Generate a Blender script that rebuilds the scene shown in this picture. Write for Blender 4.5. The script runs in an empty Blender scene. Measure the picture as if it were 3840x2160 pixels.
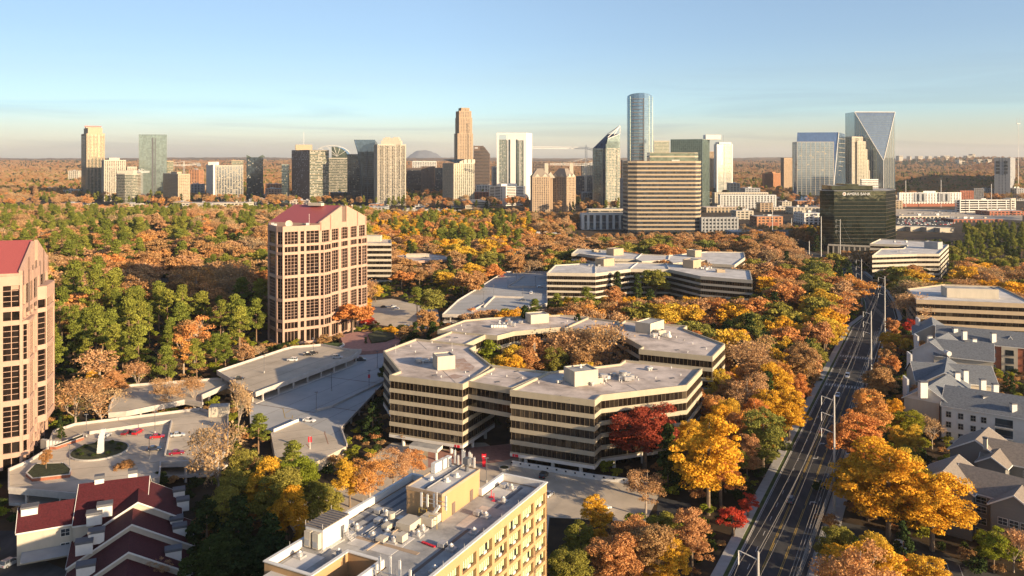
import bpy, math, random
import numpy as np
from mathutils import Vector
random.seed(7); R=random.random
S=bpy.context.scene; COL=S.collection
# ---------------------------------------------------------------- measuring helpers
F=3056.0; CX=1920.0; HY=593.0; H=100.0      # focal length / horizon of the level camera, eye height
def G(px,py,z=0.0):
    Y=F*(H-z)/(py-HY); return ((px-CX)/F*Y, Y)
def XA(px,Y): return (px-CX)/F*Y
def ZA(py,Y): return H-(py-HY)/F*Y
def k(ox,oy,s): return lambda x,y:(ox+s*x, oy+s*y)
kA=k(200,300,.50466); kB=k(1300,300,.50466); kC=k(2500,300,.52019); kL=k(0,650,.55205)
kBL=k(0,1400,.5244); kO=k(1300,850,.62099); kT=k(900,1600,.50466); kR=k(2500,1000,.8005)
k1=k(1420,1150,.25); k2=k(2100,1150,.25); k3=k(1900,1400,.32764); k5=k(960,740,.41548)
kP=k(800,1220,.4142); kJ=k(1640,900,.46584); kS=k(3340,1150,.34507); kU=k(3140,1560,.4142); kM=k(2850,700,.38432)
# ---------------------------------------------------------------- camera, world, sun
cam=bpy.data.cameras.new('camera'); co=bpy.data.objects.new('camera',cam); COL.objects.link(co)
co.location=(0,0,H); co.rotation_euler=(math.pi/2,0,0)
cam.sensor_width=36; cam.lens=F/3840*36; cam.shift_y=-(1080-HY)/3840; cam.clip_end=60000; cam.clip_start=1
S.camera=co
SUN_AZ=math.radians(126); SUN_EL=math.radians(14.5)
w=bpy.data.worlds.new('World'); S.world=w; w.use_nodes=True; nt=w.node_tree; nt.nodes.clear()
sk=nt.nodes.new('ShaderNodeTexSky'); sk.sky_type='NISHITA'; sk.sun_disc=False; sk.sun_elevation=SUN_EL; sk.sun_rotation=SUN_AZ
sk.air_density=1.0; sk.dust_density=1.2; sk.ozone_density=1.5; sk.altitude=200
bg=nt.nodes.new('ShaderNodeBackground'); out=nt.nodes.new('ShaderNodeOutputWorld'); bg.inputs[1].default_value=0.15
# thin high smoke streaks low in the sky, tinting the physical sky
tc=nt.nodes.new('ShaderNodeTexCoord'); mp=nt.nodes.new('ShaderNodeMapping'); mp.inputs['Scale'].default_value=(2.0,2.0,34)
nz=nt.nodes.new('ShaderNodeTexNoise'); nz.inputs['Scale'].default_value=1.3; nz.inputs['Detail'].default_value=3; nz.inputs['Distortion'].default_value=.6
rp=nt.nodes.new('ShaderNodeValToRGB'); rp.color_ramp.elements[0].position=.48; rp.color_ramp.elements[0].color=(1,1,1,1)
rp.color_ramp.elements[1].position=.62; rp.color_ramp.elements[1].color=(.83,.84,.88,1)
sx=nt.nodes.new('ShaderNodeSeparateXYZ'); mk=nt.nodes.new('ShaderNodeMapRange'); mk.inputs[1].default_value=.02; mk.inputs[2].default_value=.13; mk.inputs[3].default_value=1; mk.inputs[4].default_value=0
m1=nt.nodes.new('ShaderNodeMixRGB'); m1.blend_type='MULTIPLY'
gr=nt.nodes.new('ShaderNodeMapRange'); gr.inputs[1].default_value=0; gr.inputs[2].default_value=1
gt=nt.nodes.new('ShaderNodeValToRGB')
e=gt.color_ramp.elements; e[0].position=.008; e[0].color=(.50,.475,.56,1); e[1].position=1; e[1].color=(.29,.30,.34,1)
for p_,c_ in ((.032,(.39,.415,.505)),(.055,(.325,.40,.518)),(.095,(.312,.346,.418)),(.143,(.313,.337,.397)),(.188,(.334,.346,.39)),(.28,(.31,.32,.36)),(.5,(.29,.30,.34))): gt.color_ramp.elements.new(p_).color=(*c_,1)
gain=nt.nodes.new('ShaderNodeVectorMath'); gain.operation='SCALE'; gain.inputs['Scale'].default_value=3.5
m2=nt.nodes.new('ShaderNodeMixRGB'); m2.blend_type='MULTIPLY'; m2.inputs[0].default_value=1
L=nt.links.new
L(tc.outputs['Generated'],mp.inputs[0]); L(mp.outputs[0],nz.inputs[0]); L(nz.outputs[0],rp.inputs[0])
L(tc.outputs['Generated'],sx.inputs[0]); L(sx.outputs[2],mk.inputs[0]); L(mk.outputs[0],m1.inputs[0])
L(sk.outputs[0],m1.inputs[1]); L(rp.outputs[0],m1.inputs[2]); L(sx.outputs[2],gr.inputs[0]); L(gr.outputs[0],gt.inputs[0])
L(m1.outputs[0],m2.inputs[1]); L(gt.outputs[0],m2.inputs[2]); L(m2.outputs[0],gain.inputs[0]); mxl=nt.nodes.new('ShaderNodeMapRange'); mxl.inputs[1].default_value=-.6; mxl.inputs[2].default_value=-.1; mxl.inputs[3].default_value=.80; mxl.inputs[4].default_value=1
g2=nt.nodes.new('ShaderNodeVectorMath'); g2.operation='SCALE'; L(sx.outputs[0],mxl.inputs[0]); L(mxl.outputs[0],g2.inputs['Scale']); L(gain.outputs[0],g2.inputs[0]); L(g2.outputs[0],bg.inputs[0]); L(bg.outputs[0],out.inputs[0])
sl=bpy.data.lights.new('sun','SUN'); sl.energy=9.6; sl.angle=math.radians(.5); sl.color=(1,.77,.49)
so=bpy.data.objects.new('sun',sl); COL.objects.link(so)
sd=Vector((math.sin(SUN_AZ)*math.cos(SUN_EL),math.cos(SUN_AZ)*math.cos(SUN_EL),math.sin(SUN_EL)))
so.rotation_euler=(-sd).to_track_quat('-Z','Y').to_euler(); so.location=(300,-200,400)
S.view_settings.view_transform='Standard'; S.view_settings.look='None'; S.view_settings.exposure=0; S.view_settings.gamma=1
try:
    S.cycles.max_bounces=5; S.cycles.diffuse_bounces=2; S.cycles.glossy_bounces=3; S.cycles.transmission_bounces=2; S.cycles.volume_bounces=0
    S.cycles.sample_clamp_indirect=6
except Exception: pass
# ---------------------------------------------------------------- materials
def newmat(name):
    m=bpy.data.materials.new(name); m.use_nodes=True; n=m.node_tree; b=n.nodes['Principled BSDF']; return m,n,b
def mat(name,col,rough=.8,var=.18,scale=.3,metal=0,spec=.3,bump=0,col2=None,stretch=None,streak=0):
    m,n,b=newmat(name)
    b.inputs['Roughness'].default_value=rough; b.inputs['Metallic'].default_value=metal; b.inputs['Specular IOR Level'].default_value=spec
    if var or col2:
        t=n.nodes.new('ShaderNodeTexCoord'); z=n.nodes.new('ShaderNodeTexNoise'); z.inputs['Scale'].default_value=scale; z.inputs['Detail'].default_value=6; z.inputs['Roughness'].default_value=.65
        src=t.outputs['Object']
        if stretch:
            mp=n.nodes.new('ShaderNodeMapping'); mp.inputs['Scale'].default_value=stretch; n.links.new(src,mp.inputs[0]); src=mp.outputs[0]
        n.links.new(src,z.inputs[0])
        r=n.nodes.new('ShaderNodeValToRGB'); r.color_ramp.elements[0].position=.32; r.color_ramp.elements[1].position=.68
        c2=col2 or tuple(min(1,c*(1+var)) for c in col)
        c1=tuple(c*(1-var) for c in col)
        r.color_ramp.elements[0].color=(*c1,1); r.color_ramp.elements[1].color=(*c2,1)
        n.links.new(z.outputs[0],r.inputs[0]); n.links.new(r.outputs[0],b.inputs['Base Color'])
        if bump:
            bp=n.nodes.new('ShaderNodeBump'); bp.inputs['Strength'].default_value=bump; bp.inputs['Distance'].default_value=.3
            n.links.new(z.outputs[0],bp.inputs['Height']); n.links.new(bp.outputs[0],b.inputs['Normal'])
    else: b.inputs['Base Color'].default_value=(*col,1)
    return m
def glassmat(name,col,metal=.0,rough=.06,spec=.8,wob=.02,wscale=.15,var=.35,cell=None):
    m,n,b=newmat(name); b.inputs['Roughness'].default_value=rough; b.inputs['Metallic'].default_value=metal; b.inputs['Specular IOR Level'].default_value=spec
    t=n.nodes.new('ShaderNodeTexCoord'); v=n.nodes.new('ShaderNodeTexWhiteNoise'); v.noise_dimensions='3D'
    q=n.nodes.new('ShaderNodeVectorMath'); q.operation='SNAP'; c=cell or (1.5,1.5,3.9); q.inputs[1].default_value=c
    mx=n.nodes.new('ShaderNodeMixRGB'); mx.inputs[1].default_value=(*[x*(1-var) for x in col],1); mx.inputs[2].default_value=(*[min(1,x*(1+var)) for x in col],1)
    n.links.new(t.outputs['Object'],q.inputs[0]); n.links.new(q.outputs[0],v.inputs[0]); n.links.new(v.outputs[0],mx.inputs[0]); n.links.new(mx.outputs[0],b.inputs['Base Color'])
    z=n.nodes.new('ShaderNodeTexNoise'); z.inputs['Scale'].default_value=wscale; z.inputs['Detail'].default_value=2; bp=n.nodes.new('ShaderNodeBump'); bp.inputs['Strength'].default_value=1; bp.inputs['Distance'].default_value=wob
    n.links.new(t.outputs['Object'],z.inputs[0]); n.links.new(z.outputs[0],bp.inputs['Height']); n.links.new(bp.outputs[0],b.inputs['Normal'])
    return m
M={}
M['cream']=mat('cream concrete',(.43,.37,.27),.85,.08,.35,stretch=(1,1,.3))
M['creamL']=mat('pale concrete',(.50,.44,.35),.85,.08,.4,stretch=(1,1,.3))
M['white']=mat('white paint',(.68,.65,.60),.7,.07,.5)
M['roofT']=mat('weathered roof membrane',(.46,.37,.31),.95,.34,.10,col2=(.76,.64,.55),bump=.1)
M['roofW']=mat('white roof membrane',(.52,.49,.46),.9,.2,.12,col2=(.72,.68,.63))
M['roofG']=mat('grey roof gravel',(.30,.29,.28),.95,.25,.2,col2=(.48,.46,.43))
M['stain']=mat('rust stain on roof',(.50,.29,.19),.95,.3,.5,col2=(.50,.41,.36))
M['glassB']=glassmat('bronze window glass',(.014,.010,.008),0,.07,.35,var=.5)
M['glassK']=glassmat('black mirror glass',(.055,.075,.065),.85,.05,.6,wob=.10,wscale=.1,var=.25,cell=(1.6,1.6,3.9))
M['paneW']=mat('window with lowered shade',(.075,.058,.038),.25,0,spec=.5)
M['paneD']=mat('window reflecting dusk',(.028,.021,.015),.12,0,spec=.5)  # brown pane tone scattered at random along the window bands
M['mull']=mat('bronze mullion',(.17,.125,.08),.5,.05)
M['pink']=mat('pink granite',(.45,.29,.215),.7,.07,.5)
M['pinkM']=mat('pink window mullion',(.36,.20,.15),.5,.05)
M['redmetal']=mat('red standing seam metal',(.36,.085,.075),.45,.1,1.0,spec=.5,stretch=(2.5,2.5,.2))
M['redsh']=mat('shade-darkened red shingles',(.075,.011,.014),.8,.35,2.5,bump=.2)  # base colour darkened to carry the shade lying on these roofs
M['slate']=mat('grey slate shingles',(.15,.16,.175),.8,.32,1.3,bump=.2,stretch=(1,1,4))
M['shing']=mat('brown grey shingles',(.24,.20,.165),.85,.18,1.6,bump=.2)
M['siding']=mat('grey siding',(.20,.19,.175),.75,.08,1.0,stretch=(.3,.3,6))
M['brick']=mat('red brick',(.33,.12,.07),.9,.2,1.2)
M['asph']=mat('asphalt',(.042,.042,.045),.85,.35,.15,col2=(.085,.082,.078),stretch=(1,.25,1))
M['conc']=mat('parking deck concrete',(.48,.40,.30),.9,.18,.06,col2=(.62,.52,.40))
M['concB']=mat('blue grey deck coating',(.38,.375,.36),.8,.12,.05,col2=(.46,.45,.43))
M['deckw']=mat('deck parapet concrete',(.50,.45,.40),.9,.14,.4)
M['walk']=mat('sidewalk concrete',(.42,.40,.37),.9,.12,.5)
M['paver']=mat('pink brick pavers',(.38,.20,.16),.9,.2,.6)
M['grass']=mat('lawn grass',(.05,.085,.02),.95,.4,.3,col2=(.10,.13,.04),bump=.3)
M['litter']=mat('leaf litter',(.030,.024,.014),.98,.5,.06,col2=(.085,.052,.026),bump=.4)
M['yel']=mat('yellow road paint',(.42,.28,.06),.7,.15,1)
M['wline']=mat('white road paint',(.50,.49,.46),.7,.15,1)
M['tan']=mat('tan stucco',(.46,.285,.14),.85,.07,.35,stretch=(1,1,.25))
M['tanD']=mat('brown window recess',(.30,.15,.07),.85,.1)
M['greenp']=mat('pale green blind',(.50,.60,.34),.5,.12,2)
M['dark']=mat('dark opening',(.012,.012,.013),.9,0)
M['metal']=mat('galvanised metal',(.52,.50,.48),.45,.15,2,metal=.5,spec=.5)
M['steel']=mat('galvanised pole steel',(.50,.48,.45),.5,.08,2,metal=.2)
M['wire']=mat('aluminium cable',(.34,.30,.25),.5,0,metal=.3)
M['bark']=mat('grey brown bark',(.20,.145,.10),.95,.25,2,bump=.3)
M['barkP']=mat('pale bark',(.40,.32,.25),.95,.2,2)
M['barkN']=mat('pine bark',(.24,.15,.09),.95,.25,2)
M['redsign']=mat('red sign panel',(.65,.02,.04),.4,0)
M['signw']=mat('white sign letters',(.6,.6,.6),.5,0)
M['soil']=mat('dark planting bed',(.045,.05,.022),.98,.5,1.0,bump=.5)
M['blueg']=glassmat('blue curtain glass',(.17,.24,.32),.75,.08,.6,wob=.01,var=.12,cell=(3,3,4))
M['greeng']=glassmat('green curtain glass',(.20,.25,.205),.6,.08,.6,wob=.02,var=.25,cell=(3,3,3.5))
M['silverg']=glassmat('silver curtain glass',(.30,.36,.39),.75,.08,.6,wob=.01,var=.1,cell=(3,3,4))
M['darkg']=glassmat('dark blue curtain glass',(.05,.075,.10),.5,.08,.6,wob=.05,var=.5,cell=(3,3,4))
M['win']=glassmat('dark window glass',(.035,.042,.05),.0,.1,.7,wob=.01,var=.6,cell=(3,3,3.3))
M['tealg']=glassmat('teal curtain glass',(.34,.41,.38),.6,.1,.6,wob=.02,var=.2,cell=(3,3,3.3))
M['brown']=mat('brown stone cladding',(.17,.12,.095),.7,.1,.2)
M['beige']=mat('beige precast',(.42,.325,.22),.85,.08,.3)
M['tanst']=mat('tan precast',(.40,.29,.195),.85,.1,.3)
M['grey']=mat('grey cladding',(.33,.33,.33),.8,.1,.3)
M['greyd']=mat('dark grey cladding',(.12,.12,.13),.7,.1,.3)
M['blind']=mat('window blind',(.34,.31,.25),.7,.15,3)
M['brickO']=mat('orange brick',(.42,.20,.10),.9,.1,.3)
M['rust']=mat('rusty duct',(.34,.16,.09),.8,.3,1.5)
# ---------------------------------------------------------------- mesh building
def off(poly,d):
    n=len(poly); r=[]
    for i in range(n):
        p0=Vector(poly[i-1]); p1=Vector(poly[i]); p2=Vector(poly[(i+1)%n])
        a=(p1-p0).normalized(); b=(p2-p1).normalized()
        na=Vector((a.y,-a.x)); nb=Vector((b.y,-b.x)); s=na+nb; q=max(.25,1+na.dot(nb))
        r.append(tuple(p1+s*(d/q)))
    return r
def area(p): return sum(p[i-1][0]*p[i][1]-p[i][0]*p[i-1][1] for i in range(len(p)))/2
def ccw(p): p=[tuple(q) for q in p]; return p if area(p)>0 else p[::-1]
class MB:
    def __init__(s): s.v=[]; s.f=[]; s.m=[]; s.mats=[]
    def mi(s,m):
        if isinstance(m,str): m=M[m]
        if m not in s.mats: s.mats.append(m)
        return s.mats.index(m)
    def face(s,pts,m):
        b=len(s.v); s.v+= [tuple(p) for p in pts]; s.f.append(list(range(b,b+len(pts)))); s.m.append(s.mi(m)); return s
    def prism(s,poly,z0,z1,m,top=None,bottom=True):
        poly=ccw(poly); n=len(poly); b=len(s.v); i0=s.mi(m); i1=s.mi(top) if top else i0
        s.v+=[(x,y,z0) for x,y in poly]+[(x,y,z1) for x,y in poly]
        for i in range(n): j=(i+1)%n; s.f.append([b+i,b+j,b+n+j,b+n+i]); s.m.append(i0)
        s.f.append([b+n+i for i in range(n)]); s.m.append(i1)
        if bottom: s.f.append([b+i for i in range(n)][::-1]); s.m.append(i0)
        return s
    def ring(s,poly,o0,o1,z0,z1,m):
        poly=ccw(poly); a=off(poly,o0); c=off(poly,o1); n=len(poly); b=len(s.v); i0=s.mi(m)
        s.v+=[(x,y,z0) for x,y in a]+[(x,y,z1) for x,y in a]+[(x,y,z1) for x,y in c]+[(x,y,z0) for x,y in c]
        for i in range(n):
            j=(i+1)%n
            for q in range(3): s.f.append([b+q*n+i,b+q*n+j,b+(q+1)*n+j,b+(q+1)*n+i]); s.m.append(i0)
        return s
    def obox(s,c,d,l,wd,z0,z1,m,top=None):
        """box centred at c (xy), long axis d, length l, width wd"""
        d=Vector(d).normalized(); e=Vector((-d.y,d.x)); c=Vector(c)
        P=[c-d*l/2-e*wd/2,c+d*l/2-e*wd/2,c+d*l/2+e*wd/2,c-d*l/2+e*wd/2]
        return s.prism([tuple(p) for p in P],z0,z1,m,top)
    def wall(s,p0,p1,f0,f1,z0,z1,o0,o1,m):
        """box along edge p0->p1 between fractions/metres f0..f1, offset o0..o1 outward (right of p0->p1)"""
        p0=Vector(p0); d=(Vector(p1)-p0).normalized(); nrm=Vector((d.y,-d.x))
        P=[p0+d*f0+nrm*o0,p0+d*f1+nrm*o0,p0+d*f1+nrm*o1,p0+d*f0+nrm*o1]
        return s.prism([tuple(p) for p in P],z0,z1,m)
    def tube(s,a,b,r0,r1,m,n=6):
        a=Vector(a); b=Vector(b); d=(b-a)
        if d.length<1e-6: return s
        d.normalize(); u=d.orthogonal().normalized(); v=d.cross(u); bi=len(s.v); i0=s.mi(m)
        for p,r in ((a,r0),(b,r1)):
            for i in range(n):
                t=2*math.pi*i/n; s.v.append(tuple(p+u*(r*math.cos(t))+v*(r*math.sin(t))))
        for i in range(n): j=(i+1)%n; s.f.append([bi+i,bi+j,bi+n+j,bi+n+i]); s.m.append(i0)
        s.f.append([bi+n+i for i in range(n)]); s.m.append(i0); s.f.append([bi+i for i in range(n)][::-1]); s.m.append(i0)
        return s
    def cyl(s,c,r,z0,z1,m,n=12,r1=None): return s.tube((c[0],c[1],z0),(c[0],c[1],z1),r,r if r1 is None else r1,m,n)
    def build(s,name,parent=None,label=None,smooth=False):
        if not s.v: return None
        org=Vector((0,0,0))
        if parent is None:
            a=np.array(s.v); org=Vector(((a[:,0].min()+a[:,0].max())/2,(a[:,1].min()+a[:,1].max())/2,a[:,2].min()))
        me=bpy.data.meshes.new(name); me.from_pydata([(x-org.x,y-org.y,z-org.z) for x,y,z in s.v] if parent is None else s.v,[],s.f)
        for m in s.mats: me.materials.append(m)
        me.polygons.foreach_set('material_index',s.m)
        if smooth: me.polygons.foreach_set('use_smooth',[True]*len(s.f))
        o=bpy.data.objects.new(name,me); COL.objects.link(o)
        if parent is None: o.location=org
        else:
            o.parent=parent
            rt=parent
            while rt.parent: rt=rt.parent
            if parent==rt: o.location=-rt.location
        if label: o['label']=label
        return o
def tag(o,label=None,cat=None,group=None,kind=None):
    if label: o['label']=label
    if cat: o['category']=cat
    if group: o['group']=group
    if kind: o['kind']=kind
    return o
def thing(name,label,cat,loc=(0,0,0),group=None):
    o=bpy.data.objects.new(name,None); COL.objects.link(o); o.location=loc; o.empty_display_size=1
    return tag(o,label,cat,group)
def struct(o): o['kind']='structure'; return o
NOGO=[]        # footprints that keep trees out
def keep(poly,d=3): NOGO.append(off(ccw(poly),d)); return poly
def cen(poly): return (sum(p[0] for p in poly)/len(poly), sum(p[1] for p in poly)/len(poly),0)
# ---------------------------------------------------------------- ground
g=MB(); g.face([(-14000,-400,0),(14000,-400,0),(14000,9000,0),(-14000,9000,0)],'litter'); struct(g.build('ground'))

# ---------------------------------------------------------------- ribbon-window office blocks
def mullions(mb,poly,z0,z1,sp=1.55,wd=.08,o=.12,m='mull',glass='glassB'):
    """one continuous window band: panes between mullions, folded into a single strip"""
    poly=ccw(poly); pts=[]; ms=[]
    for i in range(len(poly)):
        a=Vector(poly[i]); b=Vector(poly[(i+1)%len(poly)]); l=(b-a).length; d=(b-a).normalized(); nn=Vector((d.y,-d.x)); n=max(1,int(l/sp))
        for q in range(n):
            x0=l*q/n+(.06 if q==0 else 0); x1=x0+wd; x2=l*(q+1)/n-(.06 if q==n-1 else 0)
            for x,oo,mm in ((x0,o,m),(x1,o,m),(x1,.03,glass),(x2,.03,m)): p=a+d*x+nn*oo; pts.append(p); ms.append(mm)
    n=len(pts); bi=len(mb.v); rp_=random.Random(int(z0*97)+n)
    if glass=='glassB': ms=[('paneW' if rp_.random()<.03 else 'paneD' if rp_.random()<.3 else m_) if m_==glass else m_ for m_ in ms]
    for p in pts: mb.v+=[(p.x,p.y,z0),(p.x,p.y,z1)]
    for i in range(n):
        j=(i+1)%n; mb.f.append([bi+2*i,bi+2*j,bi+2*j+1,bi+2*i+1]); mb.m.append(mb.mi(ms[i]))
def ribbon(root,poly,zr,nrow,wall='cream',glass='glassB',fascia=2.0,wh=2.5,band=1.4,roof='roofT',base=True,msp=1.55,mull='mull',zb=0,pil=False):
    poly=ccw(poly)
    z=zr-fascia; f=MB(); f.prism(off(poly,.25),z,zr-.75,wall,roof); f.ring(poly,.3,-.25,z,zr,wall); f.build('roof_fascia',root)
    core=MB(); core.prism(poly,max(zb,z-nrow*(wh+band)),z,glass,bottom=False).build('glazing',root)
    for r in range(nrow):
        mm=MB(); mullions(mm,poly,z-wh,z,msp,m=mull,glass=glass); mm.build('window_band',root)
        bt=z-wh; bb=bt-band; b=MB(); b.prism(off(poly,.27),max(bb,zb),bt,wall); b.build('wall_band',root)
        z=bb
        if z<=zb: break
    return z
def penthouse(root,c,d,l,wd,z0,z1,m='creamL',name='penthouse'):
    p=MB(); p.obox(c,d,l,wd,z0,z1-.4,m,'roofG')
    dd=Vector(d).normalized(); e=Vector((-dd.y,dd.x)); C=Vector(c)
    P=[C-dd*l/2-e*wd/2,C+dd*l/2-e*wd/2,C+dd*l/2+e*wd/2,C-dd*l/2+e*wd/2]
    p.ring([tuple(q) for q in P],.06,-.25,z0+.2,z1,m); return p.build(name,root)
def clutter(root,c,z,n,rad,seed,small=False):
    rr=random.Random(seed)
    for i in range(n):
        a=rr.random()*6.28; r=rad*rr.random()**.5; p=(c[0]+r*math.cos(a),c[1]+r*math.sin(a)); t=rr.random(); b=MB()
        an=rr.choice([0,.5,1.2]); d=(math.cos(an),math.sin(an))
        if t<.35: b.obox(p,d,1+rr.random()*1.4,.8+rr.random(),z+.3,z+1.1+rr.random()*.8,'metal'); b.obox(p,d,.7,.5,z,z+.3,'greyd'); nm='air_handler'
        elif t<.55: b.cyl(p,.45,z,z+.9,'metal'); b.cyl(p,.7,z+.9,z+1.15,'white'); nm='exhaust_fan'
        elif t<.75: b.tube((p[0],p[1],z+.35),(p[0]+d[0]*4,p[1]+d[1]*4,z+.35),.16,.16,'rust' if rr.random()<.3 else 'metal'); b.cyl(p,.15,z,z+.35,'metal'); nm='pipe'
        else: b.cyl(p,.12,z,z+.7,'white',8); b.cyl(p,.22,z+.7,z+.8,'white',8); nm='vent'
        b.build(nm,root)
def P4(K,pts,z): return [G(*K(x,y),z) for x,y in pts]
def M4(pts,z): return [G(x,y,z) for x,y in pts]

Z=24.3
A=M4([(1440,1315),(1502,1391),(1464,1406),(1734,1439),(1757,1427),(1852,1378),(1760,1307),(1782,1296),(1743,1290),(1611,1276),(1560,1270)],Z)
B=M4([(1917,1462),(2228,1500),(2252,1480),(2573,1443),(2630,1381),(2345,1350),(2325,1364),(2060,1394)],Z)
AB=M4([(1757,1428),(1917,1454),(2056,1394),(1842,1368)],Z-.02)
C_=M4([(2670,1336),(2716,1289),(2561,1231),(2574,1221),(2345,1201),(2321,1216),(2306,1241),(2412,1299),(2399,1309)],Z)
D_=M4([(1644,1237),(1742,1200),(1840,1191),(2100,1180),(2206,1188),(2119,1229),(2100,1226),(1927,1242),(1864,1258)],Z)
AD=M4([(1611,1276),(1694,1242),(1819,1254),(1743,1290)],Z-.04)
CD=M4([(2119,1229),(2206,1190),(2321,1205),(2295,1240)],Z-.03)
oct_=thing('office_complex','ring shaped cream office building with dark ribbon windows around a wooded courtyard','office building',(cen(A)[0]+30,cen(A)[1]+25,0))
for P in (A,B,C_,D_): ribbon(oct_,P,Z,5); keep(P,2)
for P in (AD,CD): ribbon(oct_,P,Z-.03,5); keep(P,2)
ribbon(oct_,AB,Z-.02,2); keep(AB,2)
core=MB()
for P in (A,B,C_,D_,AD,CD): core.prism(off(ccw(P),-3.5),0,4,'glassB')
core.build('ground_floor',oct_)
# white lower fascia and round columns
cm=[]
for P in (A,B,C_,D_):
    P=ccw(P); b=MB(); b.prism(off(P,.3),2.7,3.7,'white'); b.build('soffit_band',oct_)
    for i in range(len(P)):
        a=Vector(P[i]); c=Vector(P[(i+1)%len(P)]); l=(c-a).length; n=int(l/8.5)
        for q in range(n):
            t=(q+.5)/n; p=a.lerp(c,t); d=(c-a).normalized(); nn=Vector((d.y,-d.x)); p=p-nn*1.0
            cc=MB(); cc.cyl(p,.6,0,2.7,'white',14); cc.build('column',oct_)
def boxpx(K,bl,br,z,back,h,mdl='creamL',root=oct_,name='penthouse'):
    """box whose front-bottom edge runs between two photo points at height z"""
    a=Vector(G(*K(*bl),z)); b=Vector(G(*K(*br),z)); d=(b-a); l=d.length; d.normalize(); nn=Vector((-d.y,d.x))
    c=(a+b)/2+nn*back/2; penthouse(root,tuple(c),tuple(d),l,back,z,z+h,mdl,name); return c
zr=Z-.75
c1=boxpx(k1,(885,957),(1145,932),zr,6.5,4.9); c2=boxpx(k2,(222,1203),(570,1160),zr,8,5.0)
c3=boxpx(k2,(1355,415),(1558,350),zr,7.5,4.6); c4=boxpx(k1,(2285,262),(2552,240),zr,6.5,4.2)
boxpx(k2,(575,1160),(648,1150),zr,2.5,1.9,name='equipment_box'); boxpx(k2,(1480,430),(1588,420),zr,3,2.0,name='equipment_box')
clutter(oct_,G(*k1(710,820),zr),zr,14,3.5,1); clutter(oct_,G(*k2(830,1080),zr),zr,22,6,2); clutter(oct_,G(*k2(1480,460),zr),zr,12,3.5,3)
clutter(oct_,G(*k1(1960,260),zr),zr,14,7,4); clutter(oct_,G(*k2(60,1120),zr),zr,8,3,5); clutter(oct_,G(*k2(1300,940),zr),zr,4,2,6); clutter(oct_,G(*k2(480,1150),zr),zr,5,3,61)
# cooling tower drum and chiller row
dr=MB(); p=G(*k2(945,1075),zr); dr.cyl(p,1.6,zr,zr+1.6,'metal',18); dr.cyl(p,1.2,zr+1.6,zr+2.5,'metal',18,1.5); dr.build('cooling_tower',oct_)
dr=MB(); p=G(*k2(1635,455),zr); dr.cyl(p,1.1,zr,zr+.8,'white',16); dr.cyl(p,.7,zr+.8,zr+2.4,'white',16,.5); dr.build('cooling_tower',oct_)
for i in range(6):
    ch=MB(); a=G(*k1(1700+i*38,310),zr); ch.obox(a,(.97,.2),1.2,3,zr+.2,zr+1.3,'white'); ch.cyl(a,.5,zr+1.3,zr+1.45,'greyd'); ch.build('chiller',oct_)
rr=random.Random(5)
for (kk,pts) in ((k1,[(480,600),(800,545),(1065,515),(1300,415),(1160,355),(1255,355),(870,1000),(935,1060),(1355,1050),(1300,995),(1690,1020),(1920,1050),(2160,1080),(1240,290),(895,635),(550,685),(1105,665),(2400,1150)]),
                 (k2,[(1670,925),(1810,1035),(1435,1080),(1175,1105),(1150,1070),(660,1165),(1745,465),(1860,510),(1990,560),(1915,690),(2195,640),(960,275),(255,210),(110,225),(690,1130),(1860,510)])):
    for q in pts:
        v=MB(); p=G(*kk(*q),zr); v.cyl(p,.16,zr,zr+.55,'white',8); v.cyl(p,.26,zr+.55,zr+.65,'white',8); v.build('vent',oct_)
st=MB(); 
for kk,pts in ((k1,[(1160,790),(1280,770),(1330,830),(1440,900),(1400,960),(1250,970),(1160,900)]),(k1,[(960,1060),(1140,1010),(1280,1040),(1150,1085)])):
    st.face([(*G(*kk(*q),zr),zr+.02) for q in pts],'stain')
st.build('roof_stain',oct_)
seam=MB()
for kk,a,b in ((k1,(560,500),(720,640)),(k1,(960,960),(1150,1140)),(k1,(1560,1030),(2250,1100)),(k1,(2060,1090),(2130,1050)),(k2,(1060,215),(1200,290)),(k2,(1480,470),(1840,560)),(k2,(1000,1170),(1150,1255)),(k2,(650,1110),(780,1200)),(k2,(1060,1040),(1280,1090)),(k2,(0,1330),(150,1400)),(k1,(290,665),(720,625))):
    p=G(*kk(*a),zr); q=G(*kk(*b),zr); d=Vector(q)-Vector(p); seam.obox(((p[0]+q[0])/2,(p[1]+q[1])/2),d,d.length,.14,zr,zr+.05,'greyd')
seam.build('roof_seam',oct_)
for kk,q in ((k1,(910,605)),(k1,(1050,457)),(k1,(1160,468)),(k1,(840,1030)),(k1,(1325,980)),(k1,(1780,1130)),(k1,(2070,970)),(k1,(1350,278)),(k2,(1425,943)),(k2,(1685,1073)),(k2,(1760,652)),(k2,(2150,612)),(k2,(1475,1118)),(k2,(40,245))):
    h=MB(); h.obox(G(*kk(*q),zr),(.9,.3),1.7,1.3,zr,zr+.12,'greyd'); h.build('roof_drain',oct_)
# mast, dome on the penthouse, lightning masts
for p in (G(*k1(255,690),zr),G(*k1(1100,660),zr)):
    a=MB(); a.cyl(p,.05,zr,zr+3.2,'white',6); a.build('mast',oct_)
dm=MB(); p=(c2[0],c2[1]+1); dm.cyl(p,.55,Z+4.0,Z+4.5,'white',12,.3); dm.cyl(p,.4,Z+4.7,Z+5.2,'white',12,.2); dm.build('antenna_dome',oct_)
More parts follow.
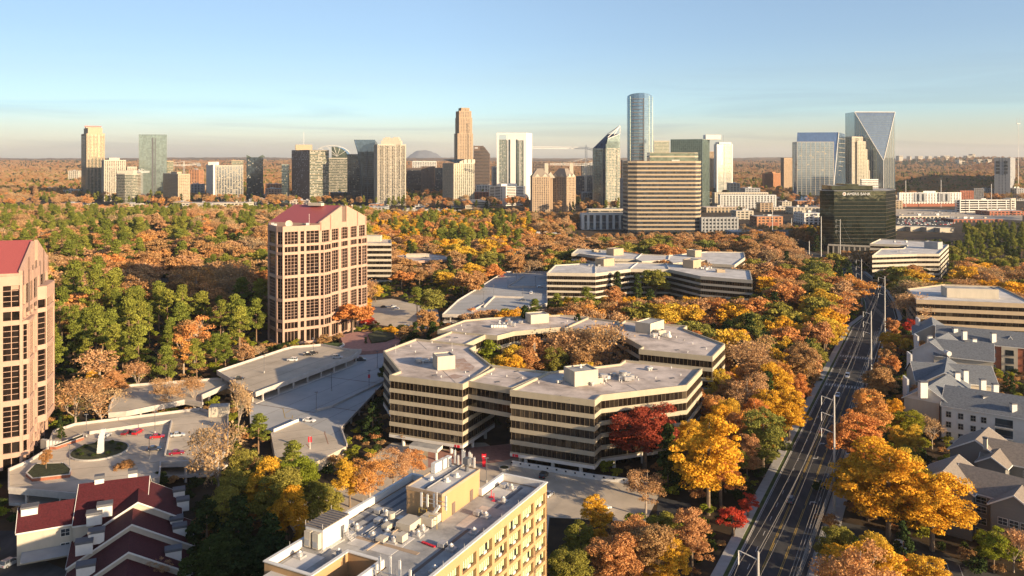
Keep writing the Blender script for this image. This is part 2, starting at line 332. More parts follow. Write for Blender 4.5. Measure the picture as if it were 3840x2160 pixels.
# numbers on the soffit band
def text_on(root,txt,p0,d,z,size,m,name='sign',ext=.05,align='LEFT'):
    cu=bpy.data.curves.new(name,'FONT'); cu.body=txt; cu.size=size; cu.extrude=ext; cu.align_x=align
    t=bpy.data.objects.new(name,cu); COL.objects.link(t); dg=bpy.context.evaluated_depsgraph_get(); me=bpy.data.meshes.new_from_object(t.evaluated_get(dg)); COL.objects.unlink(t); bpy.data.objects.remove(t)
    me.materials.clear(); me.materials.append(M[m]); o=bpy.data.objects.new(name,me); COL.objects.link(o); o.parent=root
    rt=root
    base=-rt.location
    o.location=(p0[0]+base.x,p0[1]+base.y,z+base.z); o.rotation_euler=(math.pi/2,0,math.atan2(d[1],d[0])); return o
for K_,poly,i,txt,f in ((None,B,0,'4',1.0),(None,A,3,'3',-3.6)):
    a=Vector(B[0]) if txt=='4' else Vector(A[2]); b=Vector(B[1]) if txt=='4' else Vector(A[3]); d=(b-a).normalized(); nn=Vector((d.y,-d.x))
    s0=a+d*.6 if txt=='4' else b-d*2.8
    q=MB(); q.wall(s0,s0+d*3,0,2.0,2.75,3.6,.3,.36,'redsign'); q.build('number_sign',oct_)
    pp=s0+d*.5+nn*.4; text_on(oct_,txt,pp,d,2.85,.9,'signw','number')
# entrance canopy
a=Vector(G(*k3(0,0),0))
ca=M4([(1534,1675),(1640,1694),(1660,1676),(1552,1661)],3.0)
c=MB(); c.prism(ca,2.5,3.6,'white','roofG')
for q in ((1636,1690),(1540,1672)):
    p=G(*q,3.0); c.cyl(p,.45,0,2.5,'white',12)
tag(c.build('entrance_canopy'),'white flat entrance canopy on columns at the front left wing of the ring office','canopy')

# ---------------------------------------------------------------- rear office complex (white roofs)
Zj=21.3
J=P4(kJ,[(885,262),(1272,268),(1555,232),(1865,235),(2122,290),(2533,322),(2513,243),(2210,217),(1840,188),(1618,180),(1270,181),(950,200)],Zj)
Kc=P4(kJ,[(1083,107),(1145,108),(1430,150),(1595,152),(1648,170),(1860,158),(1900,185),(2170,158),(2180,188),(2390,200),(2475,138),(2465,97),(2170,92),(1860,122),(1640,112),(1380,80),(1130,68)],Zj)
rear=thing('office_building','white roofed zigzag office building with brown ribbon windows beyond the parking deck','office building',cen(J))
ribbon(rear,J,Zj,5,wall='creamL',roof='roofW',fascia=2.2,wh=2.4,band=1.4); keep(J,2)
rear2=thing('office_building','second white roofed zigzag office building, behind the nearer zigzag one','office building',cen(Kc))
ribbon(rear2,Kc,Zj,5,wall='creamL',roof='roofW',fascia=2.2,wh=2.4,band=1.4); keep(Kc,2)
zj=Zj-.75
boxpx(kJ,(1340,215),(1425,205),zj,9,5.5,'beige',rear); boxpx(kJ,(2060,232),(2122,222),zj,9,6,'beige',rear); boxpx(kJ,(2252,262),(2317,262),zj,4,2,'beige',rear)
boxpx(kJ,(1420,127),(1498,120),zj,9,5.5,'beige',rear2); boxpx(kJ,(2075,140),(2126,135),zj,9,5.5,'beige',rear2); boxpx(kJ,(1262,100),(1310,98),zj,5,2,'beige',rear2)
clutter(rear,G(*kJ(1270,215),zj),zj,8,5,7); clutter(rear,G(*kJ(2160,232),zj),zj,10,6,8); clutter(rear2,G(*kJ(1350,100),zj),zj,8,6,9); clutter(rear2,G(*kJ(2150,120),zj),zj,5,5,10)
for root,lst in ((rear,[((1555,232),(1615,182)),((1865,235),(1840,190)),((1270,182),(1272,268))]),(rear2,[((1600,152),(1648,112)),((1860,158),(1868,122))])):
    for a,b in lst:
        p=Vector(G(*kJ(*a),zj)); q=Vector(G(*kJ(*b),zj)); o=MB(); o.obox((p+q)/2,q-p,(q-p).length-1,.5,zj,zj+.6,'white'); o.build('roof_upstand',root)

# office with long white penthouse, far right
Zq=20
Q=P4(kM,[(1440,995),(1530,1100),(2700,1145),(2330,972),(1800,950)],Zq)
q=thing('office_building','low cream office building with a long blank penthouse, above the slate roofed apartments','office building',cen(Q))
ribbon(q,Q,Zq,4,wall='beige',roof='roofW',fascia=2.4,wh=2.2,band=2.1,msp=3); keep(Q,2)
boxpx(kM,(1825,1082),(2330,1098),Zq-.7,11,5.5,'creamL',q)
# cream office right of the dark tower
Zm=23.5
Mm=P4(kM,[(1075,555),(1175,508),(1600,530),(1838,565),(1745,655),(1530,655),(1100,668),(1185,603),(1400,600),(1440,568)],Zm)
q=thing('office_building','cream six storey office building with a white roof, right of the black glass tower','office building',cen(Mm))
ribbon(q,Mm,Zm,6,wall='creamL',roof='roofW',fascia=2.0,wh=1.8,band=2.0,msp=3); keep(Mm,2)
boxpx(kM,(1602,600),(1735,612),Zm-.7,8,6,'grey',q); clutter(q,G(*kM(1400,640),Zm-.7),Zm-.7,5,6,12); clutter(q,G(*kM(1345,545),Zm-.7),Zm-.7,5,8,13)
# ribbon office behind the pink tower, and its low wings
Y=640; z=ZA(912,Y)
Rb=[(XA(1376,Y)-14,Y),(XA(1467,Y),Y),(XA(1464,Y+28),Y+30),(XA(1376,Y+30)-14,Y+40)]
q=thing('office_building','eight storey cream ribbon windowed office just right of the pink gabled tower','office building',cen(Rb))
ribbon(q,Rb,z,7,wall='creamL',roof='roofT',fascia=1.9,wh=2.3,band=1.8,msp=3); keep(Rb,2); penthouse(q,(XA(1395,Y+20),Y+22),(1,0),14,10,z-.7,z+4)
W1=P4(kO,[(270,208),(370,208),(660,195),(640,178),(480,160),(270,165)],13); W2=P4(kO,[(345,232),(410,262),(660,262),(670,190),(520,205)],9)
q=thing('office_building','low brown roofed office wing with cream bands, between the pink tower and yellow trees','office building',cen(W1))
ribbon(q,W1,13,3,wall='pink',roof='roofT',fascia=1.9,wh=2.1,band=1.6,msp=3); ribbon(q,W2,9,2,wall='pink',roof='roofT',fascia=1.9,wh=2.1,band=1.6,msp=3); keep(W1,1); keep(W2,1)
penthouse(q,G(*kO(430,178),13),(1,.05),20,6,12.3,15)
# ---------------------------------------------------------------- pink gabled towers
ROWS=[(60.6,54.0,3),(52.6,49.8,1),(48.3,37.4,4),(35.8,25.1,4),(23.4,13.8,4),(12.2,8.9,1),(7.4,1.2,1)]
def gridface(gl,wl,ml,p0,p1,bays,rows,zt,zb,pan=2.0,dep=.7):
    """stone grid with recessed glazed bays; bays as (start,end) fractions"""
    p0=Vector(p0); p1=Vector(p1); L_=(p1-p0).length
    gl.wall(p0,p1,0,L_,zb,zt-.3,-dep-.3,-dep,'glassB')
    xs=[0]
    for a,b in bays: xs+=[a*L_,b*L_]
    xs.append(L_)
    for i in range(0,len(xs),2):
        if xs[i+1]-xs[i]>.02: wl.wall(p0,p1,xs[i],xs[i+1],zb,zt,-dep-.2,.0,'pink')
    zz=[zt]
    for r in rows: zz+=[r[0],r[1]]
    zz.append(zb)
    for a,b in bays:
        for i in range(0,len(zz),2):
            if zz[i]-zz[i+1]>.02: wl.wall(p0,p1,a*L_,b*L_,zz[i+1],zz[i],-dep-.2,-.06,'pink')
        n=max(1,round((b-a)*L_/pan))
        for r in rows:
            for q in range(1,n):
                c=a*L_+(b-a)*L_*q/n; ml.wall(p0,p1,c-.09,c+.09,r[1],r[0],-dep,-dep+.12,'pink')
            nr=int(r[2]*1.5) if r[2]>1 else 1
            for q in range(1,nr):
                zc=r[1]+(r[0]-r[1])*q/nr; ml.wall(p0,p1,a*L_,b*L_,zc-.07,zc+.07,-dep,-dep+.11,'pink')
def pinktower(name,label,P,ridge0,ridge1,eF,eB,bays,zt=63.6,ze=64.3,zp=72.9,zb=0,gf=None):
    """P plan (ccw list), bays: per edge list; gable wall between eF (front) and eB (back)"""
    root=thing(name,label,'office tower',cen(P),group='pink granite gabled towers')
    gl=MB(); wl=MB(); ml=MB()
    n=len(P)
    for i in range(n):
        gridface(gl,wl,ml,P[i],P[(i+1)%n],bays.get(i,[]),ROWS if bays.get(i) else [],zt,zb)
    gl.build('glazing',root); wl.build('stone_grid',root); ml.build('window_mullions',root)
    r=MB(); r.prism(off(P,-.75),zt-2.2,zt-1.9,'pink','roofG'); r.build('roof_terrace',root)
    return root
# tower beside the deck
P1=[(-134,447),(-126,435.5),(-121.8,433),(-104.8,444.6),(-87.0,487),(-92,500),(-122,508),(-139,468)]
B1=[(.18,.45),(.55,.78)]
bays={0:[(.1,.9)],1:[(.12,.92)],2:[(.05,.40),(.47,.57),(.63,.97)],3:[(.04,.19),(.24,.38),(.44,.58),(.64,.78),(.83,.97)]}
t1=pinktower('office_tower','pink granite office tower with red gabled roof and satellite dish, beside the parking deck',P1,None,None,None,None,bays)
keep(P1,5)
def gable(root,C1,C2,back,ze,zp,slot=True,th=1.0,ep=.4):
    """red pitched roof running back from the gable wall C1-C2 by vector back"""
    C1=Vector(C1); C2=Vector(C2); bk=Vector(back); mid=(C1+C2)/2; d=(C2-C1).normalized(); out=-bk.normalized()
    w=MB(); hp=zp+.8; he=ze+.8; half=(C2-C1).length/2
    def pt(s,z,o): p=mid+d*s+out*o; return (p.x,p.y,z)
    sl=2.2
    def prof(s): return he+(hp-he)*(1-abs(s)/half)
    for s0,s1 in ((-half,-sl),(sl,half)):
        f=[pt(s0,ze-4,0.05),pt(s1,ze-4,0.05),pt(s1,prof(s1),0.05),pt(s0,prof(s0),0.05)]
        bq=[pt(s0,ze-4,-th),pt(s1,ze-4,-th),pt(s1,prof(s1),-th),pt(s0,prof(s0),-th)]
        w.face(f,'pink'); w.face(bq[::-1],'pink')
        for i in range(4): j=(i+1)%4; w.face([f[i],bq[i],bq[j],f[j]],'pink')
    w.face([pt(-sl,ze-2,-th+.1),pt(sl,ze-2,-th+.1),pt(sl,prof(sl)-.4,-th+.1),pt(-sl,prof(sl)-.4,-th+.1)],'brown')
    for s in (-half*.97,-half*.58,half*.58,half*.97): 
        a=mid+d*s; w.face([pt(s-.35,ze-3.9,.3),pt(s+.35,ze-3.9,.3),pt(s+.35,prof(s)-.3,.3),pt(s-.35,prof(s)-.3,.3)],'pinkM')
    w.build('gable_wall',root)
    r=MB()
    e1=C1-out*th; e2=C2-out*th; mm=mid-out*th
    a0,a1=(e1.x,e1.y,ze),(e1.x+bk.x,e1.y+bk.y,ze); b0,b1=(e2.x,e2.y,ze),(e2.x+bk.x,e2.y+bk.y,ze); c0,c1_=(mm.x,mm.y,zp),(mm.x+bk.x,mm.y+bk.y,zp)
    r.face([a0,c0,c1_,a1],'redmetal'); r.face([b0,b1,c1_,c0],'redmetal'); r.face([a1,c1_,b1],'pink'); 
    r.build('roof',root)
    k_=MB(); k_.face([(*a0[:2],ze-5),(*a0[:2],ze),(*a1[:2],ze),(*a1[:2],ze-5)],'pink'); k_.face([(*b0[:2],ze-5),(*b0[:2],ze),(*b1[:2],ze),(*b1[:2],ze-5)],'pink')
    k_.face([(*a1[:2],ze-5),(*a1[:2],ze),(*b1[:2],ze),(*b1[:2],ze-5)],'pink'); k_.build('attic_wall',root)
gable(t1,(-104.8,444.6),(-87,487),(-31,13),64.3,72.9)
# bays projecting over the lower part of the right face
def bulge(root,p0,p1,f0,f1,o,zb,zt,bays):
    p0=Vector(p0); p1=Vector(p1); d=p1-p0; nn=Vector((d.y,-d.x)).normalized()
    a=p0+d*f0+nn*.05; b=p0+d*f0+d.normalized()*o+nn*o; c=p0+d*f1-d.normalized()*o+nn*o; e_=p0+d*f1+nn*.05
    gl=MB(); wl=MB(); ml=MB(); rows=[r for r in ROWS if r[0]<zt and r[1]>zb]
    for (u,v,bb) in ((a,b,[(.1,.9)]),(b,c,bays),(c,e_,[(.1,.9)])): gridface(gl,wl,ml,u,v,bb,rows,zt,zb,dep=.5)
    wl.prism([tuple(a),tuple(b),tuple(c),tuple(e_)],zt-.2,zt-.05,'pink'); wl.prism([tuple(a),tuple(b),tuple(c),tuple(e_)],zb+.05,zb+.2,'pink')
    gl.build('glazing',root); wl.build('bay_stone',root); ml.build('bay_mullions',root)
bulge(t1,(-104.8,444.6),(-87,487),.0,.22,1.6,7.6,54.0,[(.08,.92)])
bulge(t1,(-104.8,444.6),(-87,487),.80,1.0,1.6,7.6,54.0,[(.08,.92)])
def dish(root,p,z,r,d):
    b=MB(); n=16; d=Vector(d).normalized(); u=d.orthogonal().normalized(); v=d.cross(u); c=Vector((p[0],p[1],z+r*1.2))
    for ring in range(3):
        r0=r*ring/3; r1=r*(ring+1)/3; h0=(ring/3)**2*r*.3; h1=((ring+1)/3)**2*r*.3
        for i in range(n):
            t0=6.2832*i/n; t1_=6.2832*(i+1)/n
            b.face([c+d*h0+u*r0*math.cos(t0)+v*r0*math.sin(t0),c+d*h0+u*r0*math.cos(t1_)+v*r0*math.sin(t1_),c+d*h1+u*r1*math.cos(t1_)+v*r1*math.sin(t1_),c+d*h1+u*r1*math.cos(t0)+v*r1*math.sin(t0)],'creamL')
    b.tube((p[0],p[1],z),c,.25,.18,'metal'); b.tube(c,c+d*r*.9,.08,.08,'metal'); b.build('satellite_dish',root)
dish(t1,(-120,438.5),62.2,1.95,(.35,-.9,.3))
for q in ((-131,446),(-128,441),(-112,446),(-107,449)):
    b=MB(); b.obox(q,(1,.3),1.6,1.2,61.7,64.6,'metal'); b.build('cooling_unit',t1)
b=MB(); b.cyl((-111,446),.1,61.7,69.5,'white',6); b.cyl((-97,475),.1,66,73,'white',6); b.build('mast',t1)
b=MB(); b.obox((-113,470),(-1,.4),9,3,72.6,74.2,'creamL'); b.build('roof_hatch',t1)
# tower cut by the left edge of the photo
P2=[(-166,245),(-157,250),(-152,253),(-154.8,261.5),(-156.2,266),(-164.5,289),(-180,300),(-205,285),(-200,250)]
P2=ccw(P2)
bays2={}
for i in range(len(P2)):
    a=Vector(P2[i]); b=Vector(P2[(i+1)%len(P2)]); l=(b-a).length
    bays2[i]=[(.12,.88)] if l<8 else ([(.06,.46),(.54,.94)] if l<16 else [(.04,.24),(.29,.38),(.43,.70),(.76,.96)])
t2=pinktower('office_tower','pink granite office tower with red roof, cut off by the left edge of the photo',P2,None,None,None,None,bays2,zb=4)
keep(P2,6)
gable(t2,(-152,253),(-164.5,289),(-34,-11),64.3,72.9)
bulge(t2,(-156.6,266),(-164.6,289),.25,1.0,2.6,11.5,57,[(.06,.94)])
bulge(t2,(-152,253),(-156.2,264.5),.0,.95,1.6,7.6,49.5,[(.08,.92)])
for s in (.22,.36,.50,.64,.80):
    p=Vector((-152,253)).lerp(Vector((-164.5,289)),s); b=MB(); b.obox(p,(-.33,.94),1.6,.3,51 if s<.6 else 55,63-abs(s-.5)*6+3,'brown'); b.build('window_slot',t2)
b=MB(); b.obox((-172,252),(1,.62),26,3,60,64,'pink'); b.build('parapet',t2)

# ---------------------------------------------------------------- tan building in the foreground
Zt=30.0; O=Vector(G(2050.6,1809.4,Zt)); U=Vector((.467,.884)).normalized(); Wv=Vector((U.y,-U.x))
def T(s,t): p=O-U*s-Wv*t; return (p.x,p.y)
tan=thing('office_building','tan stucco building whose grey roof is cluttered with vents and antennas','office building',(*T(30,14),0))
poly=[T(0,0),T(0,10.9),T(9.5,10.9),T(9.5,28.6),T(54,28.6),T(54,18),T(44.5,18),T(44.5,10.9),T(78,10.9),T(78,0)]
keep(poly,3)
zr=Zt-1.3
b=MB(); b.prism(off(ccw(poly),-.8),0,zr,'tanD','roofG',bottom=False); b.build('roof',tan)
b=MB(); b.ring(poly,.0,-.45,Zt-1.9,Zt,'tan'); b.build('parapet',tan)
b=MB(); b.ring(poly,.18,-.5,Zt-.05,Zt+.14,'white'); b.build('coping',tan)
b=MB(); b.ring(poly,-.45,-.52,zr+.02,Zt-.06,'white'); b.build('parapet_lining',tan)
# plain walls
def edge(s0,t0,s1,t1): return Vector(T(s0,t0)),Vector(T(s1,t1))
wl=MB()
for (s0,t0,s1,t1_) in ((0,0,0,10.9),(9.5,28.6,54,28.6),(54,28.6,54,18),(54,18,44.5,18),(44.5,18,44.5,10.9),(44.5,10.9,78,10.9),(0,10.9,9.5,10.9),(9.5,10.9,9.5,28.6)):
    a,c=edge(s0,t0,s1,t1_); wl.wall(a,c,0,(c-a).length,0,Zt-1.9,-.0,-.9 if False else .0,'tan') if False else None
pc=ccw(poly)
for i in range(len(pc)):
    a=Vector(pc[i]); c=Vector(pc[(i+1)%len(pc)]); ln=(c-a).length
    right=abs((Vector(T(0,0))-a).dot(Wv))<.1 and abs((Vector(T(0,0))-c).dot(Wv))<.1
    if right:
        fw=3.05; pitch=5.9; bay=4.9; n=int(ln/pitch)+1
        # distance measured from the far corner
        far=Vector(T(0,0)); fromfar=(a-far).length<(c-far).length
        def seg(x0,x1): return (x0,x1) if fromfar else (ln-x1,ln-x0)
        p=MB(); x=0
        p.wall(a,c,*seg(0,.55),0,Zt-1.9,-.8,0,'tan')
        for q in range(n):
            x0=.55+q*pitch; x1=min(x0+bay,ln); x2=min(x0+pitch,ln)
            if x0>=ln: break
            if x2>x1: p.wall(a,c,*seg(x1,x2),0,Zt-1.9,-.8,0,'tan')
            for r in range(9):
                zt_=Zt-1.95-r*fw
                p.wall(a,c,*seg(x0,x1),max(0,zt_-fw),zt_-fw+.75,-.8,-.02,'tan')
                if x0<62:
                    wn=MB(); wn.wall(a,c,*seg(x0+.05,x1-.05),zt_-fw+.75,zt_,-.75,-.62,'dark')
                    m=6; ww=(x1-x0-.3)/m
                    for u in range(m):
                        xx=x0+.15+u*ww
                        if u%2==0 or (u+q+r)%5: wn.wall(a,c,*seg(xx+.12,xx+ww-.12),zt_-fw+(1.05 if (u+q)%3 else 1.35),zt_-.3,-.62,-.55,'greenp')
                    wn.wall(a,c,*seg(x0+1.5,x0+2.5),zt_-fw+.8,zt_-fw+1.3,-.62,-.35,'white')
                    wn.build('window',tan)
        p.build('wall',tan)
    else:
        p=MB(); p.wall(a,c,0,ln,0,Zt-1.9,-.8,0,'tan'); p.build('wall',tan)
# penthouse block
def rect(s0,s1,t0,t1_): return [T(s0,t0),T(s1,t0),T(s1,t1_),T(s0,t1_)]
ph=rect(9.6,24.3,11.2,19.6); b=MB(); b.prism(ph,zr,34.0,'tan','roofW'); b.ring(ph,.08,-.2,33.6,34.2,'tanst'); b.build('penthouse',tan)
for s in (12.5,19.5):
    a,c=Vector(T(s,11.2)),Vector(T(s+1.1,11.2)); b=MB(); b.obox((a+c)/2+Wv*.05,U,1.1,.12,zr,zr+2.3,'brown'); b.build('door',tan)
b=MB(); b.obox(T(16.5,15.6),U,14,.5,34.0,34.3,'greyd'); b.obox(T(16.5,15.1),U,14,.15,34.3,34.5,'metal'); b.build('cable_tray',tan)
b=MB(); p=T(11.5,13.2); b.cyl(p,.5,34,35.0,'greyd',10,.3); b.cyl(p,.35,35,35.6,'greyd',10,.7); b.obox(p,U,1.3,1.2,35.6,36.8,'greyd'); b.build('exhaust_fan',tan)
for s,t in ((11,18.2),(12.6,18.4),(14.2,18.6),(15.4,18.7)):
    b=MB(); b.obox(T(s,t),U,1.3,1.0,34.1,36.1,'white'); b.build('equipment_cabinet',tan)
for s,t in ((18,14),(15,13.5),(19,17.2)):
    b=MB(); b.cyl(T(s,t),.35,34,34.8,'white',10); b.cyl(T(s,t),.7,34,34.25,'white',10); b.build('exhaust_fan',tan)
# equipment shed with two cooling units
sh=rect(37.2,44.4,23.8,27.9); b=MB(); b.prism(sh,zr+.3,32.6,'white'); b.build('equipment_shed',tan)
b=MB(); rf=off(ccw(sh),.12); b.prism(rf,32.6,32.75,'shing'); 
for i in range(9):
    b.obox(T(37.5+i*.83,25.85),Wv,4.3,.16,32.75,32.88,'greyd')
b.build('shed_roof',tan)
for t in (24.9,26.8):
    b=MB(); b.obox(T(44.8,t),U,.9,1.4,zr+.5,zr+3.3,'creamL'); b.obox(T(45.27,t),U,.06,1.0,zr+.8,zr+1.8,'grey'); b.build('cooling_unit',tan)
b=MB(); b.obox(T(40.8,25.85),U,9.6,5.4,zr,zr+.3,'metal'); b.build('skid',tan)
b=MB(); b.obox(T(39,23.75),U,1.0,.12,zr+.5,zr+2.6,'greyd'); b.build('door',tan)
for s in (36,44.4):
    for t in (23.9,27.9):
        b=MB(); b.cyl(T(s if s>40 else 37.3,t),.06,32.6,33.6,'metal',6); b.build('mast',tan)
# steps up to the shed
b=MB()
for i in range(5): b.obox(T(38.5,23.2-i*.35),Wv,.33,1.2,zr,zr+1.1-i*.22,'metal')
b.build('steps',tan)
b=MB()
for t in (23.4,21.6):
    for s in (37.8,39.2): b.cyl(T(s,t),.04,zr,zr+2.1,'metal',6)
for s in (37.8,39.2): b.tube((*T(s,23.4),zr+2.1),(*T(s,21.6),zr+1.1),.04,.04,'metal'); b.tube((*T(s,23.4),zr+1.6),(*T(s,21.6),zr+.6),.03,.03,'metal')
b.build('step_railing',tan)
# darker walkway pads, white roof patches
for (s0,s1,t0,t1_,m) in ((2,60,4.6,5.3,'greyd'),(25,58,4.6,5.3,'brown'),(14,24.3,1.5,8,'roofT'),(28,40,12,22,'roofW'),(42.6,43.4,11.5,22,'greyd'),(14,36,25.5,26.3,'greyd'),(14,36,23.4,24.1,'greyd'),(30,36,20.8,21.4,'dark'),(36.6,37.6,8,22,'tanst'),(26,34,17.5,18.2,'dark'),(2,9,6,10,'roofW'),(46,56,22,27,'roofW')):
    zz_=zr+.012*(1+['greyd','brown','roofT','roofW','tanst','dark'].index(m)); b=MB(); b.prism(rect(s0,s1,t0,t1_),zr-.05,zz_,m); b.build('roof_pad',tan)
rr=random.Random(11)
fans=[(4,6.5),(10.5,5.0),(18.5,4.6),(25.5,3.2),(33,3.6),(41,1.9),(31,14.5),(33.5,17.5),(30.5,20),(29,12.5),(35.5,14.5),(44,20.5),(34.5,24),(48,26),(52,8),(50.5,5.2),(27,22.6),(31.5,11.8),(28.2,16.4),(36,19.0)]
for i,(s,t) in enumerate(fans):
    b=MB(); b.obox(T(s,t),U,1.7,1.7,zr,zr+.35,'metal'); b.cyl(T(s,t),.55,zr+.35,zr+.95,'metal',12); b.cyl(T(s,t),.32,zr+.95,zr+1.25,'white',12,.1); b.build('exhaust_fan',tan)
    if i%2==0: b=MB(); b.obox(T(s-.2,t+2.0),U,1.6,1.3,zr+.2,zr+.9,'metal'); b.build('air_handler',tan)
for (s,t,l,w_,h) in ((29.5,15.3,4.2,3.2,1.7),(26.2,12.6,3.4,2.8,1.9),(32,18.6,2,1.4,1.2),(34.8,13.2,1.8,1.4,1.6),(36.5,16.5,1.6,1.8,1.0)):
    b=MB(); b.obox(T(s,t),U,l,w_,zr+.4,zr+h,'creamL'); b.obox(T(s,t),U,l*.9,w_*.9,zr,zr+.4,'greyd'); b.build('air_handler',tan)
b=MB(); b.cyl(T(29.5,19.5),.7,zr,zr+2.2,'creamL',14); b.build('tank',tan)
for t0 in (20.6,21.3):
    b=MB(); b.tube((*T(24,t0),zr+.4),(*T(36.5,t0),zr+.4),.12,.12,'metal'); b.build('pipe',tan)
b=MB(); b.tube((*T(27,16.5),zr+.4),(*T(41,16.5),zr+.4),.12,.12,'tanst'); b.build('pipe',tan)
# yellow guard rails
for (s,t) in ((25.6,14.8),(27.3,11.3)):
    b=MB()
    for q in (-.9,.9):
        b.cyl(T(s,t+q),.06,zr,zr+2.4,'yel',6)
    b.tube((*T(s,t-.9),zr+2.4),(*T(s,t+.9),zr+2.4),.06,.06,'yel'); b.tube((*T(s,t-.9),zr+1.6),(*T(s,t+.9),zr+1.6),.05,.05,'yel'); b.build('guard_rail',tan)
# antenna clusters
def panel(root,p,z0,z1): b=MB(); b.obox(p,U,.22,.42,z0,z1,'white'); b.cyl((p[0]+.1,p[1]+.25),.05,z0-.8,z1+.2,'metal',6); b.build('antenna_panel',root)
for (s,t,z0,z1) in ((25.2,15.4,31.3,34.0),(25.2,14.0,31.5,33.9),(24.9,12.6,31.6,34.2),(24.9,9.9,31.5,34.3)): panel(tan,T(s,t),z0,z1)
b=MB(); b.cyl(T(25.0,11.9),.14,zr,34.8,'metal',8); b.obox(T(25,12.4),Wv,5.6,.12,33.0,33.12,'metal'); b.obox(T(25,12.4),Wv,5.6,.12,32.2,32.32,'metal')
for i in range(7): b.obox(T(25.1,12.9-.25*i),U,.5,.5,zr+1+.35*i,zr+1.5+.35*i,'white')
b.build('antenna_mast',tan)
for (s,t,z0,z1) in ((46.6,9.4,29.6,32.0),(47.2,6.8,29.6,32.9),(47.8,4.4,29.8,33.0),(48.2,2.0,30.0,32.2)): panel(tan,T(s,t),z0,z1)
b=MB(); b.obox(T(47.4,5.6),Wv,8.6,.14,29.9,30.05,'metal')
for t in (9.6,1.8,5.6): b.cyl(T(47.4,t),.08,zr,31.2,'metal',6)
b.build('antenna_frame',tan)
for i,(s,t,z0,z1) in enumerate(((9.8,17.2,34.4,37.2),(9.8,16.4,34.2,36.2),(9.7,15.3,34.4,37.6),(9.7,14.9,34.4,37.4),(9.8,13.6,34.4,37.4),(9.7,13.2,34.6,37.0),(9.8,12.4,34.3,36.4))): panel(tan,T(s,t),z0,z1)
for s in (3,13,20,27,34,41,48):
    b=MB(); b.cyl(T(s,.2),.04,Zt,Zt+1.0,'metal',6); b.build('lightning_rod',tan)
    b=MB(); b.cyl(T(max(10,s),28.4),.04,Zt,Zt+1.0,'metal',6); b.build('lightning_rod',tan)
b=MB(); b.obox(T(33.5,8.2),(.6,.8),.5,3.2,zr+.1,zr+.3,'redsign'); b.build('red_duct',tan)
b=MB()
for q in (0,1.4): b.tube((*T(9.5+q,8.4-q),zr),(*T(9.5+q,8.4-q),zr+1.6),.07,.07,'redsign'); b.obox(T(9.5+q,8.4-q),U,.8,.8,zr,zr+.1,'redsign')
b.build('red_stanchions',tan)
# ---------------------------------------------------------------- parking decks and plazas
def deck(name,label,poly,z,top,par=1.0,thick=1.0,cols=True,open_edges=(),cat='parking deck',levels=None):
    poly=ccw(poly); root=thing(name,label,cat,cen(poly)); keep(poly,1)
    b=MB(); b.prism(poly,z-thick,z,'deckw',top); b.build('deck_slab',root)
    n=len(poly)
    for i in range(n):
        if i in open_edges: continue
        a=Vector(poly[i]); c=Vector(poly[(i+1)%n]); l=(c-a).length
        q=MB(); q.wall(a,c,0,l,z,z+par,-.3,.1,'deckw')
        q.build('parapet',root)
    if cols:
        zz=z-thick
        while zz>.5:
            low=max(0,zz-2.6)
            c=MB()
            for i in range(n):
                a=Vector(poly[i]); e_=Vector(poly[(i+1)%n]); l=(e_-a).length; m=max(1,int(l/9))
                for j in range(m): 
                    p=a.lerp(e_,(j+.5)/m); d=(e_-a).normalized(); nn=Vector((d.y,-d.x)); c.obox(p-nn*.6,d,.6,.6,low,zz,'deckw')
            c.build('column',root)
            if low>.5: b=MB(); b.prism(off(poly,-.1),low-.8,low,'deckw'); b.build('deck_slab',root)
            zz=low-.8
        b=MB(); b.prism(off(poly,-7),0,z-thick-.05,'dark',bottom=False); b.build('core',root)
    return root
E=[kP(30,428),kP(640,225),kP(720,205),kP(975,185),kP(1240,232),kP(1340,232),kP(1265,292),kP(385,625),kP(300,600),kP(180,512)]
E=M4(E,7)
dE=deck('parking_deck','upper tan parking deck with white notched parapet, at the foot of the pink tower',E,7,'conc')
# shallower blue grey decks
Fp=M4([kP(330,712),kP(1240,262),kP(1350,225),kP(1700,80),kP(1700,300),kP(1700,460),kP(1545,520),kP(1150,930),kP(1210,1100),kP(1060,1000),kP(770,880),kP(540,962),kP(335,890)],3.2)
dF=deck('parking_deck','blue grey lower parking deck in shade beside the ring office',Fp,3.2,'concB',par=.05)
Gp=M4([kP(770,872),kP(1060,1000),kP(1210,1100),kP(840,1290),kP(560,1200),kP(520,980)],3.0)
b=MB(); b.prism(ccw(Gp),0,3.27,'conc'); keep(Gp,1); tag(b.build('parking_slab'),'sunlit tan parking deck slab in front of the shaded blue grey deck','parking deck')
def kerb(pts,z,h,w_,m,name,label,cat,closed=False):
    b=MB(); 
    for i in range(len(pts)-1):
        a=Vector(pts[i]); c=Vector(pts[i+1]); d=(c-a); b.obox((a+c)/2,d,d.length,w_,z,z+h,m)
    return tag(b.build(name),label,cat)
kerb(M4([kP(545,968),kP(770,872)],3.2),3.2,1.1,.35,'white','parapet_wall','white notched parapet between the shaded and sunlit decks','wall')
kerb(M4([kP(1150,930),kP(1210,1100)],3.2),3.2,1.1,.35,'deckw','parapet_wall','grey parapet along the shaded driveway beside the ring office','wall')
kerb(M4([kP(925,780),kP(1075,742),kP(1545,515)],3.2),3.2,.8,.4,'deckw','parapet_wall','long low concrete wall running across the blue grey deck','wall')
mk=MB()
for a,c in ((kP(370,712),kP(920,790)),(kP(960,458),kP(1500,525)),(kP(1075,742),kP(1360,785))):
    p=Vector(G(*a,3.2)); q=Vector(G(*c,3.2)); mk.obox((p+q)/2,q-p,(q-p).length,.35,3.2,3.24,'brown')
tag(mk.build('expansion_joint'),'dark expansion joints across the blue grey deck','joint')
mk=MB()
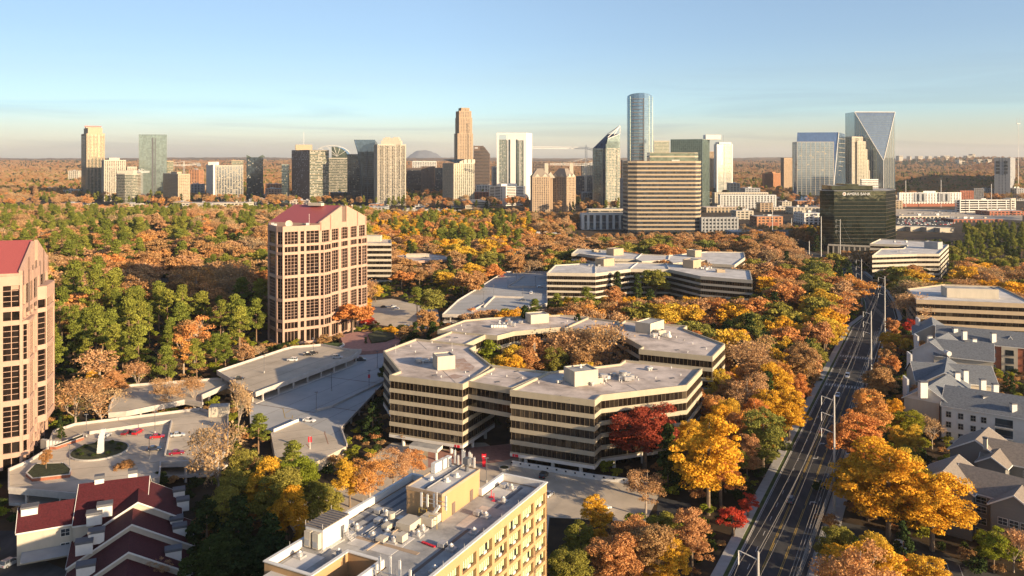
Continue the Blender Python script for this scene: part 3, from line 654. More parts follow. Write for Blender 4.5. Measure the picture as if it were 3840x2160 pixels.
for pl in ([kP(628,748),kP(650,840),kP(715,840),kP(715,815)],[kP(650,795),kP(700,768)],):
    pp=[Vector(G(*q,3.2)) for q in pl]
    for i in range(len(pp)-1): mk.obox((pp[i]+pp[i+1])/2,pp[i+1]-pp[i],(pp[i+1]-pp[i]).length,.25,3.2,3.23,'yel')
for pl in ([kP(1010,960),kP(1010,985),kP(1040,1075)],[kP(842,1075),kP(870,1110)]):
    pp=[Vector(G(*q,3.27)) for q in pl]
    for i in range(len(pp)-1): mk.obox((pp[i]+pp[i+1])/2,pp[i+1]-pp[i],(pp[i+1]-pp[i]).length,.25,3.27,3.30,'rust')
struct(mk.build('deck_markings'))
# left plaza deck
Lp=M4([kBL(380,425),kBL(535,372),kBL(1430,262),kBL(1510,290),kBL(1632,230),kBL(1632,565),kBL(1500,640),kBL(1150,650),kBL(1140,760),kBL(545,880),kBL(60,835),kBL(60,700),kBL(200,640),kBL(330,560)],6)
dL=deck('parking_deck','tan plaza deck with round island and parked cars, beside the leftmost pink tower',Lp,6,'conc',par=.9,open_edges=())
def wallL(a,c,z,h,m='deckw',w_=.4,lab=None,K=kBL,name='parapet_wall'):
    p=Vector(G(*K(*a),z)); q=Vector(G(*K(*c),z)); b=MB(); b.obox((p+q)/2,q-p,(q-p).length,w_,z,z+h,m); return tag(b.build(name),lab or 'low concrete wall','wall')
wallL((640,437),(1225,352),6,1.1,'deckw',lab='cream parapet wall behind the parked red cars')
wallL((1228,352),(1180,600),6,1.1,'deckw',lab='dark notched ramp wall between the parked cars')
b=MB(); b.obox(G(*kBL(1568,298),6),(1,.15),6.5,4.5,6,9.6,'creamL','roofG'); tag(b.build('stair_house'),'small cream stair house on the corner of the plaza deck','stair house')
# island with sculpture
ic=G(*kBL(712,560),6)
b=MB(); b.cyl(ic,8.6,6,6.5,'walk',36); b.cyl(ic,8.2,6.5,6.62,'soil',36); tag(b.build('round_island'),'round planted island with pale kerb on the plaza deck','planter')
p=G(*kBL(725,570),6.6); b=MB()
for i in range(8):
    z0=6.6+i*.95; x=p[0]-.3+ [0,.05,.1,.15,.2,.35,.6,.9][i]; b.obox((x,p[1]),(1,.15),1.9-.08*i,.9,z0,z0+.96,'white')
tag(b.build('sculpture'),'tall white leaning slab sculpture standing on the round island','sculpture')
for pts,lab in (([(355,545),(600,450),(600,475),(400,545)],'long planter with low brick wall at the foot of the left tower'),([(185,735),(250,665),(460,660),(510,705),(500,745),(230,775)],'six sided brick planter below the left tower')):
    pl=ccw(P4(kBL,pts,6)); b=MB(); b.prism(pl,6,6.9,'brick','soil'); b.ring(pl,.1,-.3,6.9,7.05,'deckw'); tag(b.build('planter'),lab,'planter')
# stair from tower
b=MB()
for i in range(7): b.obox((G(*kBL(320,540),6)[0]+i*.5,G(*kBL(320,540),6)[1]+i*.9),(1,-.5),3,.9,6,9-i*.42,'walk')
tag(b.build('steps'),'concrete steps rising to the left tower entrance','steps')
# far-left lower deck
Mp=M4([kBL(775,300),kBL(780,250),kBL(845,110),kBL(955,92),kBL(1550,48),kBL(1675,68),kBL(1445,170),kBL(1450,225),kBL(1320,205),kBL(900,290)],4)
deck('parking_deck','low tan parking deck half hidden by orange trees, beyond the plaza deck',Mp,4,'conc',cols=True)
# back parking deck
Bk=P4(kJ,[(40,608),(165,492),(350,378),(540,262),(700,256),(884,262),(884,520),(700,560),(560,618)],6.5)
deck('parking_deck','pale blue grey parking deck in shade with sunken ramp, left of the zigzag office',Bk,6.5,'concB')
for a,c,lab in (((570,380),(700,292),'left wall of the sunken ramp on the rear deck'),((572,384),(790,384),'front wall of the sunken ramp on the rear deck'),((375,545),(460,462),'sloping ramp wall on the rear deck'),((460,462),(690,470),'wall beside the lower bay of the rear deck'),((280,580),(375,525),'cream sunlit ramp wall on the rear deck')):
    wallL(a,c,6.5,1.2,'deckw',lab=lab,K=kJ)
st=MB()
for pl in ([(605,376),(700,300),(830,296),(800,378)],): st.face([(*q,6.52) for q in P4(kJ,pl,6.5)],'walk')
struct(st.build('ramp_floor'))
# tower forecourt: brick plaza, lawn, hedges
b=MB(); b.prism(ccw(P4(kP,[(1130,225),(1190,190),(1140,90),(1280,60),(1500,60),(1690,90),(1690,150),(1560,215),(1420,230),(1290,235)],5)),0,5,'paver'); keep(P4(kP,[(1130,225),(1140,90),(1280,60),(1500,60),(1690,90),(1560,215),(1290,235)],5),0); struct(b.build('brick_plaza'))
b=MB(); b.prism(ccw(P4(kP,[(975,195),(1000,160),(1180,160),(1185,185),(1115,215)],5)),0,5.1,'grass'); struct(b.build('lawn'))
kerb(P4(kP,[(985,205),(1115,222),(1185,185),(1170,170)],5.1),5.1,.8,.35,'white','kerb_wall','white kerb wall around the small lawn by the pink tower','wall')
b=MB(); b.prism(ccw(P4(kP,[(1400,95),(1480,60),(1640,85),(1640,120),(1560,150),(1430,165)],5)),4.9,5.9,'soil'); tag(b.build('raised_bed'),'raised planting bed on the pink brick plaza','planter')
# pavements, lots at ground
def flat(name,poly,m,z=.01,nogo=True,h=None):
    b=MB(); b.face([(*p,z) for p in ccw(poly)],m); 
    if nogo: keep(poly,.5)
    return struct(b.build(name))
flat('parking_lot',M4([(1375,1130),(1470,1120),(1640,1160),(1660,1230),(1545,1235),(1400,1215)],0),'conc',.012)
flat('parking_lot',M4([(960,1760),(1240,1830),(1470,1660),(1820,1660),(1900,1710),(2480,1840),(2420,1960),(2060,1940),(2040,2159),(1200,2159)],0),'conc',.008)
flat('driveway',P4(kR,[(-40,1080),(110,1110),(140,1180),(60,1290),(-60,1300)],0),'asph',.02)
flat('forecourt',P4(k3,[(-900,900),(100,800),(120,960),(-100,1020),(-900,1080)],0),'paver',.016,False)
flat('lawn',P4(kR,[(270,1370),(350,1180),(415,1180),(330,1330),(290,1400)],0),'grass',.02)
flat('lawn',P4(kM,[(560,680),(640,680),(900,830),(1000,1010),(830,1010),(720,830)],0),'grass',.02)
flat('lane',P4(kR,[(780,1190),(1000,1230),(1200,1330),(1420,1420),(1400,1460),(900,1300),(770,1250)],0),'asph',.02,True)
flat('lane',P4(kR,[(760,1200),(800,1250),(1100,1370),(1290,1500),(1700,1600),(1700,1490),(1420,1400),(1150,1270),(900,1210)],0),'asph',.017,True)
b=MB()
for x,y,x2,y2 in ((1140,1325,1155,1380),(1190,1350,1210,1405),(1245,1370,1265,1425),(1310,1385,1330,1445),(1370,1400,1390,1455)):
    p=Vector(G(*kR(x,y))); q=Vector(G(*kR(x2,y2))); b.obox((p+q)/2,q-p,(q-p).length,.15,.01,.035,'wline')
struct(b.build('bay_lines'))
# retaining wall with square notches beside the near lot
wallp=M4([k3(60,1055),k3(400,1110),k3(1010,1215),k3(1400,1262)],0); rw=kerb(wallp,0,1.6,.4,'white','retaining_wall','white wall with square holes below the ring office columns','wall')
for i in range(12):
    pass
pl=M4([k3(60,1055),k3(1010,1215),k3(1400,1262)],1.1)
h=MB()
for i in range(13):
    t=i/12.5; a=Vector(wallp[0]).lerp(Vector(wallp[-1]),t); 
    # stay on the polyline
    segs=[(Vector(wallp[j]),Vector(wallp[j+1])) for j in range(3)]; tot=sum((b_-a_).length for a_,b_ in segs); d=t*tot
    for a_,b_ in segs:
        if d<=(b_-a_).length: pt=a_+(b_-a_).normalized()*d; dd=(b_-a_).normalized(); break
        d-=(b_-a_).length
    h.obox(pt,dd,.55,.5,.8,1.3,'dark')
h.build('wall_notches',rw)
# planter tub and red totem
p=G(*k1(1885+0,1250)); 
p=G(1420+1885/4,1450+1260/4); b=MB(); b.cyl(p,1.5,0,1.1,'walk',20,1.8); b.cyl(p,1.4,1.1,1.15,'soil',20); tag(b.build('planter'),'round concrete tub planter at the corner of the near parking lot','planter')
p=G(1420+1580/4,1450+1200/4); b=MB(); b.obox(p,(1,-.1),1.0,.6,0,4.2,'redsign'); b.obox(p,(1,-.1),1.4,.7,2.9,4.2,'redsign'); q=tag(b.build('totem_sign'),'red totem sign standing in the shaded courtyard entrance','sign')
t_=MB(); t_.obox((p[0],p[1]-.42),(1,-.1),.9,.05,3.4,3.6,'signw'); t_.build('sign_stripe',q)

# slab joints and parking bay stripes on the decks
def cliplines(poly,ang,sp,z,w_,m,name,o0=0,seg=None):
    poly=ccw(poly); d=Vector((math.cos(ang),math.sin(ang))); e=Vector((-d.y,d.x)); b=MB(); t=[e.dot(Vector(p)) for p in poly]; s=min(t)+o0
    while s<max(t):
        xs=[]
        for i in range(len(poly)):
            a=Vector(poly[i]); c=Vector(poly[(i+1)%len(poly)]); ta,tc=e.dot(a)-s,e.dot(c)-s
            if (ta>0)!=(tc>0): q=a.lerp(c,ta/(ta-tc)); xs.append(d.dot(q))
        xs.sort()
        for i in range(0,len(xs)-1,2):
            x0,x1=xs[i]+.5,xs[i+1]-.5
            if x1-x0<2: continue
            parts=[(x0,x1)] if seg is None else [(x0+.3,x0+.3+seg),(x1-.3-seg,x1-.3)]
            for u,v in parts:
                if v<=x1 and u>=x0-.01: b.obox(d*((u+v)/2)+e*s,d,v-u,w_,z,z+.022,m)
        s+=sp
    return struct(b.build(name)) if b.v else None
ux=math.atan2(E[7][1]-E[6][1],E[7][0]-E[6][0])
M['joint']=mat('tarred joint',(.16,.14,.12),.9,.1)
M['faint']=mat('worn bay paint',(.55,.52,.45),.8,.25,1.5)
cliplines(E,ux,8.5,7,.14,'joint','slab_joints',3); cliplines(E,ux+math.pi/2,2.7,7.002,.11,'faint','bay_stripes',1,4.6)
cliplines(Lp,.25,9,6,.13,'joint','slab_joints',4)
cliplines(Gp,.45,8,3.27,.13,'joint','slab_joints',4); cliplines(Gp,.45+math.pi/2,2.7,3.272,.1,'faint','bay_stripes',1,4.5)
cliplines(Bk,.1,11,6.53,.15,'joint','slab_joints',4); cliplines(Bk,.1+math.pi/2,2.8,6.5,.11,'faint','bay_stripes',1,4.6)
cliplines(Fp,ux,12,3.2,.14,'joint','slab_joints',5)
lot2=M4([k3(60,1080),k3(1300,1275),k3(1500,1400),k3(600,1440)],0)
cliplines(lot2,.2+math.pi/2,2.8,.012,.12,'faint','bay_stripes',1,4.8)
# ---------------------------------------------------------------- gabled buildings
def house(root,c,d,l,wd,ze,zp,wall,roof,ov=.7,z0=0,trim='white',hip=False,roofname='roof',gablem=None):
    """gabled block: centre c, ridge direction d, length l, width wd"""
    d=Vector(d).normalized(); e=Vector((-d.y,d.x)); c=Vector(c)
    def q(s,t): p=c+d*s+e*t; return (p.x,p.y)
    hw=wd/2; hl=l/2
    w=MB(); b=MB()
    w.prism([q(-hl,-hw),q(hl,-hw),q(hl,hw),q(-hl,hw)],z0,ze,wall,bottom=False)
    g_=gablem or wall
    for s in (-hl,hl): w.face([(*q(s,-hw),ze),(*q(s,hw),ze),(*q(s,0),zp)],g_)
    w.build('wall',root)
    sl=(zp-ze)/hw; zo=ze-sl*ov; t=.3
    r=MB()
    for sg in (-1,1):
        o=hw+ov
        A_=[(*q(-hl-ov*.6,0),zp+t),(*q(hl+ov*.6,0),zp+t),(*q(hl+ov*.6,sg*o),zo+t),(*q(-hl-ov*.6,sg*o),zo+t)]
        B_=[(x,y,z-t) for x,y,z in A_]
        r.face(A_,roof); r.face(B_[::-1],roof)
    r.build(roofname,root)
    tr=MB()
    for s in (-hl-ov*.6,hl+ov*.6):
        for sg in (-1,1):
            o=hw+ov; a=Vector((*q(s,0),zp+t+.02)); f=Vector((*q(s,sg*o),zo+t+.02)); dn=Vector((0,0,-.42)); out=d.to_3d()*(.12 if s>0 else -.12)
            tr.face([a+out,f+out,f+dn+out,a+dn+out],trim); tr.face([a,a+out,f+out,f],trim); tr.face([a,f,f+dn,a+dn],trim)
    for sg in (-1,1):
        o=hw+ov; p0=Vector((*q(-hl-ov*.6,sg*o),zo+.25)); p1=Vector((*q(hl+ov*.6,sg*o),zo+.25)); up=Vector((0,0,-.35)); n_=(e*sg*.1).to_3d()
        tr.face([p0+n_,p1+n_,p1+up+n_,p0+up+n_],trim); tr.face([p0,p1,p1+n_,p0+n_],trim)
    tr.build('trim',root)
    keep([q(-hl,-hw),q(hl,-hw),q(hl,hw),q(-hl,hw)],2)
    return q
def windows(root,a,b,xs,zs,ww=1.5,hh=1.5,frame='white',shutter=None,glass='win'):
    """windows on wall a->b (outward = right hand)"""
    a=Vector(a); b=Vector(b)
    for x in xs:
        for z in zs:
            w=MB(); w.wall(a,b,x-ww/2-.12,x+ww/2+.12,z-.12,z+hh+.12,0,.06,frame)
            w.wall(a,b,x-ww/2,x+ww/2,z+hh/2-.04,z+hh/2+.04,.0,.12,frame)
            if shutter:
                for sg in (-1,1): w.wall(a,b,x+sg*(ww/2+.35)-.2,x+sg*(ww/2+.35)+.2,z,z+hh,0,.08,shutter)
            w=w.build('window',root)
            for xa_,xb_ in ((x-ww/2,x-.04),(x+.04,x+ww/2)): g_=MB(); g_.wall(a,b,xa_,xb_,z,z+hh,.0,.09,glass); g_.build('pane',w)
def chimney(root,p,z0,z1,w_=1.3,m='white',d=(1,0)):
    b=MB(); b.obox(p,d,w_,w_*.8,z0,z1,m); b.obox(p,d,w_+.2,w_*.8+.2,z1,z1+.45,'greyd'); 
    rf=[o for o in root.children if o.name.startswith('roof')]
    b.build('chimney',rf[0] if rf else root)
# -- red roofed condominium rows, bottom left
rc=thing('townhouse_row','cream townhouses with shade-darkened red shingle roofs stepping down in rows, bottom left corner','townhouses',(-92,190,0))
vd=Vector((-.40,.916)); ud=Vector((.916,.40))
pk=[((527,1848),14.2,9.0),((516.5,1888),12.6,9.0),((494.5,1971.6),11.2,12.6),((482,2076),9.6,12.0),((470,2190),8.0,12.0)]
peaks=[Vector(G(*p,z)) for p,z,h in pk]
def ps(i): return pk[i]
for i in (1,2,3,4):
    p=peaks[i]; zp=pk[i][1]; hw=pk[i][2]+1.2
    ln=15 if i>1 else 17
    c=p+vd*(ln/2+.5); house(rc,tuple(c),tuple(vd),ln,hw*2,zp-hw*.56,zp,'creamL','redsh',ov=.35,trim='white')
for (x,y),z,w_ in (((750,940),12.4,3.4),((675,1000),11.2,3.4),((690,1130),10.2,3.4),((603,1205),8.9,3.6),((615,1370),7.4,3.8),((1280,835),9.2,2.9),((1308,905),8.6,3.0),((1262,1040),7.2,3.0),((1285,1095),7.0,3.2),((1240,1260),6.2,3.6)):
    p=G(*kBL(x,y),z); b=MB(); b.obox(p,ud,w_,2.4,z-2.6,z,'white'); b.obox(p,ud,w_+.3,2.7,z,z+.6,'greyd'); b.build('chimney',rc)
# long rear roof and left wing
p0=Vector(G(*kBL(555,800),14.5)); p1=Vector(G(*kBL(1080,737),14.5)); d=p1-p0
n_=Vector((d.y,-d.x)).normalized()
house(rc,tuple((p0+p1)/2),tuple(d),d.length-1,20,8.0,14.5,'creamL','redsh',ov=.3)
p0=Vector(G(*kBL(155,955),12.0)); p1=Vector(G(*kBL(560,890),12.0)); d=p1-p0
q=house(rc,tuple((p0+p1)/2+Vector((0,-1))),tuple(d),d.length,11,8.2,12.0,'creamL','redsh',ov=.4)
dd=d.normalized(); e=Vector((-dd.y,dd.x)); cc=(p0+p1)/2+Vector((0,-1))
a=cc-dd*(d.length/2)-e*5.5; b_=cc+dd*(d.length/2)-e*5.5
windows(rc,a,b_,[d.length-2.2],[5.4,1.9],1.9,1.7)
b=MB(); b.obox(G(*kBL(213,955),12.4),dd,3.6,2.4,9.3,12.4,'white'); b.obox(G(*kBL(213,955),12.4),dd,3.9,2.7,12.4,12.9,'greyd'); b.build('chimney',rc)
for (x,y),z in (((735,735),15.6),((975,695),15.6)):
    p=G(*kBL(x*.995-20,y+15),z); b=MB(); b.obox(p,ud,2.2,1.6,z-3,z,'white'); b.obox(p,ud,2.4,1.8,z,z+.9,'greyd'); b.build('chimney',rc)
b=MB(); P_=[a+dd*1-e*.1,b_-e*.1,b_-e*4.5,a+dd*1-e*4.5]; b.face([(P_[0].x,P_[0].y,1.6+1.6),(P_[1].x,P_[1].y,3.2),(P_[2].x,P_[2].y,2.3),(P_[3].x,P_[3].y,2.3)],'grey'); b.build('porch_roof',rc)
flat('driveway',M4([(0,1990),(90,1990),(140,2090),(300,2160),(300,2300),(0,2300)],0),'asph',.02)
# -- grey houses at right
def wallpts(c,d,l,wd,side):
    d=Vector(d).normalized(); e=Vector((-d.y,d.x)); c=Vector(c)
    if side=='R': return c-e*wd/2-d*l/2, c-e*wd/2+d*l/2      # right-hand long wall, outward = -e
    if side=='F': return c-d*l/2+e*wd/2, c-d*l/2-e*wd/2      # end wall facing -d
    if side=='B': return c+d*l/2-e*wd/2, c+d*l/2+e*wd/2
g1=thing('apartment_house','grey sided apartment house with brown gables, nearest on the right','apartment house',(130,212,0))
def gab(root,pk,ap,z,hw,extra,wall,roof,rise=4.2,**kw):
    p=Vector(G(*pk,z)); q=Vector(G(*ap,z)); d=q-p; l=d.length+extra; d.normalize(); c=p+d*l/2
    house(root,tuple(c),tuple(d),l,hw*2,z-rise,z,wall,roof,**kw); return c,d,l
c,d,l=gab(g1,kU(960,500),kU(1095,360),16.6,6.8,0,'siding','shing'); 
c,d,l=gab(g1,kU(1120,435),kU(1690,575),16.3,6.6,14,'siding','shing',rise=4.0)
f,s=c-d*l/2,c+d*l/2; e=Vector((-d.y,d.x)); sd=-1 if (c-e).length<(c+e).length else 1
w0,w1=(c+e*6.6*sd-d*l/2,c+e*6.6*sd+d*l/2)
if sd==1: w0,w1=w1,w0
# front wall windows
L_=(w1-w0).length
windows(g1,w0,w1,[x for x in np.arange(3.2,L_-2,3.6)],[1.2,4.2,7.2,9.7][:3]+[9.6],2.4,1.6)
c,d,l=gab(g1,kU(1600,722),kU(1655,655),15.2,5.2,4,'siding','shing',rise=3.4)
a,b_=wallpts(c,d,l,10.4,'F'); windows(g1,a,b_,[2.7,5.2,7.7],[1.2,4.2,7.2],2.0,1.6)
g2=thing('apartment_house','grey sided apartment house with tan roofs, behind the nearest grey one','apartment house',(150,255,0))
c,d,l=gab(g2,kU(1250,220),kU(1365,110),14.6,7,0,'siding','shing'); a,b_=wallpts(c,d,l,14,'F'); windows(g2,a,b_,[10.8],[6.6],1.6,1.5)
c,d,l=gab(g2,kU(1340,195),kU(1690,262),14.4,6.8,22,'siding','shing',rise=4.0)
e=Vector((-d.y,d.x)); sd=-1 if (c-e).length<(c+e).length else 1
w0,w1=(c+e*6.8*sd-d*l/2,c+e*6.8*sd+d*l/2)
if sd==1: w0,w1=w1,w0
windows(g2,w0,w1,[x for x in np.arange(12,(w1-w0).length-2,4.2)],[3.6,7.2],2.2,1.6)
c,d,l=gab(g2,kU(1395,372),kU(1440,330),12.6,3.6,3,'siding','shing',rise=2.2); a,b_=wallpts(c,d,l,7.2,'F'); windows(g2,a,b_,[3.4],[6.2],2.0,1.5)
chimney(g2,G(*kU(1340,240),14.6),12.5,15.8,1.1,'creamL',(.7,-.7))
# -- slate roofed apartments
s1=thing('apartment_block','white brick apartment block with blue grey slate roof, nearest of the slate roofed blocks','apartment block',(195,290,0))
cE=Vector(G(3531,1519,12.6)); rE=Vector(G(3840,1569,12.6)); d=(rE-cE).normalized(); e=Vector((-d.y,d.x))   # front eave
Lw=72; hw=8.5; c=cE+d*Lw/2+e*hw
house(s1,tuple(c),tuple(d),Lw,hw*2,12.6,17.6,'white','slate',ov=.5)
w0=cE; w1=cE+d*Lw
xs=[2.2,6.0,9.8,13.0,27.5,36,44,50,56]; windows(s1,w0,w1,xs,[1.6,5.2,8.8],1.5,1.9,'creamL')
for x in (19,37.5+1,60):
    for z in (1.3,4.9,8.5):
        b=MB(); b.wall(w0,w1,x-2.6,x+2.6,z,z+2.7,0,.08,'darkg'); b.wall(w0,w1,x-2.7,x+2.7,z-.15,z,0,1.2,'white')
        for u in range(14): b.wall(w0,w1,x-2.6+u*.4,x-2.55+u*.4,z,z+1,1.1,1.15,'greyd')
        b.wall(w0,w1,x-2.6,x+2.6,z+1,z+1.08,1.08,1.16,'greyd'); b.build('balcony',s1)
# end gable facing the road
p=cE-d*0+e*hw
hb=MB(); q0=cE; q1=cE+e*2*hw; nn=-d
hb.face([(q0.x+nn.x*.8,q0.y+nn.y*.8,0),(q1.x+nn.x*.8,q1.y+nn.y*.8,0),(q1.x+nn.x*.8,q1.y+nn.y*.8,12),(q0.x+nn.x*.8,q0.y+nn.y*.8,12)],'brick'); m_=(q0+q1)/2+nn*.8
hb.face([(q0.x+nn.x*.8,q0.y+nn.y*.8,12),(q1.x+nn.x*.8,q1.y+nn.y*.8,12),(m_.x,m_.y,16.4)],'white'); hb.build('brick_gable',s1)
for x,z in ((1020,1020),(1335,1100)):
    chimney(s1,G(*kS(x,z),15.0),13,16.3,1.7)
def gabS(root,pk,ap,z,hw,extra,rise,wall='creamL',**kw): return gab(root,kS(*pk),kS(*ap),z,hw,extra,wall,'slate',rise=rise,**kw)
gabS(s1,(400,880),(590,760),17.4,8.0,4,5.0,wall='creamL',gablem='white')
chimney(s1,G(*kS(350,850),18.5),14,19.5,2.6)
b=MB()
s2=thing('apartment_block','slate roofed apartment block with tall white gable ends, between two similar ones','apartment block',(200,330,0))
c,d,l=gabS(s2,(225,600),(900,640),17.0,9,6,5.0)
gabS(s2,(585,720),(600,640),17.2,8,14,5.0)
s3=thing('apartment_block','slate roofed apartment block with white pointed gable and half round dormer','apartment block',(205,360,0))
gabS(s3,(425,385),(620,290),17.0,7.5,0,5.0,wall='white'); gabS(s3,(480,350),(1000,400),17.2,9,4,5.4,wall='creamL')
dm=MB(); p=G(*kS(635,490),14.5); dm.tube((p[0],p[1]-.2,13.6),(p[0],p[1]+3,13.6),1.1,1.1,'white',16); dm.build('dormer',s3)
s4=thing('apartment_block','brick and cream balconied apartment block with slate roof and small dormer, farthest of its row','apartment block',(235,390,0))
a4=Vector(G(3690,1290,12.6)); b4=Vector(G(3817,1302,12.6)); d=(b4-a4).normalized(); e=Vector((-d.y,d.x)); Lw=58; st=a4-d*20
house(s4,tuple(st+d*Lw/2+e*9),tuple(d),Lw,18,12.6,17.8,'brick','slate',ov=.5)
w0,w1=st,st+d*Lw
for x0,x1,m in ((27,33.5,'creamL'),(41.5,46,'creamL')):
    b=MB(); b.wall(w0,w1,x0,x1,0,12.4,0,.8,m); b.build('wall_bay',s4)
for x in (23.6,30.2,37.5,43.8,49,54):
    for z in (1.4,4.9,8.6):
        if x in (30.2,37.5): 
            b=MB(); o_=.85 if x==30.2 else .05; b.wall(w0,w1,x-1.7,x+1.7,z,z+2.4,0,o_,'darkg'); b.wall(w0,w1,x-1.8,x+1.8,z-.1,z,0,o_+.9,'greyd')
            for u in range(9): b.wall(w0,w1,x-1.7+u*.42,x-1.64+u*.42,z,z+.9,o_+.8,o_+.86,'dark')
            b.build('balcony',s4)
        else: windows(s4,w0,w1,[x],[z+.2],1.6,1.7,'white','greyd')
for q in ((700,285),(800,315),(1115,340)): chimney(s4,G(*kS(*q),15.5),13,17.6,2.0)
dm=MB(); p=Vector(G(*kS(1300,380),14.0)); house(s4,tuple(p+e*1.5),tuple(e),3.4,2.6,14.6,16.2,'white','slate',ov=.25,z0=12.8,roofname='dormer_roof')
gabS(s4,(460,200),(450,150),17.6,8.5,8,5.2)
for (x0,y0,x1,y1,zb) in ((205,505,205,730,17.5),(280,310,280,490,17.5),(165,770,165,985,17.0),(295,125,290,280,17.5)):
    p=G(*kS(x0,y0),17.5); b=MB(); b.obox(p,(.2,.98),6,.7,0,17.6,'white'); b.build('gable_parapet',s2 if x0==205 else s3 if x0==280 else s1 if x0==165 else s4)
for (x,y,rt) in ((820,420,s3),(905,395,s3),(720,770,s2),(810,745,s2),(1000,850,s2),(425,365,s3),(1135,900,s2)): chimney(rt,G(*kS(x,y),15.5),12,17.3,1.9)

# ---------------------------------------------------------------- road
def cl(Y): return 61.8+.522*(Y-196)
path=[(cl(Y),Y) for Y in range(120,500,20)]
path+=[(232,512),(252,560),(270,610),(286,665),(300,720),(309,780),(312,840),(310,900),(318,980),(330,1080),(345,1200)]
def offpath(path,o):
    r=[]
    for i,p in enumerate(path):
        a=Vector(path[max(0,i-1)]); b=Vector(path[min(len(path)-1,i+1)]); d=(b-a).normalized(); r.append(Vector(p)+Vector((d.y,-d.x))*o)
    return r
def strip(o0,o1,z,m,name,i0=0,i1=None,z0=None):
    a=offpath(path,o0)[i0:i1]; c=offpath(path,o1)[i0:i1]; b=MB()
    for i in range(len(a)-1):
        b.face([(a[i].x,a[i].y,z),(c[i].x,c[i].y,z),(c[i+1].x,c[i+1].y,z),(a[i+1].x,a[i+1].y,z)],m)
        if z0 is not None:
            for s in (a,c): b.face([(s[i].x,s[i].y,z0),(s[i+1].x,s[i+1].y,z0),(s[i+1].x,s[i+1].y,z),(s[i].x,s[i].y,z)],m)
    return struct(b.build(name))
strip(-8.2,8.2,.03,'asph','road')
strip(-12.2,-9.6,.16,'walk','sidewalk',0,20,z0=0); strip(8.35,12.6,.16,'walk','sidewalk',0,9,z0=0); strip(9.6,12,.16,'walk','sidewalk',13,24,z0=0)
strip(-8.5,-8.2,.16,'walk','kerb',z0=0); strip(8.2,8.5,.16,'walk','kerb',z0=0)
strip(-9.6,-8.5,.05,'grass','verge')
keep([tuple(p) for p in offpath(path,-13)]+[tuple(p) for p in offpath(path,13.5)][::-1],0)
mk=MB()
def dash(o,w_,m,y0,y1,on,offl):
    d=Vector((.463,.886)); s=0; st_=Vector((cl(y0),y0))+Vector((d.y,-d.x))*o; tot=(y1-y0)/.886
    while s<tot:
        a=st_+d*s; mk.obox(a+d*on/2,d,on,w_,.031,.042,m); s+=on+offl
for o in (-2.0,-1.65,2.0,2.35): dash(o,.16,'yel',125,345,400 if False else 22,.01 if o in(-2.0,2.35) else 3)
for o in (-5.1,5.3): dash(o,.15,'wline',125,480,3,7)
dash(-8.0,.12,'wline',125,480,30,.01)
for yc in (357,409):
    for i in range(14):
        o=-7.5+i*1.15; p=Vector((cl(yc),yc))+Vector((.886,-.463))*o; mk.obox(p,(.463,.886),3.0,.55,.031,.043,'wline')
    for dy in (-2.2,2.2):
        p=Vector((cl(yc+dy),yc+dy)); mk.obox(p,(.886,-.463),15.6,.2,.031,.044,'wline')
def arrow(yc,o,flip):
    d=Vector((.463,.886)); e=Vector((d.y,-d.x)); p=Vector((cl(yc),yc))+e*o; s=-1 if flip else 1
    pts=[(0,-1.5),(.25,-1.5),(.25,.3),(1.0,.6),(1.0,.2),(1.7,.9),(1.0,1.6),(1.0,1.2),(0,.8)]
    mk.face([(*(p+e*(x-.6)*s*(1)+d*y*s),.043) for x,y in pts],'wline')
for yc,o,f in ((285,0,0),(272,0,1),(318,3.7,0),(303,3.7,0),(238,3.7,0)): arrow(yc,o,f)
struct(mk.build('road_markings'))
# ---------------------------------------------------------------- power poles and cables
polz=[]
def pole(p,h,arms=3,label='',side=-1,r=.42,m='steel'):
    root=thing('power_pole',label,'power pole',(p[0],p[1],0)); b=MB(); b.cyl(p,r,0,h,m,10,r*.45); b.cyl(p,r*2,0,.5,'walk',10); b.build('pole',root)
    d=Vector((.463,.886)); e=Vector((d.y,-d.x))*side; tips=[]
    for i in range(arms):
        z=h-1.5-i*4.6; t=Vector(p)+e*3.4
        a=MB(); a.tube((*p,z),(t.x,t.y,z+.9),.14,.09,m); a.build('arm',root)
        a=MB(); a.tube((t.x,t.y,z+.9),(t.x,t.y,z-1.6),.11,.11,'white'); a.build('insulator',root); tips.append((t.x,t.y,z-1.6))
    polz.append((p,h,tips)); return root
pole((43.2,143),31,3,'grey steel power pole with curved arms, cut by the bottom edge of the photo')
pole(G(*kR(785,1150)),33,3,'tallest grey steel power pole with three arms beside the road, nearest the crosswalk side')
pole(G(*kR(958,500)),29,3,'grey steel power pole with three arms just beyond the crosswalks')
pole(G(*kR(1022,318)),33,3,'grey power pole with three arms rising against dark trees left of the cream office')
pole(G(*kM(990,1150)),31,3,'slim grey power pole in the dark gap between orange trees')
pole(G(*kM(783,865)),48,3,'tall pale power pole in front of the black glass tower')
tips=[[G2[2] for G2 in polz]]
wr=MB()
def cable(a,b,sag,r=.03,n=10):
    r*=1.15
    a=Vector(a); b=Vector(b); pr=a
    for i in range(1,n+1):
        t=i/n; p=a.lerp(b,t); p.z-=sag*4*t*(1-t); wr.tube(pr,p,r,r,'wire',4); pr=p
for i in range(len(polz)-1):
    for j in range(3): cable(polz[i][2][j],polz[i+1][2][j],2.2)
    for z in (10.5,9.8,9.1,8.2): cable((*polz[i][0],z),(*polz[i+1][0],z),1.0,.055)
    cable((*polz[i][0],polz[i][1]),(*polz[i+1][0],polz[i+1][1]),1.5,.04)
p0=polz[0]; dd=Vector((-.463,-.886,0))*70
for j in range(3): cable(Vector(p0[2][j])+dd,p0[2][j],2.2)
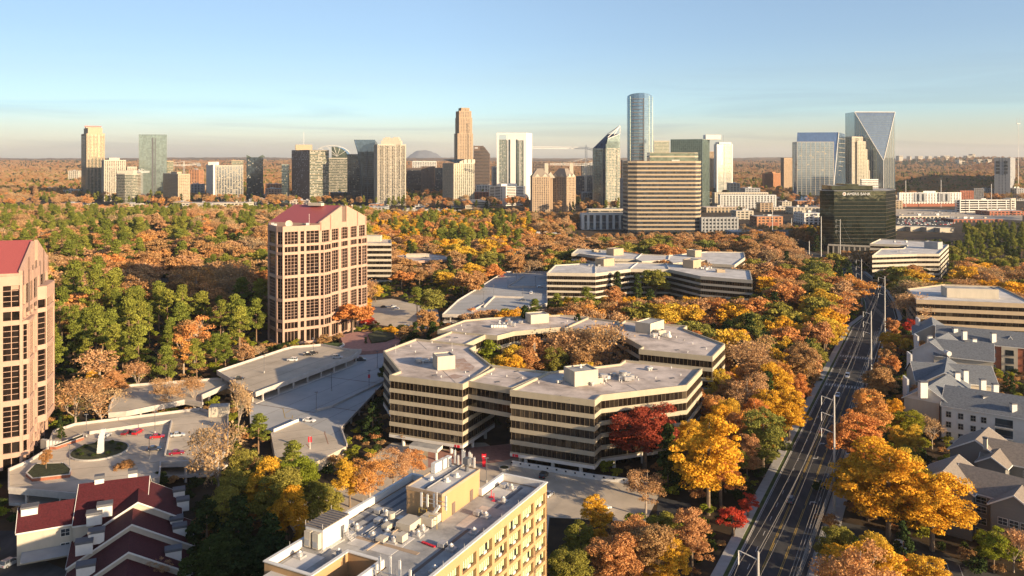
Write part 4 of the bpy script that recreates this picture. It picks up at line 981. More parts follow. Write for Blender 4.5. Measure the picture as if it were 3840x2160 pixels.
for z in (10.5,9.8,9.1,8.2): cable(Vector((*p0[0],z))+dd,(*p0[0],z),1.0,.055)
# second line on the kerb lane side
for o in (7.2,7.9,8.6):
    pr=None
    for Y0 in (130,230,330,430):
        p=Vector((cl(Y0),Y0))+Vector((.886,-.463))*o
        if pr is not None: cable((*pr,9.4),(*p,9.4),.9,.05)
        pr=p
tag(wr.build('power_cables'),'long sagging overhead power cables strung along the road','cable')
for (K,x,y,h,lab) in ((kM,597,700,42,'tall white pole left of the black glass tower'),(kM,122,465,32,'tall white pole by the red shop sign'),(kM,308,490,24,'shorter white pole right of the red shop sign'),(kM,480,660,14,'short white pole on the road verge below the black glass tower')):
    b=MB(); b.cyl(G(*K(x,y)),.45,0,h,'white',8,.3); tag(b.build('pole'),lab,'pole')
# street lamps on the decks
def lamp(p,z,lab,h=7.5,grp='lamp posts on the parking decks'):
    r=thing('lamp_post',lab,'lamp post',(p[0],p[1],z),grp); b=MB(); b.cyl(p,.10,z,z+h,'greyd',8); b.cyl(p,.3,z,z+.8,'walk',8); b.build('pole',r); b=MB(); b.obox(p,(1,.2),1.3,.4,z+h,z+h+.2,'greyd'); b.build('lamp_head',r)
lp=[(kP,1070,595,3.2),(kP,932,785,3.2),(kP,1410,570,3.2),(kP,1485,385,3.2),(kP,460,430,7),(kP,905,260,7),(kBL,617,455,6),(kBL,1108,430,6),(kBL,1067,612,6),(kBL,498,690,6),(kJ,373,510,6.5),(kJ,454,455,6.5),(kJ,688,460,6.5),(kJ,569,378,6.5),(kJ,636,322,6.5),(kJ,790,378,6.5),(kT,1832,415,0)]
nm_=['on the blue grey deck, middle one','on the blue grey deck, nearest its low wall','with a red banner near the ring office','on the blue grey deck, farthest back','with a yellow base on the upper tan deck','behind the dark cars on the upper tan deck','on the ramp at the top left of the plaza deck','behind the red cars on the plaza deck','in the middle of the plaza deck','above the six sided planter','on the ramp wall of the rear deck','at the lower bay corner of the rear deck','near the office on the rear deck','by the left wall of the sunken ramp','at the back of the sunken ramp','at the front of the sunken ramp','in the paved gap behind the tan building']
for (K,x,y,z),n_ in zip(lp,nm_): lamp(G(*K(x,y),z),z,'dark lamp post '+n_)
sg=MB(); p=G(*kP(1410,570),3.2); sg.obox(p,(1,0),.9,.1,7.5,9,'redsign'); tag(sg.build('banner'),'small red banner on a lamp post near the ring office','banner')
p=G(*kP(875,1210),0); b=MB(); b.cyl(p,.35,0,1.2,'walk',10); b.cyl(p,.12,1.2,7.5,'white',8); b.obox(p,(1,0),1.2,.2,5.6,7.4,'redsign'); b.tube((*p,1.6),(p[0]+3.4,p[1]+.8,2.4),.1,.08,'yel'); tag(b.build('gate_post'),'white post with red sign and yellow barrier arm at the parking entrance','barrier')
# ---------------------------------------------------------------- vehicles
CARM={}
def carmat(c):
    k_=tuple(c)
    if k_ not in CARM: CARM[k_]=mat('car paint',c,.3,0,1,spec=.6); CARM[k_].node_tree.nodes['Principled BSDF'].inputs['Coat Weight'].default_value=.6
    return CARM[k_]
def car(p,ang,z,col,label,kind='sedan'):
    m=carmat(col); root=thing('parked_car' if 'parked' in label else 'car',label,'car' if kind!='pickup' else 'pickup truck',(p[0],p[1],z))
    root.rotation_euler[2]=ang
    L_={'sedan':4.7,'suv':4.8,'pickup':5.7}[kind]; W_=.92; hb={'sedan':.95,'suv':1.1,'pickup':1.15}[kind]; ht={'sedan':1.45,'suv':1.75,'pickup':1.9}[kind]
    def loft(secs,mm):
        b=MB()
        # secs: list of (x, halfwidth, z0, z1)
        for i in range(len(secs)-1):
            (x0,w0,a0,b0),(x1,w1,a1,b1)=secs[i],secs[i+1]
            A=[(x0,-w0,a0),(x0,w0,a0),(x0,w0*.94,b0),(x0,-w0*.94,b0)]; B=[(x1,-w1,a1),(x1,w1,a1),(x1,w1*.94,b1),(x1,-w1*.94,b1)]
            for j in range(4): k2_=(j+1)%4; b.face([A[j],A[k2_],B[k2_],B[j]],mm)
        x0,w0,a0,b0=secs[0]; b.face([(x0,-w0,a0),(x0,w0,a0),(x0,w0*.94,b0),(x0,-w0*.94,b0)][::-1],mm)
        x0,w0,a0,b0=secs[-1]; b.face([(x0,-w0,a0),(x0,w0,a0),(x0,w0*.94,b0),(x0,-w0*.94,b0)],mm); return b
    def put(b,n): 
        me=bpy.data.meshes.new(n); me.from_pydata(b.v,[],b.f)
        for x in b.mats: me.materials.append(x)
        me.polygons.foreach_set('material_index',b.m); o=bpy.data.objects.new(n,me); COL.objects.link(o); o.parent=root; return o
    h=L_/2
    put(loft([(-h,.80,.35,hb*.8),(-h+.15,W_,.28,hb*.95),(-h+1.0,W_,.25,hb),(h-1.3,W_,.25,hb*.97),(h-.25,W_*.95,.28,hb*.78),(h,.72,.36,hb*.62)],m),'body')
    if kind=='sedan': cs=[(-h+.55,.80,hb*.97,hb+.02),(-h+1.35,.76,hb*.97,ht),(h-2.2,.76,hb*.97,ht),(h-1.35,.80,hb*.95,hb)]
    elif kind=='suv': cs=[(-h+.08,.84,hb*.97,hb+.05),(-h+.45,.80,hb*.97,ht),(h-2.1,.80,hb*.97,ht),(h-1.25,.84,hb*.95,hb)]
    else: cs=[(-h+2.1,.82,hb*.97,hb+.1),(-h+2.3,.80,hb*.97,ht),(h-2.3,.80,hb*.97,ht),(h-1.5,.84,hb*.95,hb)]
    put(loft(cs,M['win']),'cabin_glass')
    rf=[(cs[1][0]-.03,.77,ht-.03,ht+.05),(cs[2][0]+.03,.77,ht-.03,ht+.05)]; put(loft(rf,m),'roof')
    pl=MB()
    for x in (cs[1][0],(cs[1][0]+cs[2][0])/2,cs[2][0]):
        for y in (-.81,.81): pl.obox((x,y*.99),(1,0),.1,.06,hb*.97,ht,m)
    put(pl,'pillar')
    if kind=='pickup': b=MB(); b.obox((-h+1.15,0),(1,0),1.7,1.5,hb-.01,hb+.02,'dark'); put(b,'truck_bed')
    for sx in (-h+.9,h-.95):
        for sy in (-.86,.86):
            w_=MB(); w_.tube((sx,sy-.1,.34),(sx,sy+.1,.34),.34,.34,'dark',14); wo=put(w_,'wheel'); w_=MB(); w_.tube((sx,sy-.115,.34),(sx,sy+.115,.34),.19,.19,'metal',10); put(w_,'rim').parent=wo
    for sy in (-.6,.6):
        b=MB(); b.obox((h-.06,sy),(0,1),.32,.12,hb*.5,hb*.62,'white'); put(b,'headlight'); b=MB(); b.obox((-h+.02,sy),(0,1),.3,.1,hb*.6,hb*.75,'redsign'); put(b,'tail_light')
    return root
RD=math.atan2(.886,.463)
WH=(.72,.72,.72); BK=(.015,.015,.017); RE=(.45,.01,.02); GY=(.25,.27,.29); SI=(.45,.46,.47); DB=(.03,.04,.07)
car(G(*kP(715,322),7),math.pi-.1,7,WH,'white parked hatchback alone on the upper tan deck','suv')
car(G(*kP(862,272),7),.15,7,BK,'black parked sedan on the upper tan deck, nearer of the dark pair')
car(G(*kP(905,258),7),.2,7,BK,'black parked sedan just behind another black one on the upper tan deck')
car(G(*kP(1125,298),7),.0,7,SI,'silver parked wagon near the right edge of the upper tan deck','suv')
car(G(*kP(1330,322),3.2),.1,3.2,BK,'black parked pickup truck at the top of the blue grey deck','pickup')
car(G(*kP(235,492),7),.15,7,BK,'black parked car at the left tip of the upper tan deck')
car(G(*kP(868,872),3.2),-.25,3.2,WH,'white sedan parked on the blue grey deck')
car(G(*kP(985,1265),0),.7,0,WH,'white pickup truck parked by the entrance post','pickup')
car(G(*kP(1600,1305),0),.8,0,WH,'white car parked behind the golden tree in front of the ring office')
car(G(*kBL(757,455),6),1.5,6,SI,'silver car parked above the round island')
car(G(*kBL(907,432),6),1.45,6,(.2,.01,.02),'dark red car parked beside the brighter red suv')
car(G(*kBL(985,430),6),1.45,6,RE,'bright red suv parked against the cream parapet','suv')
car(G(*kBL(1125,462),6),.3,6,RE,'bright red sedan parked beside the ramp wall')
car(G(*kBL(1272,450),6),.3,6,SI,'silver green sedan parked right of the ramp wall')
car(G(*kBL(1100,550),6),.3,6,DB,'dark navy sedan parked left of the ramp wall end')
car(G(*kBL(1265,578),6),.3,6,(.25,.01,.03),'dark red sedan parked right of the ramp wall end')
car(G(*kBL(75,1370),0),1.2,0,GY,'grey car parked on the drive at the bottom left corner','suv')
car(G(*k3(425,1185),0),1.2,0,BK,'black suv parked by the white notched wall','suv')
car(G(*k3(480,1400),0),1.1,0,WH,'white car parked behind the corner of the tan building')
car(G(2265,1912,0),.6,0,WH,'white sedan on the sunlit near lot by the orange tree')
car(G(*kJ(828,382),6.5),.1,6.5,WH,'white car on the rear deck by the sunken ramp'); car(G(*kJ(756,432),6.5),1.4,6.5,WH,'white car in the middle of the rear deck','suv')
car(G(*kJ(520,296),6.5),.2,6.5,(.25,.01,.02),'dark red car at the far left edge of the rear deck'); car(G(*kJ(690,488),6.5),.2,6.5,DB,'dark blue car at the near edge of the rear deck')
car(G(*k5(1155,995)),.1,0,BK,'black car on the shaded lot right of the pink tower'); car(G(*k5(1240,990)),.9,0,SI,'silver car on the shaded lot right of the pink tower'); car(G(*k5(1262,1008)),.1,0,WH,'white car on the shaded lot right of the pink tower')
car(G(*k5(1025,1033)),-.3,0,RE,'red car at the corner of the pink tower'); car(G(*k5(1355,1168)),.2,0,GY,'grey car on the shaded lot nearest the ring office')
car(G(*kR(580,1100)),RD,.03,(.12,.16,.2),'blue grey car driving alone in the near left lane','suv')
car(G(*kR(847,518)),RD+math.pi,.03,WH,'white car driving over the far crosswalk','suv'); car(G(*kR(801,608)),RD+math.pi,.03,WH,'white car stopped at the near crosswalk')
car(G(*kR(725,775)),RD,.03,(.15,.02,.02),'dark red car driving past the middle power pole'); car(G(*kR(838,450)),RD,.03,DB,'dark car on the road beyond the crosswalks')
car(G(*kM(738,800)),.3,0,WH,'white van crossing at the foot of the black glass tower','suv')
car(G(3388,2060,0),-1.1,0,WH,'white suv parked in the dark lane at the bottom right','suv')
# ---------------------------------------------------------------- skyline
def plan(xl,xc,xr,Y,th,depth=None):
    """two visible faces meeting at photo column xc at depth Y; th = direction of the right face (deg from image plane)"""
    t=math.radians(th); c=Vector((XA(xc,Y),Y)); ur=(xr-CX)/F; ul=(xl-CX)/F
    dr=Vector((math.cos(t),math.sin(t))); dl=Vector((-math.sin(t),math.cos(t)))
    a=(ur*Y-c.x)/(dr.x-ur*dr.y); b=(ul*Y-c.x)/(dl.x-ul*dl.y) if xl<xc else (depth or 25)
    a=max(4,a); b=max(4,min(b,90))
    return [tuple(c),tuple(c+dr*a),tuple(c+dr*a+dl*b),tuple(c+dl*b)]
def facade(root,poly,z0,z1,glass='win',wall='beige',fh=3.4,slab=1.2,so=.3,psp=5,pw=1.6,po=.35,blinds=.15,edges=None,seed=1,top=2.5,roofm='roofG',names=('glazing','wall_grid')):
    poly=ccw(poly); rr=random.Random(seed); b=MB(); b.prism(poly,z0,z1-.3,glass,bottom=False)
    n=len(poly)
    fl=int((z1-z0-top)/fh)
    if blinds:
        for i in range(n):
            if edges is not None and i not in edges: continue
            a=Vector(poly[i]); c=Vector(poly[(i+1)%n]); d=c-a; l=d.length; d.normalize(); nn=Vector((d.y,-d.x))
            if nn.y>.2 and edges is None: continue
            sp=max(2.0,psp/2); m=max(1,int(l/sp))
            for f in range(fl):
                for j in range(m):
                    if rr.random()<blinds:
                        p=a+d*(j*l/m+.15)+nn*.06; q=a+d*((j+1)*l/m-.15)+nn*.06; zt=z1-top-f*fh; zb=zt-(fh-slab)*(.35+.6*rr.random())
                        b.face([(p.x,p.y,zb),(q.x,q.y,zb),(q.x,q.y,zt),(p.x,p.y,zt)],'blind')
    b.build(names[0],root)
    w=MB(); w.prism(off(poly,so),z1-top,z1,wall,roofm)
    if slab>0:
        for f in range(1,fl+1):
            zt=z1-top-f*fh+slab
            if zt-slab<z0: break
            w.prism(off(poly,so),zt-slab,zt,wall)
    if psp>0:
        for i in range(n):
            a=Vector(poly[i]); c=Vector(poly[(i+1)%n]); l=(c-a).length
            d=(c-a).normalized()
            if Vector((d.y,-d.x)).y>.35: continue
            m=max(1,round(l/psp))
            for j in range(m+1):
                x=min(l-pw/2,max(pw/2,l*j/m)); w.wall(a,c,x-pw/2,x+pw/2,z0,z1-.5,-.2,so+po,wall)
    w.build(names[1],root)
def tower(label,xl,xc,xr,yt,Y,th=25,cat='tower',name='high_rise',pent=None,z0=0,**kw):
    P=plan(xl,xc,xr,Y,th); root=thing(name,label,cat,cen(P)); z=ZA(yt,Y); facade(root,P,z0,z,**kw); keep(P,6)
    if pent:
        c=cen(P); s=pent[0]
        q=[(c[0]+(x-c[0])*s+pent[2]*8 if len(pent)>2 else c[0]+(x-c[0])*s,c[1]+(y-c[1])*s) for x,y in P]
        b=MB(); b.prism(q,z-.4,z+pent[1],kw.get('wall','beige'),'roofG'); b.build('penthouse',root)
    return root,P,z
def bal(root,P,edge,z0,z1,fh,f0,f1,o=1.6,m='creamL',nm='balconies'):
    P=ccw(P); a=Vector(P[edge]); c=Vector(P[(edge+1)%len(P)]); l=(c-a).length; b=MB(); z=z0
    while z<z1: b.wall(a,c,f0*l,f1*l,z,z+.25,.2,o,m); b.wall(a,c,f0*l,f1*l,z+.25,z+1.1,o-.08,o,'win'); z+=fh
    b.build(nm,root)
# A: far left group
r,P,z=tower('tall tan high rise with pink crown and protruding balconies, leftmost of the skyline',296,325,393,500,2000,35,wall='beige',glass='greeng',fh=3.5,slab=.7,psp=8,pw=3.0,blinds=.2,pent=(.8,14),seed=1)
for f0,f1 in ((.02,.3),(.38,.62),(.72,.98)): bal(r,P,0,10,z-4,3.5,f0,f1)
bal(r,P,3,10,z-4,3.5,.1,.9)
c=cen(P); b=MB(); d=Vector((math.cos(.6),math.sin(.6))); b.obox((c[0],c[1]),d,34,16,z+13.6,z+17,'pink'); b.obox((c[0],c[1]),d,38,3,z+16.8,z+20,'redmetal'); b.build('crown',r)
r,P,z=tower('cream apartment slab with vertical fins in front of the tall pink crowned tower',345,391,472,600,1880,30,wall='creamL',fh=3.2,slab=1.0,psp=4.5,pw=1.6,blinds=.25,pent=(.5,5),seed=2)
P=[(XA(425,1760),1790),(XA(430,1750),1760),(XA(445,1745),1742),(XA(475,1740),1733),(XA(500,1740),1735),(XA(513,1745),1748),(XA(516,1760),1775),(XA(470,1790),1800)]
r=thing('high_rise','green glass apartment building with curved front and striped balconies, lower left skyline','tower',cen(P)); facade(r,P,0,ZA(651,1745),glass='greeng',wall='creamL',fh=3.3,slab=.9,so=1.2,psp=0,blinds=.3,seed=3); keep(P,5)
b=MB(); c=cen(P); b.obox((c[0],c[1]),(1,0),34,18,ZA(651,1745)-.3,ZA(651,1745)+7,'creamL','roofG'); b.build('penthouse',r)
tower('small cream block behind the curved green apartment building',470,478,512,625,1900,30,wall='creamL',psp=4,seed=4)
r,P,z=tower('pale green glass office tower, tallest of the left group after the pink crowned one',520,521,624,504,1980,8,wall='tealg',glass='tealg',fh=3.9,slab=.35,so=.12,psp=9,pw=.35,po=.1,blinds=.0,top=.8,seed=5)
b=MB(); a=Vector(P[0]); c=Vector(P[1]); l=(c-a).length; b.wall(a,c,.47*l,.53*l,10,z-8,.1,.6,'greyd'); b.wall(a,c,.58*l,.61*l,10,z-8,.1,.6,'greyd'); b.build('facade_recess',r)
tower('low green glass wing on the right of the pale green glass tower',600,624,650,603,2010,20,wall='beige',glass='greeng',fh=3.9,slab=.8,psp=0,blinds=.2,seed=6)
r,P,z=tower('beige precast hotel tower with punched windows, left skyline in front of the white block',588,668,712,652,1720,42,wall='beige',fh=3.2,slab=1.6,psp=3.8,pw=1.8,po=.1,blinds=.2,seed=7,pent=(.4,4))
r,P,z=tower('white apartment block with a blue glass wing, left skyline',747,800,803,618,1850,30,wall='white',fh=3.1,slab=1.5,psp=3.6,pw=1.9,po=.1,blinds=.2,seed=8)
facade(r,plan(800,810,912,1860,22),0,ZA(620,1860),glass='blueg',wall='creamL',fh=3.1,slab=.5,psp=6,pw=1.0,blinds=.25,seed=9,names=('wing_glazing','wing_grid')); b=MB(); b.obox((XA(795,1870),1880),(1,0),20,14,ZA(618,1850)-1,ZA(607,1850),'white'); b.build('penthouse',r)
r,P,z=tower('dark blue glass tower with peaked corners, right end of the left group',908,925,986,590,1900,15,wall='darkg',glass='darkg',fh=4,slab=.5,psp=6,pw=.5,po=.1,blinds=.12,seed=10,top=1)
b=MB()
for u in (0,1):
    a=Vector(P[u]); b.face([(a.x-(12 if u else 0),a.y-1,z-.2),(a.x+(0 if u else 12),a.y-1,z-.2),(a.x,a.y-1,z+6)],'greeng'); b.face([(a.x,a.y-1,z+6),(a.x,a.y+20,z),(a.x+(0 if u else 12),a.y-1,z-.2)],'greeng')
b.build('corner_peak',r)
tower('olive glass office behind the dark blue peaked tower',860,868,912,601,1990,15,wall='beige',glass='greeng',fh=4,slab=1,psp=0,seed=11)
tower('narrow teal glass tower left of the brown speckled one',1054,1056,1084,616,1820,10,wall='tealg',glass='darkg',fh=3.8,slab=.5,psp=0,blinds=.1,seed=12)
# B: brown speckled hotel/office with green side
r,P,z=tower('wide brown and green glass tower with scattered bright window panels',1082,1161,1233,562,1780,40,wall='greyd',glass='brown',fh=3.5,slab=.25,so=.1,psp=0,blinds=0,seed=13,top=1.2)
b=MB(); rr=random.Random(3); a=Vector(P[3]); c=Vector(P[0]); d=(c-a); l=d.length; d.normalize(); nn=Vector((d.y,-d.x)); 
nfl=int(z/3.5)
for f in range(nfl):
    for j in range(24):
        if rr.random()<(.5 if f<6 else .30 if abs(j-12+ (f-8)*.35)<5 else .07):
            p=a+d*(j*l/24)+nn*.2; q=a+d*(j*l/24+1.3)+nn*.2; zt=z-2-f*3.5; b.face([(p.x,p.y,zt-2.3),(q.x,q.y,zt-2.3),(q.x,q.y,zt),(p.x,p.y,zt)],'white')
b.build('bright_panels',r)
b=MB(); a=Vector(P[0]); c=Vector(P[1]); l=(c-a).length; b.wall(a,c,0,l,0,z-1,.02,.5,'greeng')
for f in range(nfl): b.wall(a,c,0,l,z-2-f*3.5,z-2-f*3.5+.7,.5,.8,'creamL' if f%3 else 'beige')
rr=random.Random(8)
for f in range(nfl):
    for j in range(14):
        if rr.random()<.33: b.wall(a,c,(j+.1)*l/14,(j+.9)*l/14,z-4.4-f*3.5,z-2.2-f*3.5,.5,.62,'blind')
b.build('green_side',r)
b=MB(); c_=cen(P); b.obox((c_[0]-14,c_[1]),(1,.3),36,18,z-.3,z+12,'beige'); b.build('penthouse',r); b=MB(); b.cyl((c_[0]-14,c_[1]),.35,z+12,z+40,'white',6); b.build('mast',r)
# C curved top green
Y=1960; x0,x1=XA(1233,Y),XA(1303,Y); r=thing('high_rise','pale green glass tower with white arched steel crown','tower',((x0+x1)/2,Y,0))
facade(r,[(x0,Y),(x1,Y),(x1,Y+35),(x0,Y+35)],0,ZA(592,Y),glass='greeng',wall='creamL',fh=3.9,slab=1.1,so=.15,psp=0,blinds=.3,seed=14); keep([(x0,Y),(x1,Y),(x1,Y+35),(x0,Y+35)],6)
b=MB(); n=12; zb=ZA(592,Y)-.5
pr=None
for i in range(n+1):
    t=i/n; x=x0+(x1-x0)*(.15+.85*t); zz=ZA(592,Y)+ (ZA(547,Y)-ZA(592,Y))*math.sqrt(max(0,1-((t-.15)/.9)**2 if t>.15 else 1))
    if pr: b.face([(pr[0],Y+.5,zb),(x,Y+.5,zb),(x,Y+.5,zz-2),(pr[0],Y+.5,pr[1]-2)],'greeng'); b.face([(pr[0],Y+.5,pr[1]-2),(x,Y+.5,zz-2),(x,Y+30,zz-2),(pr[0],Y+30,pr[1]-2)],'greeng')
    pr=(x,zz)
b.build('arched_glass',r)
b=MB(); pr=None
for yy in (Y-1,Y-5):
    pr=None
    for i in range(15):
        t=i/14; x=x0-25+(x1-x0+30)*t; zz=ZA(592,Y)+(ZA(546,Y)-ZA(592,Y))*math.sqrt(max(0,1-((t-.45)/.62)**2)) 
        if pr: b.tube((pr[0],yy,pr[1]),(x,yy,zz),.7,.7,'white',5)
        if i%3==1: b.tube((x,yy,zz),(x0+20,Y-1,zb+4),.4,.4,'white',4)
        pr=(x,zz)
b.build('steel_crown',r)
# D dark group + blue wedge
tower('dark blue glass office left of the slanted blue tower',1301,1303,1345,578,1800,10,wall='greyd',glass='darkg',fh=3.9,slab=.4,psp=4,pw=.4,po=.05,blinds=.08,seed=15)
tower('dark bronze office block in front of the slanted blue tower',1321,1323,1376,590,1770,10,wall='greyd',glass='darkg',fh=3.9,slab=.5,psp=0,blinds=.12,seed=16)
Y=1750; r=thing('high_rise','dark blue glass tower with slanted crown leaning out to the left','tower',(XA(1380,Y),Y+15,0)); b=MB()
zt=ZA(524,Y); zs=ZA(562,Y)
L0=[(1329,524),(1342,570),(1352,640),(1358,774)]
for i in range(3):
    (xa,ya),(xb,yb)=L0[i],L0[i+1]; a=(XA(xa,Y),Y,ZA(ya,Y)); c=(XA(xb,Y),Y,ZA(yb,Y)); ra=(XA(1406,Y),Y,ZA(ya,Y)); rc_=(XA(1406,Y),Y,ZA(yb,Y))
    b.face([c,rc_,ra,a],'darkg' if i else 'blueg'); b.face([(a[0],Y+34,a[2]),(c[0],Y+34,c[2]),c,a],'darkg'); b.tube((a[0],Y-.4,a[2]),(c[0],Y-.4,c[2]),1.1,1.1,'blueg',5)
b.face([(XA(1406,Y),Y,0),(XA(1406,Y),Y+34,0),(XA(1406,Y),Y+34,ZA(540,Y)),(XA(1406,Y),Y,ZA(524,Y))],'darkg'); b.face([(XA(1329,Y),Y,zt),(XA(1406,Y),Y,zt),(XA(1406,Y),Y+34,zt-8),(XA(1329,Y),Y+34,zt-8)],'blueg')
b.build('glass_body',r)
b=MB()
for i in range(1,42):
    z_=zs-i*4
    if z_<3: break
    b.obox((XA(1384,Y),Y-.15),(1,0),20,.3,z_,z_+.6,'greyd')
b.obox((XA(1377,Y),Y-.3),(1,0),1.2,.8,0,zs,'greyd'); b.build('floor_lines',r)
# E white tall
r,P,z=tower('tall cream apartment tower with dense windows and stepped top, centre left skyline',1403,1416,1521,541,1700,20,wall='creamL',fh=3.1,slab=.9,psp=3.6,pw=1.2,po=.4,blinds=.3,seed=17)
b=MB()
for i_,(x0_,x1_,yt_) in enumerate(((1425,1500,527),(1432,1494,518),(1440,1455,514),(1470,1490,514))): b.prism([(XA(x0_,1700),1712+i_),(XA(x1_,1700),1712+i_),(XA(x1_,1700),1736-i_),(XA(x0_,1700),1736-i_)],z-1+i_*.3,ZA(yt_,1700)+i_*.05,'creamL','roofG')
b.build('stepped_crown',r)
for f0,f1 in ((.08,.2),(.3,.4),(.52,.6),(.72,.8),(.88,.97)): bal(r,P,0,6,z-4,3.1,f0,f1,o=1.9)
# F mid group
tower('purple brown ribbon windowed office, shaded, right of the cream apartment tower',1521,1523,1580,629,2150,5,wall='brown',glass='darkg',fh=3.6,slab=1.6,psp=0,blinds=.1,seed=18)
tower('brown grid windowed office, shaded, middle of three',1578,1580,1632,624,2120,5,wall='brown',fh=3.5,slab=1.6,psp=3.5,pw=1.8,blinds=.05,seed=19)
tower('dark blue grey glass office, shaded, beside the green cornered apartments',1630,1632,1664,629,2080,5,wall='greyd',glass='darkg',fh=3.8,slab=.5,psp=4,pw=.5,blinds=.1,seed=20)
tower('white low topped office peeping over the brown shaded blocks',1545,1547,1636,604,2500,5,wall='white',fh=4,slab=1.4,psp=5,pw=1.5,blinds=.2,seed=21)
# tall tan tower with setbacks
Y=1900; r=thing('high_rise','very tall slim tan tower with stepped top, middle of the skyline','tower',(XA(1738,Y),Y+20,0))
for i,(xl,xc,xr,yt) in enumerate(((1704,1716,1773,500),(1708,1722,1770,440),(1710,1722,1767,415),(1720,1730,1760,403))):
    P=plan(xl,xc,xr,Y+i*3,18); facade(r,P,0 if i==0 else ZA(520,Y),ZA(yt,Y),wall='tanst',glass='win',fh=3.4,slab=1.5,psp=4,pw=2.1,po=.25,blinds=.15,seed=22+i,names=('glazing','stone_grid'))
    if i==0: keep(P,6)
P=plan(1704,1716,1773,Y,18); bal(r,P,3,6,ZA(505,Y),3.4,.25,.75,m='tanst'); bal(r,P,0,6,ZA(460,Y),3.4,.62,.72,m='tanst')
r,P,z=tower('cream apartment tower with winged green roof corner, in front of the slim tan tower',1661,1702,1778,612,1740,32,wall='creamL',glass='greeng',fh=3.2,slab=.8,psp=5,pw=1.6,po=.6,blinds=.2,seed=26)
b=MB(); a=Vector(P[0]); b.face([(a.x-24,a.y+6,z+8),(a.x+4,a.y-3,z),(a.x+26,a.y+4,z+9),(a.x,a.y+14,z+4)],'darkg'); b.face([(a.x-24,a.y+6,z+8),(a.x,a.y+14,z+4),(a.x+4,a.y-3,z)],'greeng')
for x in (.3,.5,.7,.9): p=a.lerp(Vector(P[1]),x); b.obox(p+Vector((0,8)),(1,.6),8,10,z-.5,z+8,'creamL')
b.build('winged_crown',r)
# brown ribbon chamfered
Y=2250; r=thing('high_rise','dark brown ribbon windowed office tower with one chamfered top corner','tower',(XA(1805,Y),Y+20,0)); b=MB(); zt=ZA(546,Y)
pp=[(1776,0,None),(1836,0,None),(1836,0,575),(1812,0,548),(1776,0,546)]
f_=[(XA(1776,Y),Y,0),(XA(1836,Y),Y,0),(XA(1836,Y),Y,ZA(578,Y)),(XA(1814,Y),Y,ZA(550,Y)),(XA(1776,Y),Y,ZA(546,Y))]; bk=[(x,y+50,z_) for x,y,z_ in f_]
b.face(f_,'win'); b.face(bk[::-1],'brown')
for i in range(5): j=(i+1)%5; b.face([f_[i],bk[i],bk[j],f_[j]][::-1],'brown')
b.build('body',r); keep([(f_[0][0],Y),(f_[1][0],Y),(f_[1][0],Y+50),(f_[0][0],Y+50)],4)
b=MB(); z_=4
while z_<zt-2:
    xr=1836 if z_<ZA(578,Y) else 1836-22*(z_-ZA(578,Y))/(ZA(550,Y)-ZA(578,Y)); b.prism([(XA(1775,Y),Y-.6),(XA(xr,Y),Y-.6),(XA(xr,Y),Y+.2),(XA(1775,Y),Y+.2)],z_,z_+2.0,'brown'); z_+=4
b.prism([(XA(1776,Y),Y-.7),(XA(1800,Y),Y-.7),(XA(1800,Y),Y+.2),(XA(1776,Y),Y+.2)],zt-13,zt-1,'brown'); b.obox((XA(1786,Y),Y-1.1),(1,0),9,.3,zt-8,zt-5,'signw'); b.build('bands',r)
# white frame tower
Y=1900; P=plan(1863,1975,1996,Y,60); P=plan(1863,1972,1996,Y,50)
x0,x1=XA(1863,Y),XA(1971,Y); z=ZA(498,Y); r=thing('high_rise','white framed glass tower with an open slot in its top left corner','tower',((x0+x1)/2,Y+20,0))
P=[(x0,Y),(x1,Y),(XA(1994,Y+42),Y+42),(x0+6,Y+42)]; keep(P,6)
facade(r,[(x0+1.5,Y+1.5),(x1-.5,Y+1.5),(XA(1993,Y+40),Y+40),(x0+8,Y+40)],0,ZA(523,Y),glass='greeng',wall='grey',fh=3.3,slab=.6,so=.1,psp=5,pw=.8,po=.05,blinds=.25,seed=27,top=1)
b=MB(); W_=x1-x0
for f0,f1,zb_ in ((0,.07,0),(.37,.40,0),(.47,.66,0),(.79,.81,0),(.93,1.0,0)): b.obox((x0+W_*(f0+f1)/2,Y+1),(1,0),W_*(f1-f0),2.4,zb_,z-1,'white')
b.obox((x0+W_*.5,Y+1),(1,0),W_,2.8,z-5,z,'white'); b.obox((x0+W_*.66,Y+1.1),(1,0),W_*.66,2.2,ZA(523,Y)-2,z-3,'white')
a=Vector((x1,Y)); c=Vector((XA(1994,Y+42),Y+42)); b.wall(a,c,0,(c-a).length,0,z,-1.5,.8,'white'); b.build('white_frame',r)
b=MB()
for f0,f1 in ((.40,.47),(.66,.72)): b.obox((x0+W_*(f0+f1)/2,Y+.9),(1,0),W_*(f1-f0),2.0,0,ZA(523,Y),'darkg')
b.build('dark_strip',r)
tower('slim blue white tower just left of the white framed one',1844,1848,1864,624,2000,20,wall='white',glass='blueg',fh=3.4,slab=.5,psp=3,pw=.8,seed=28)
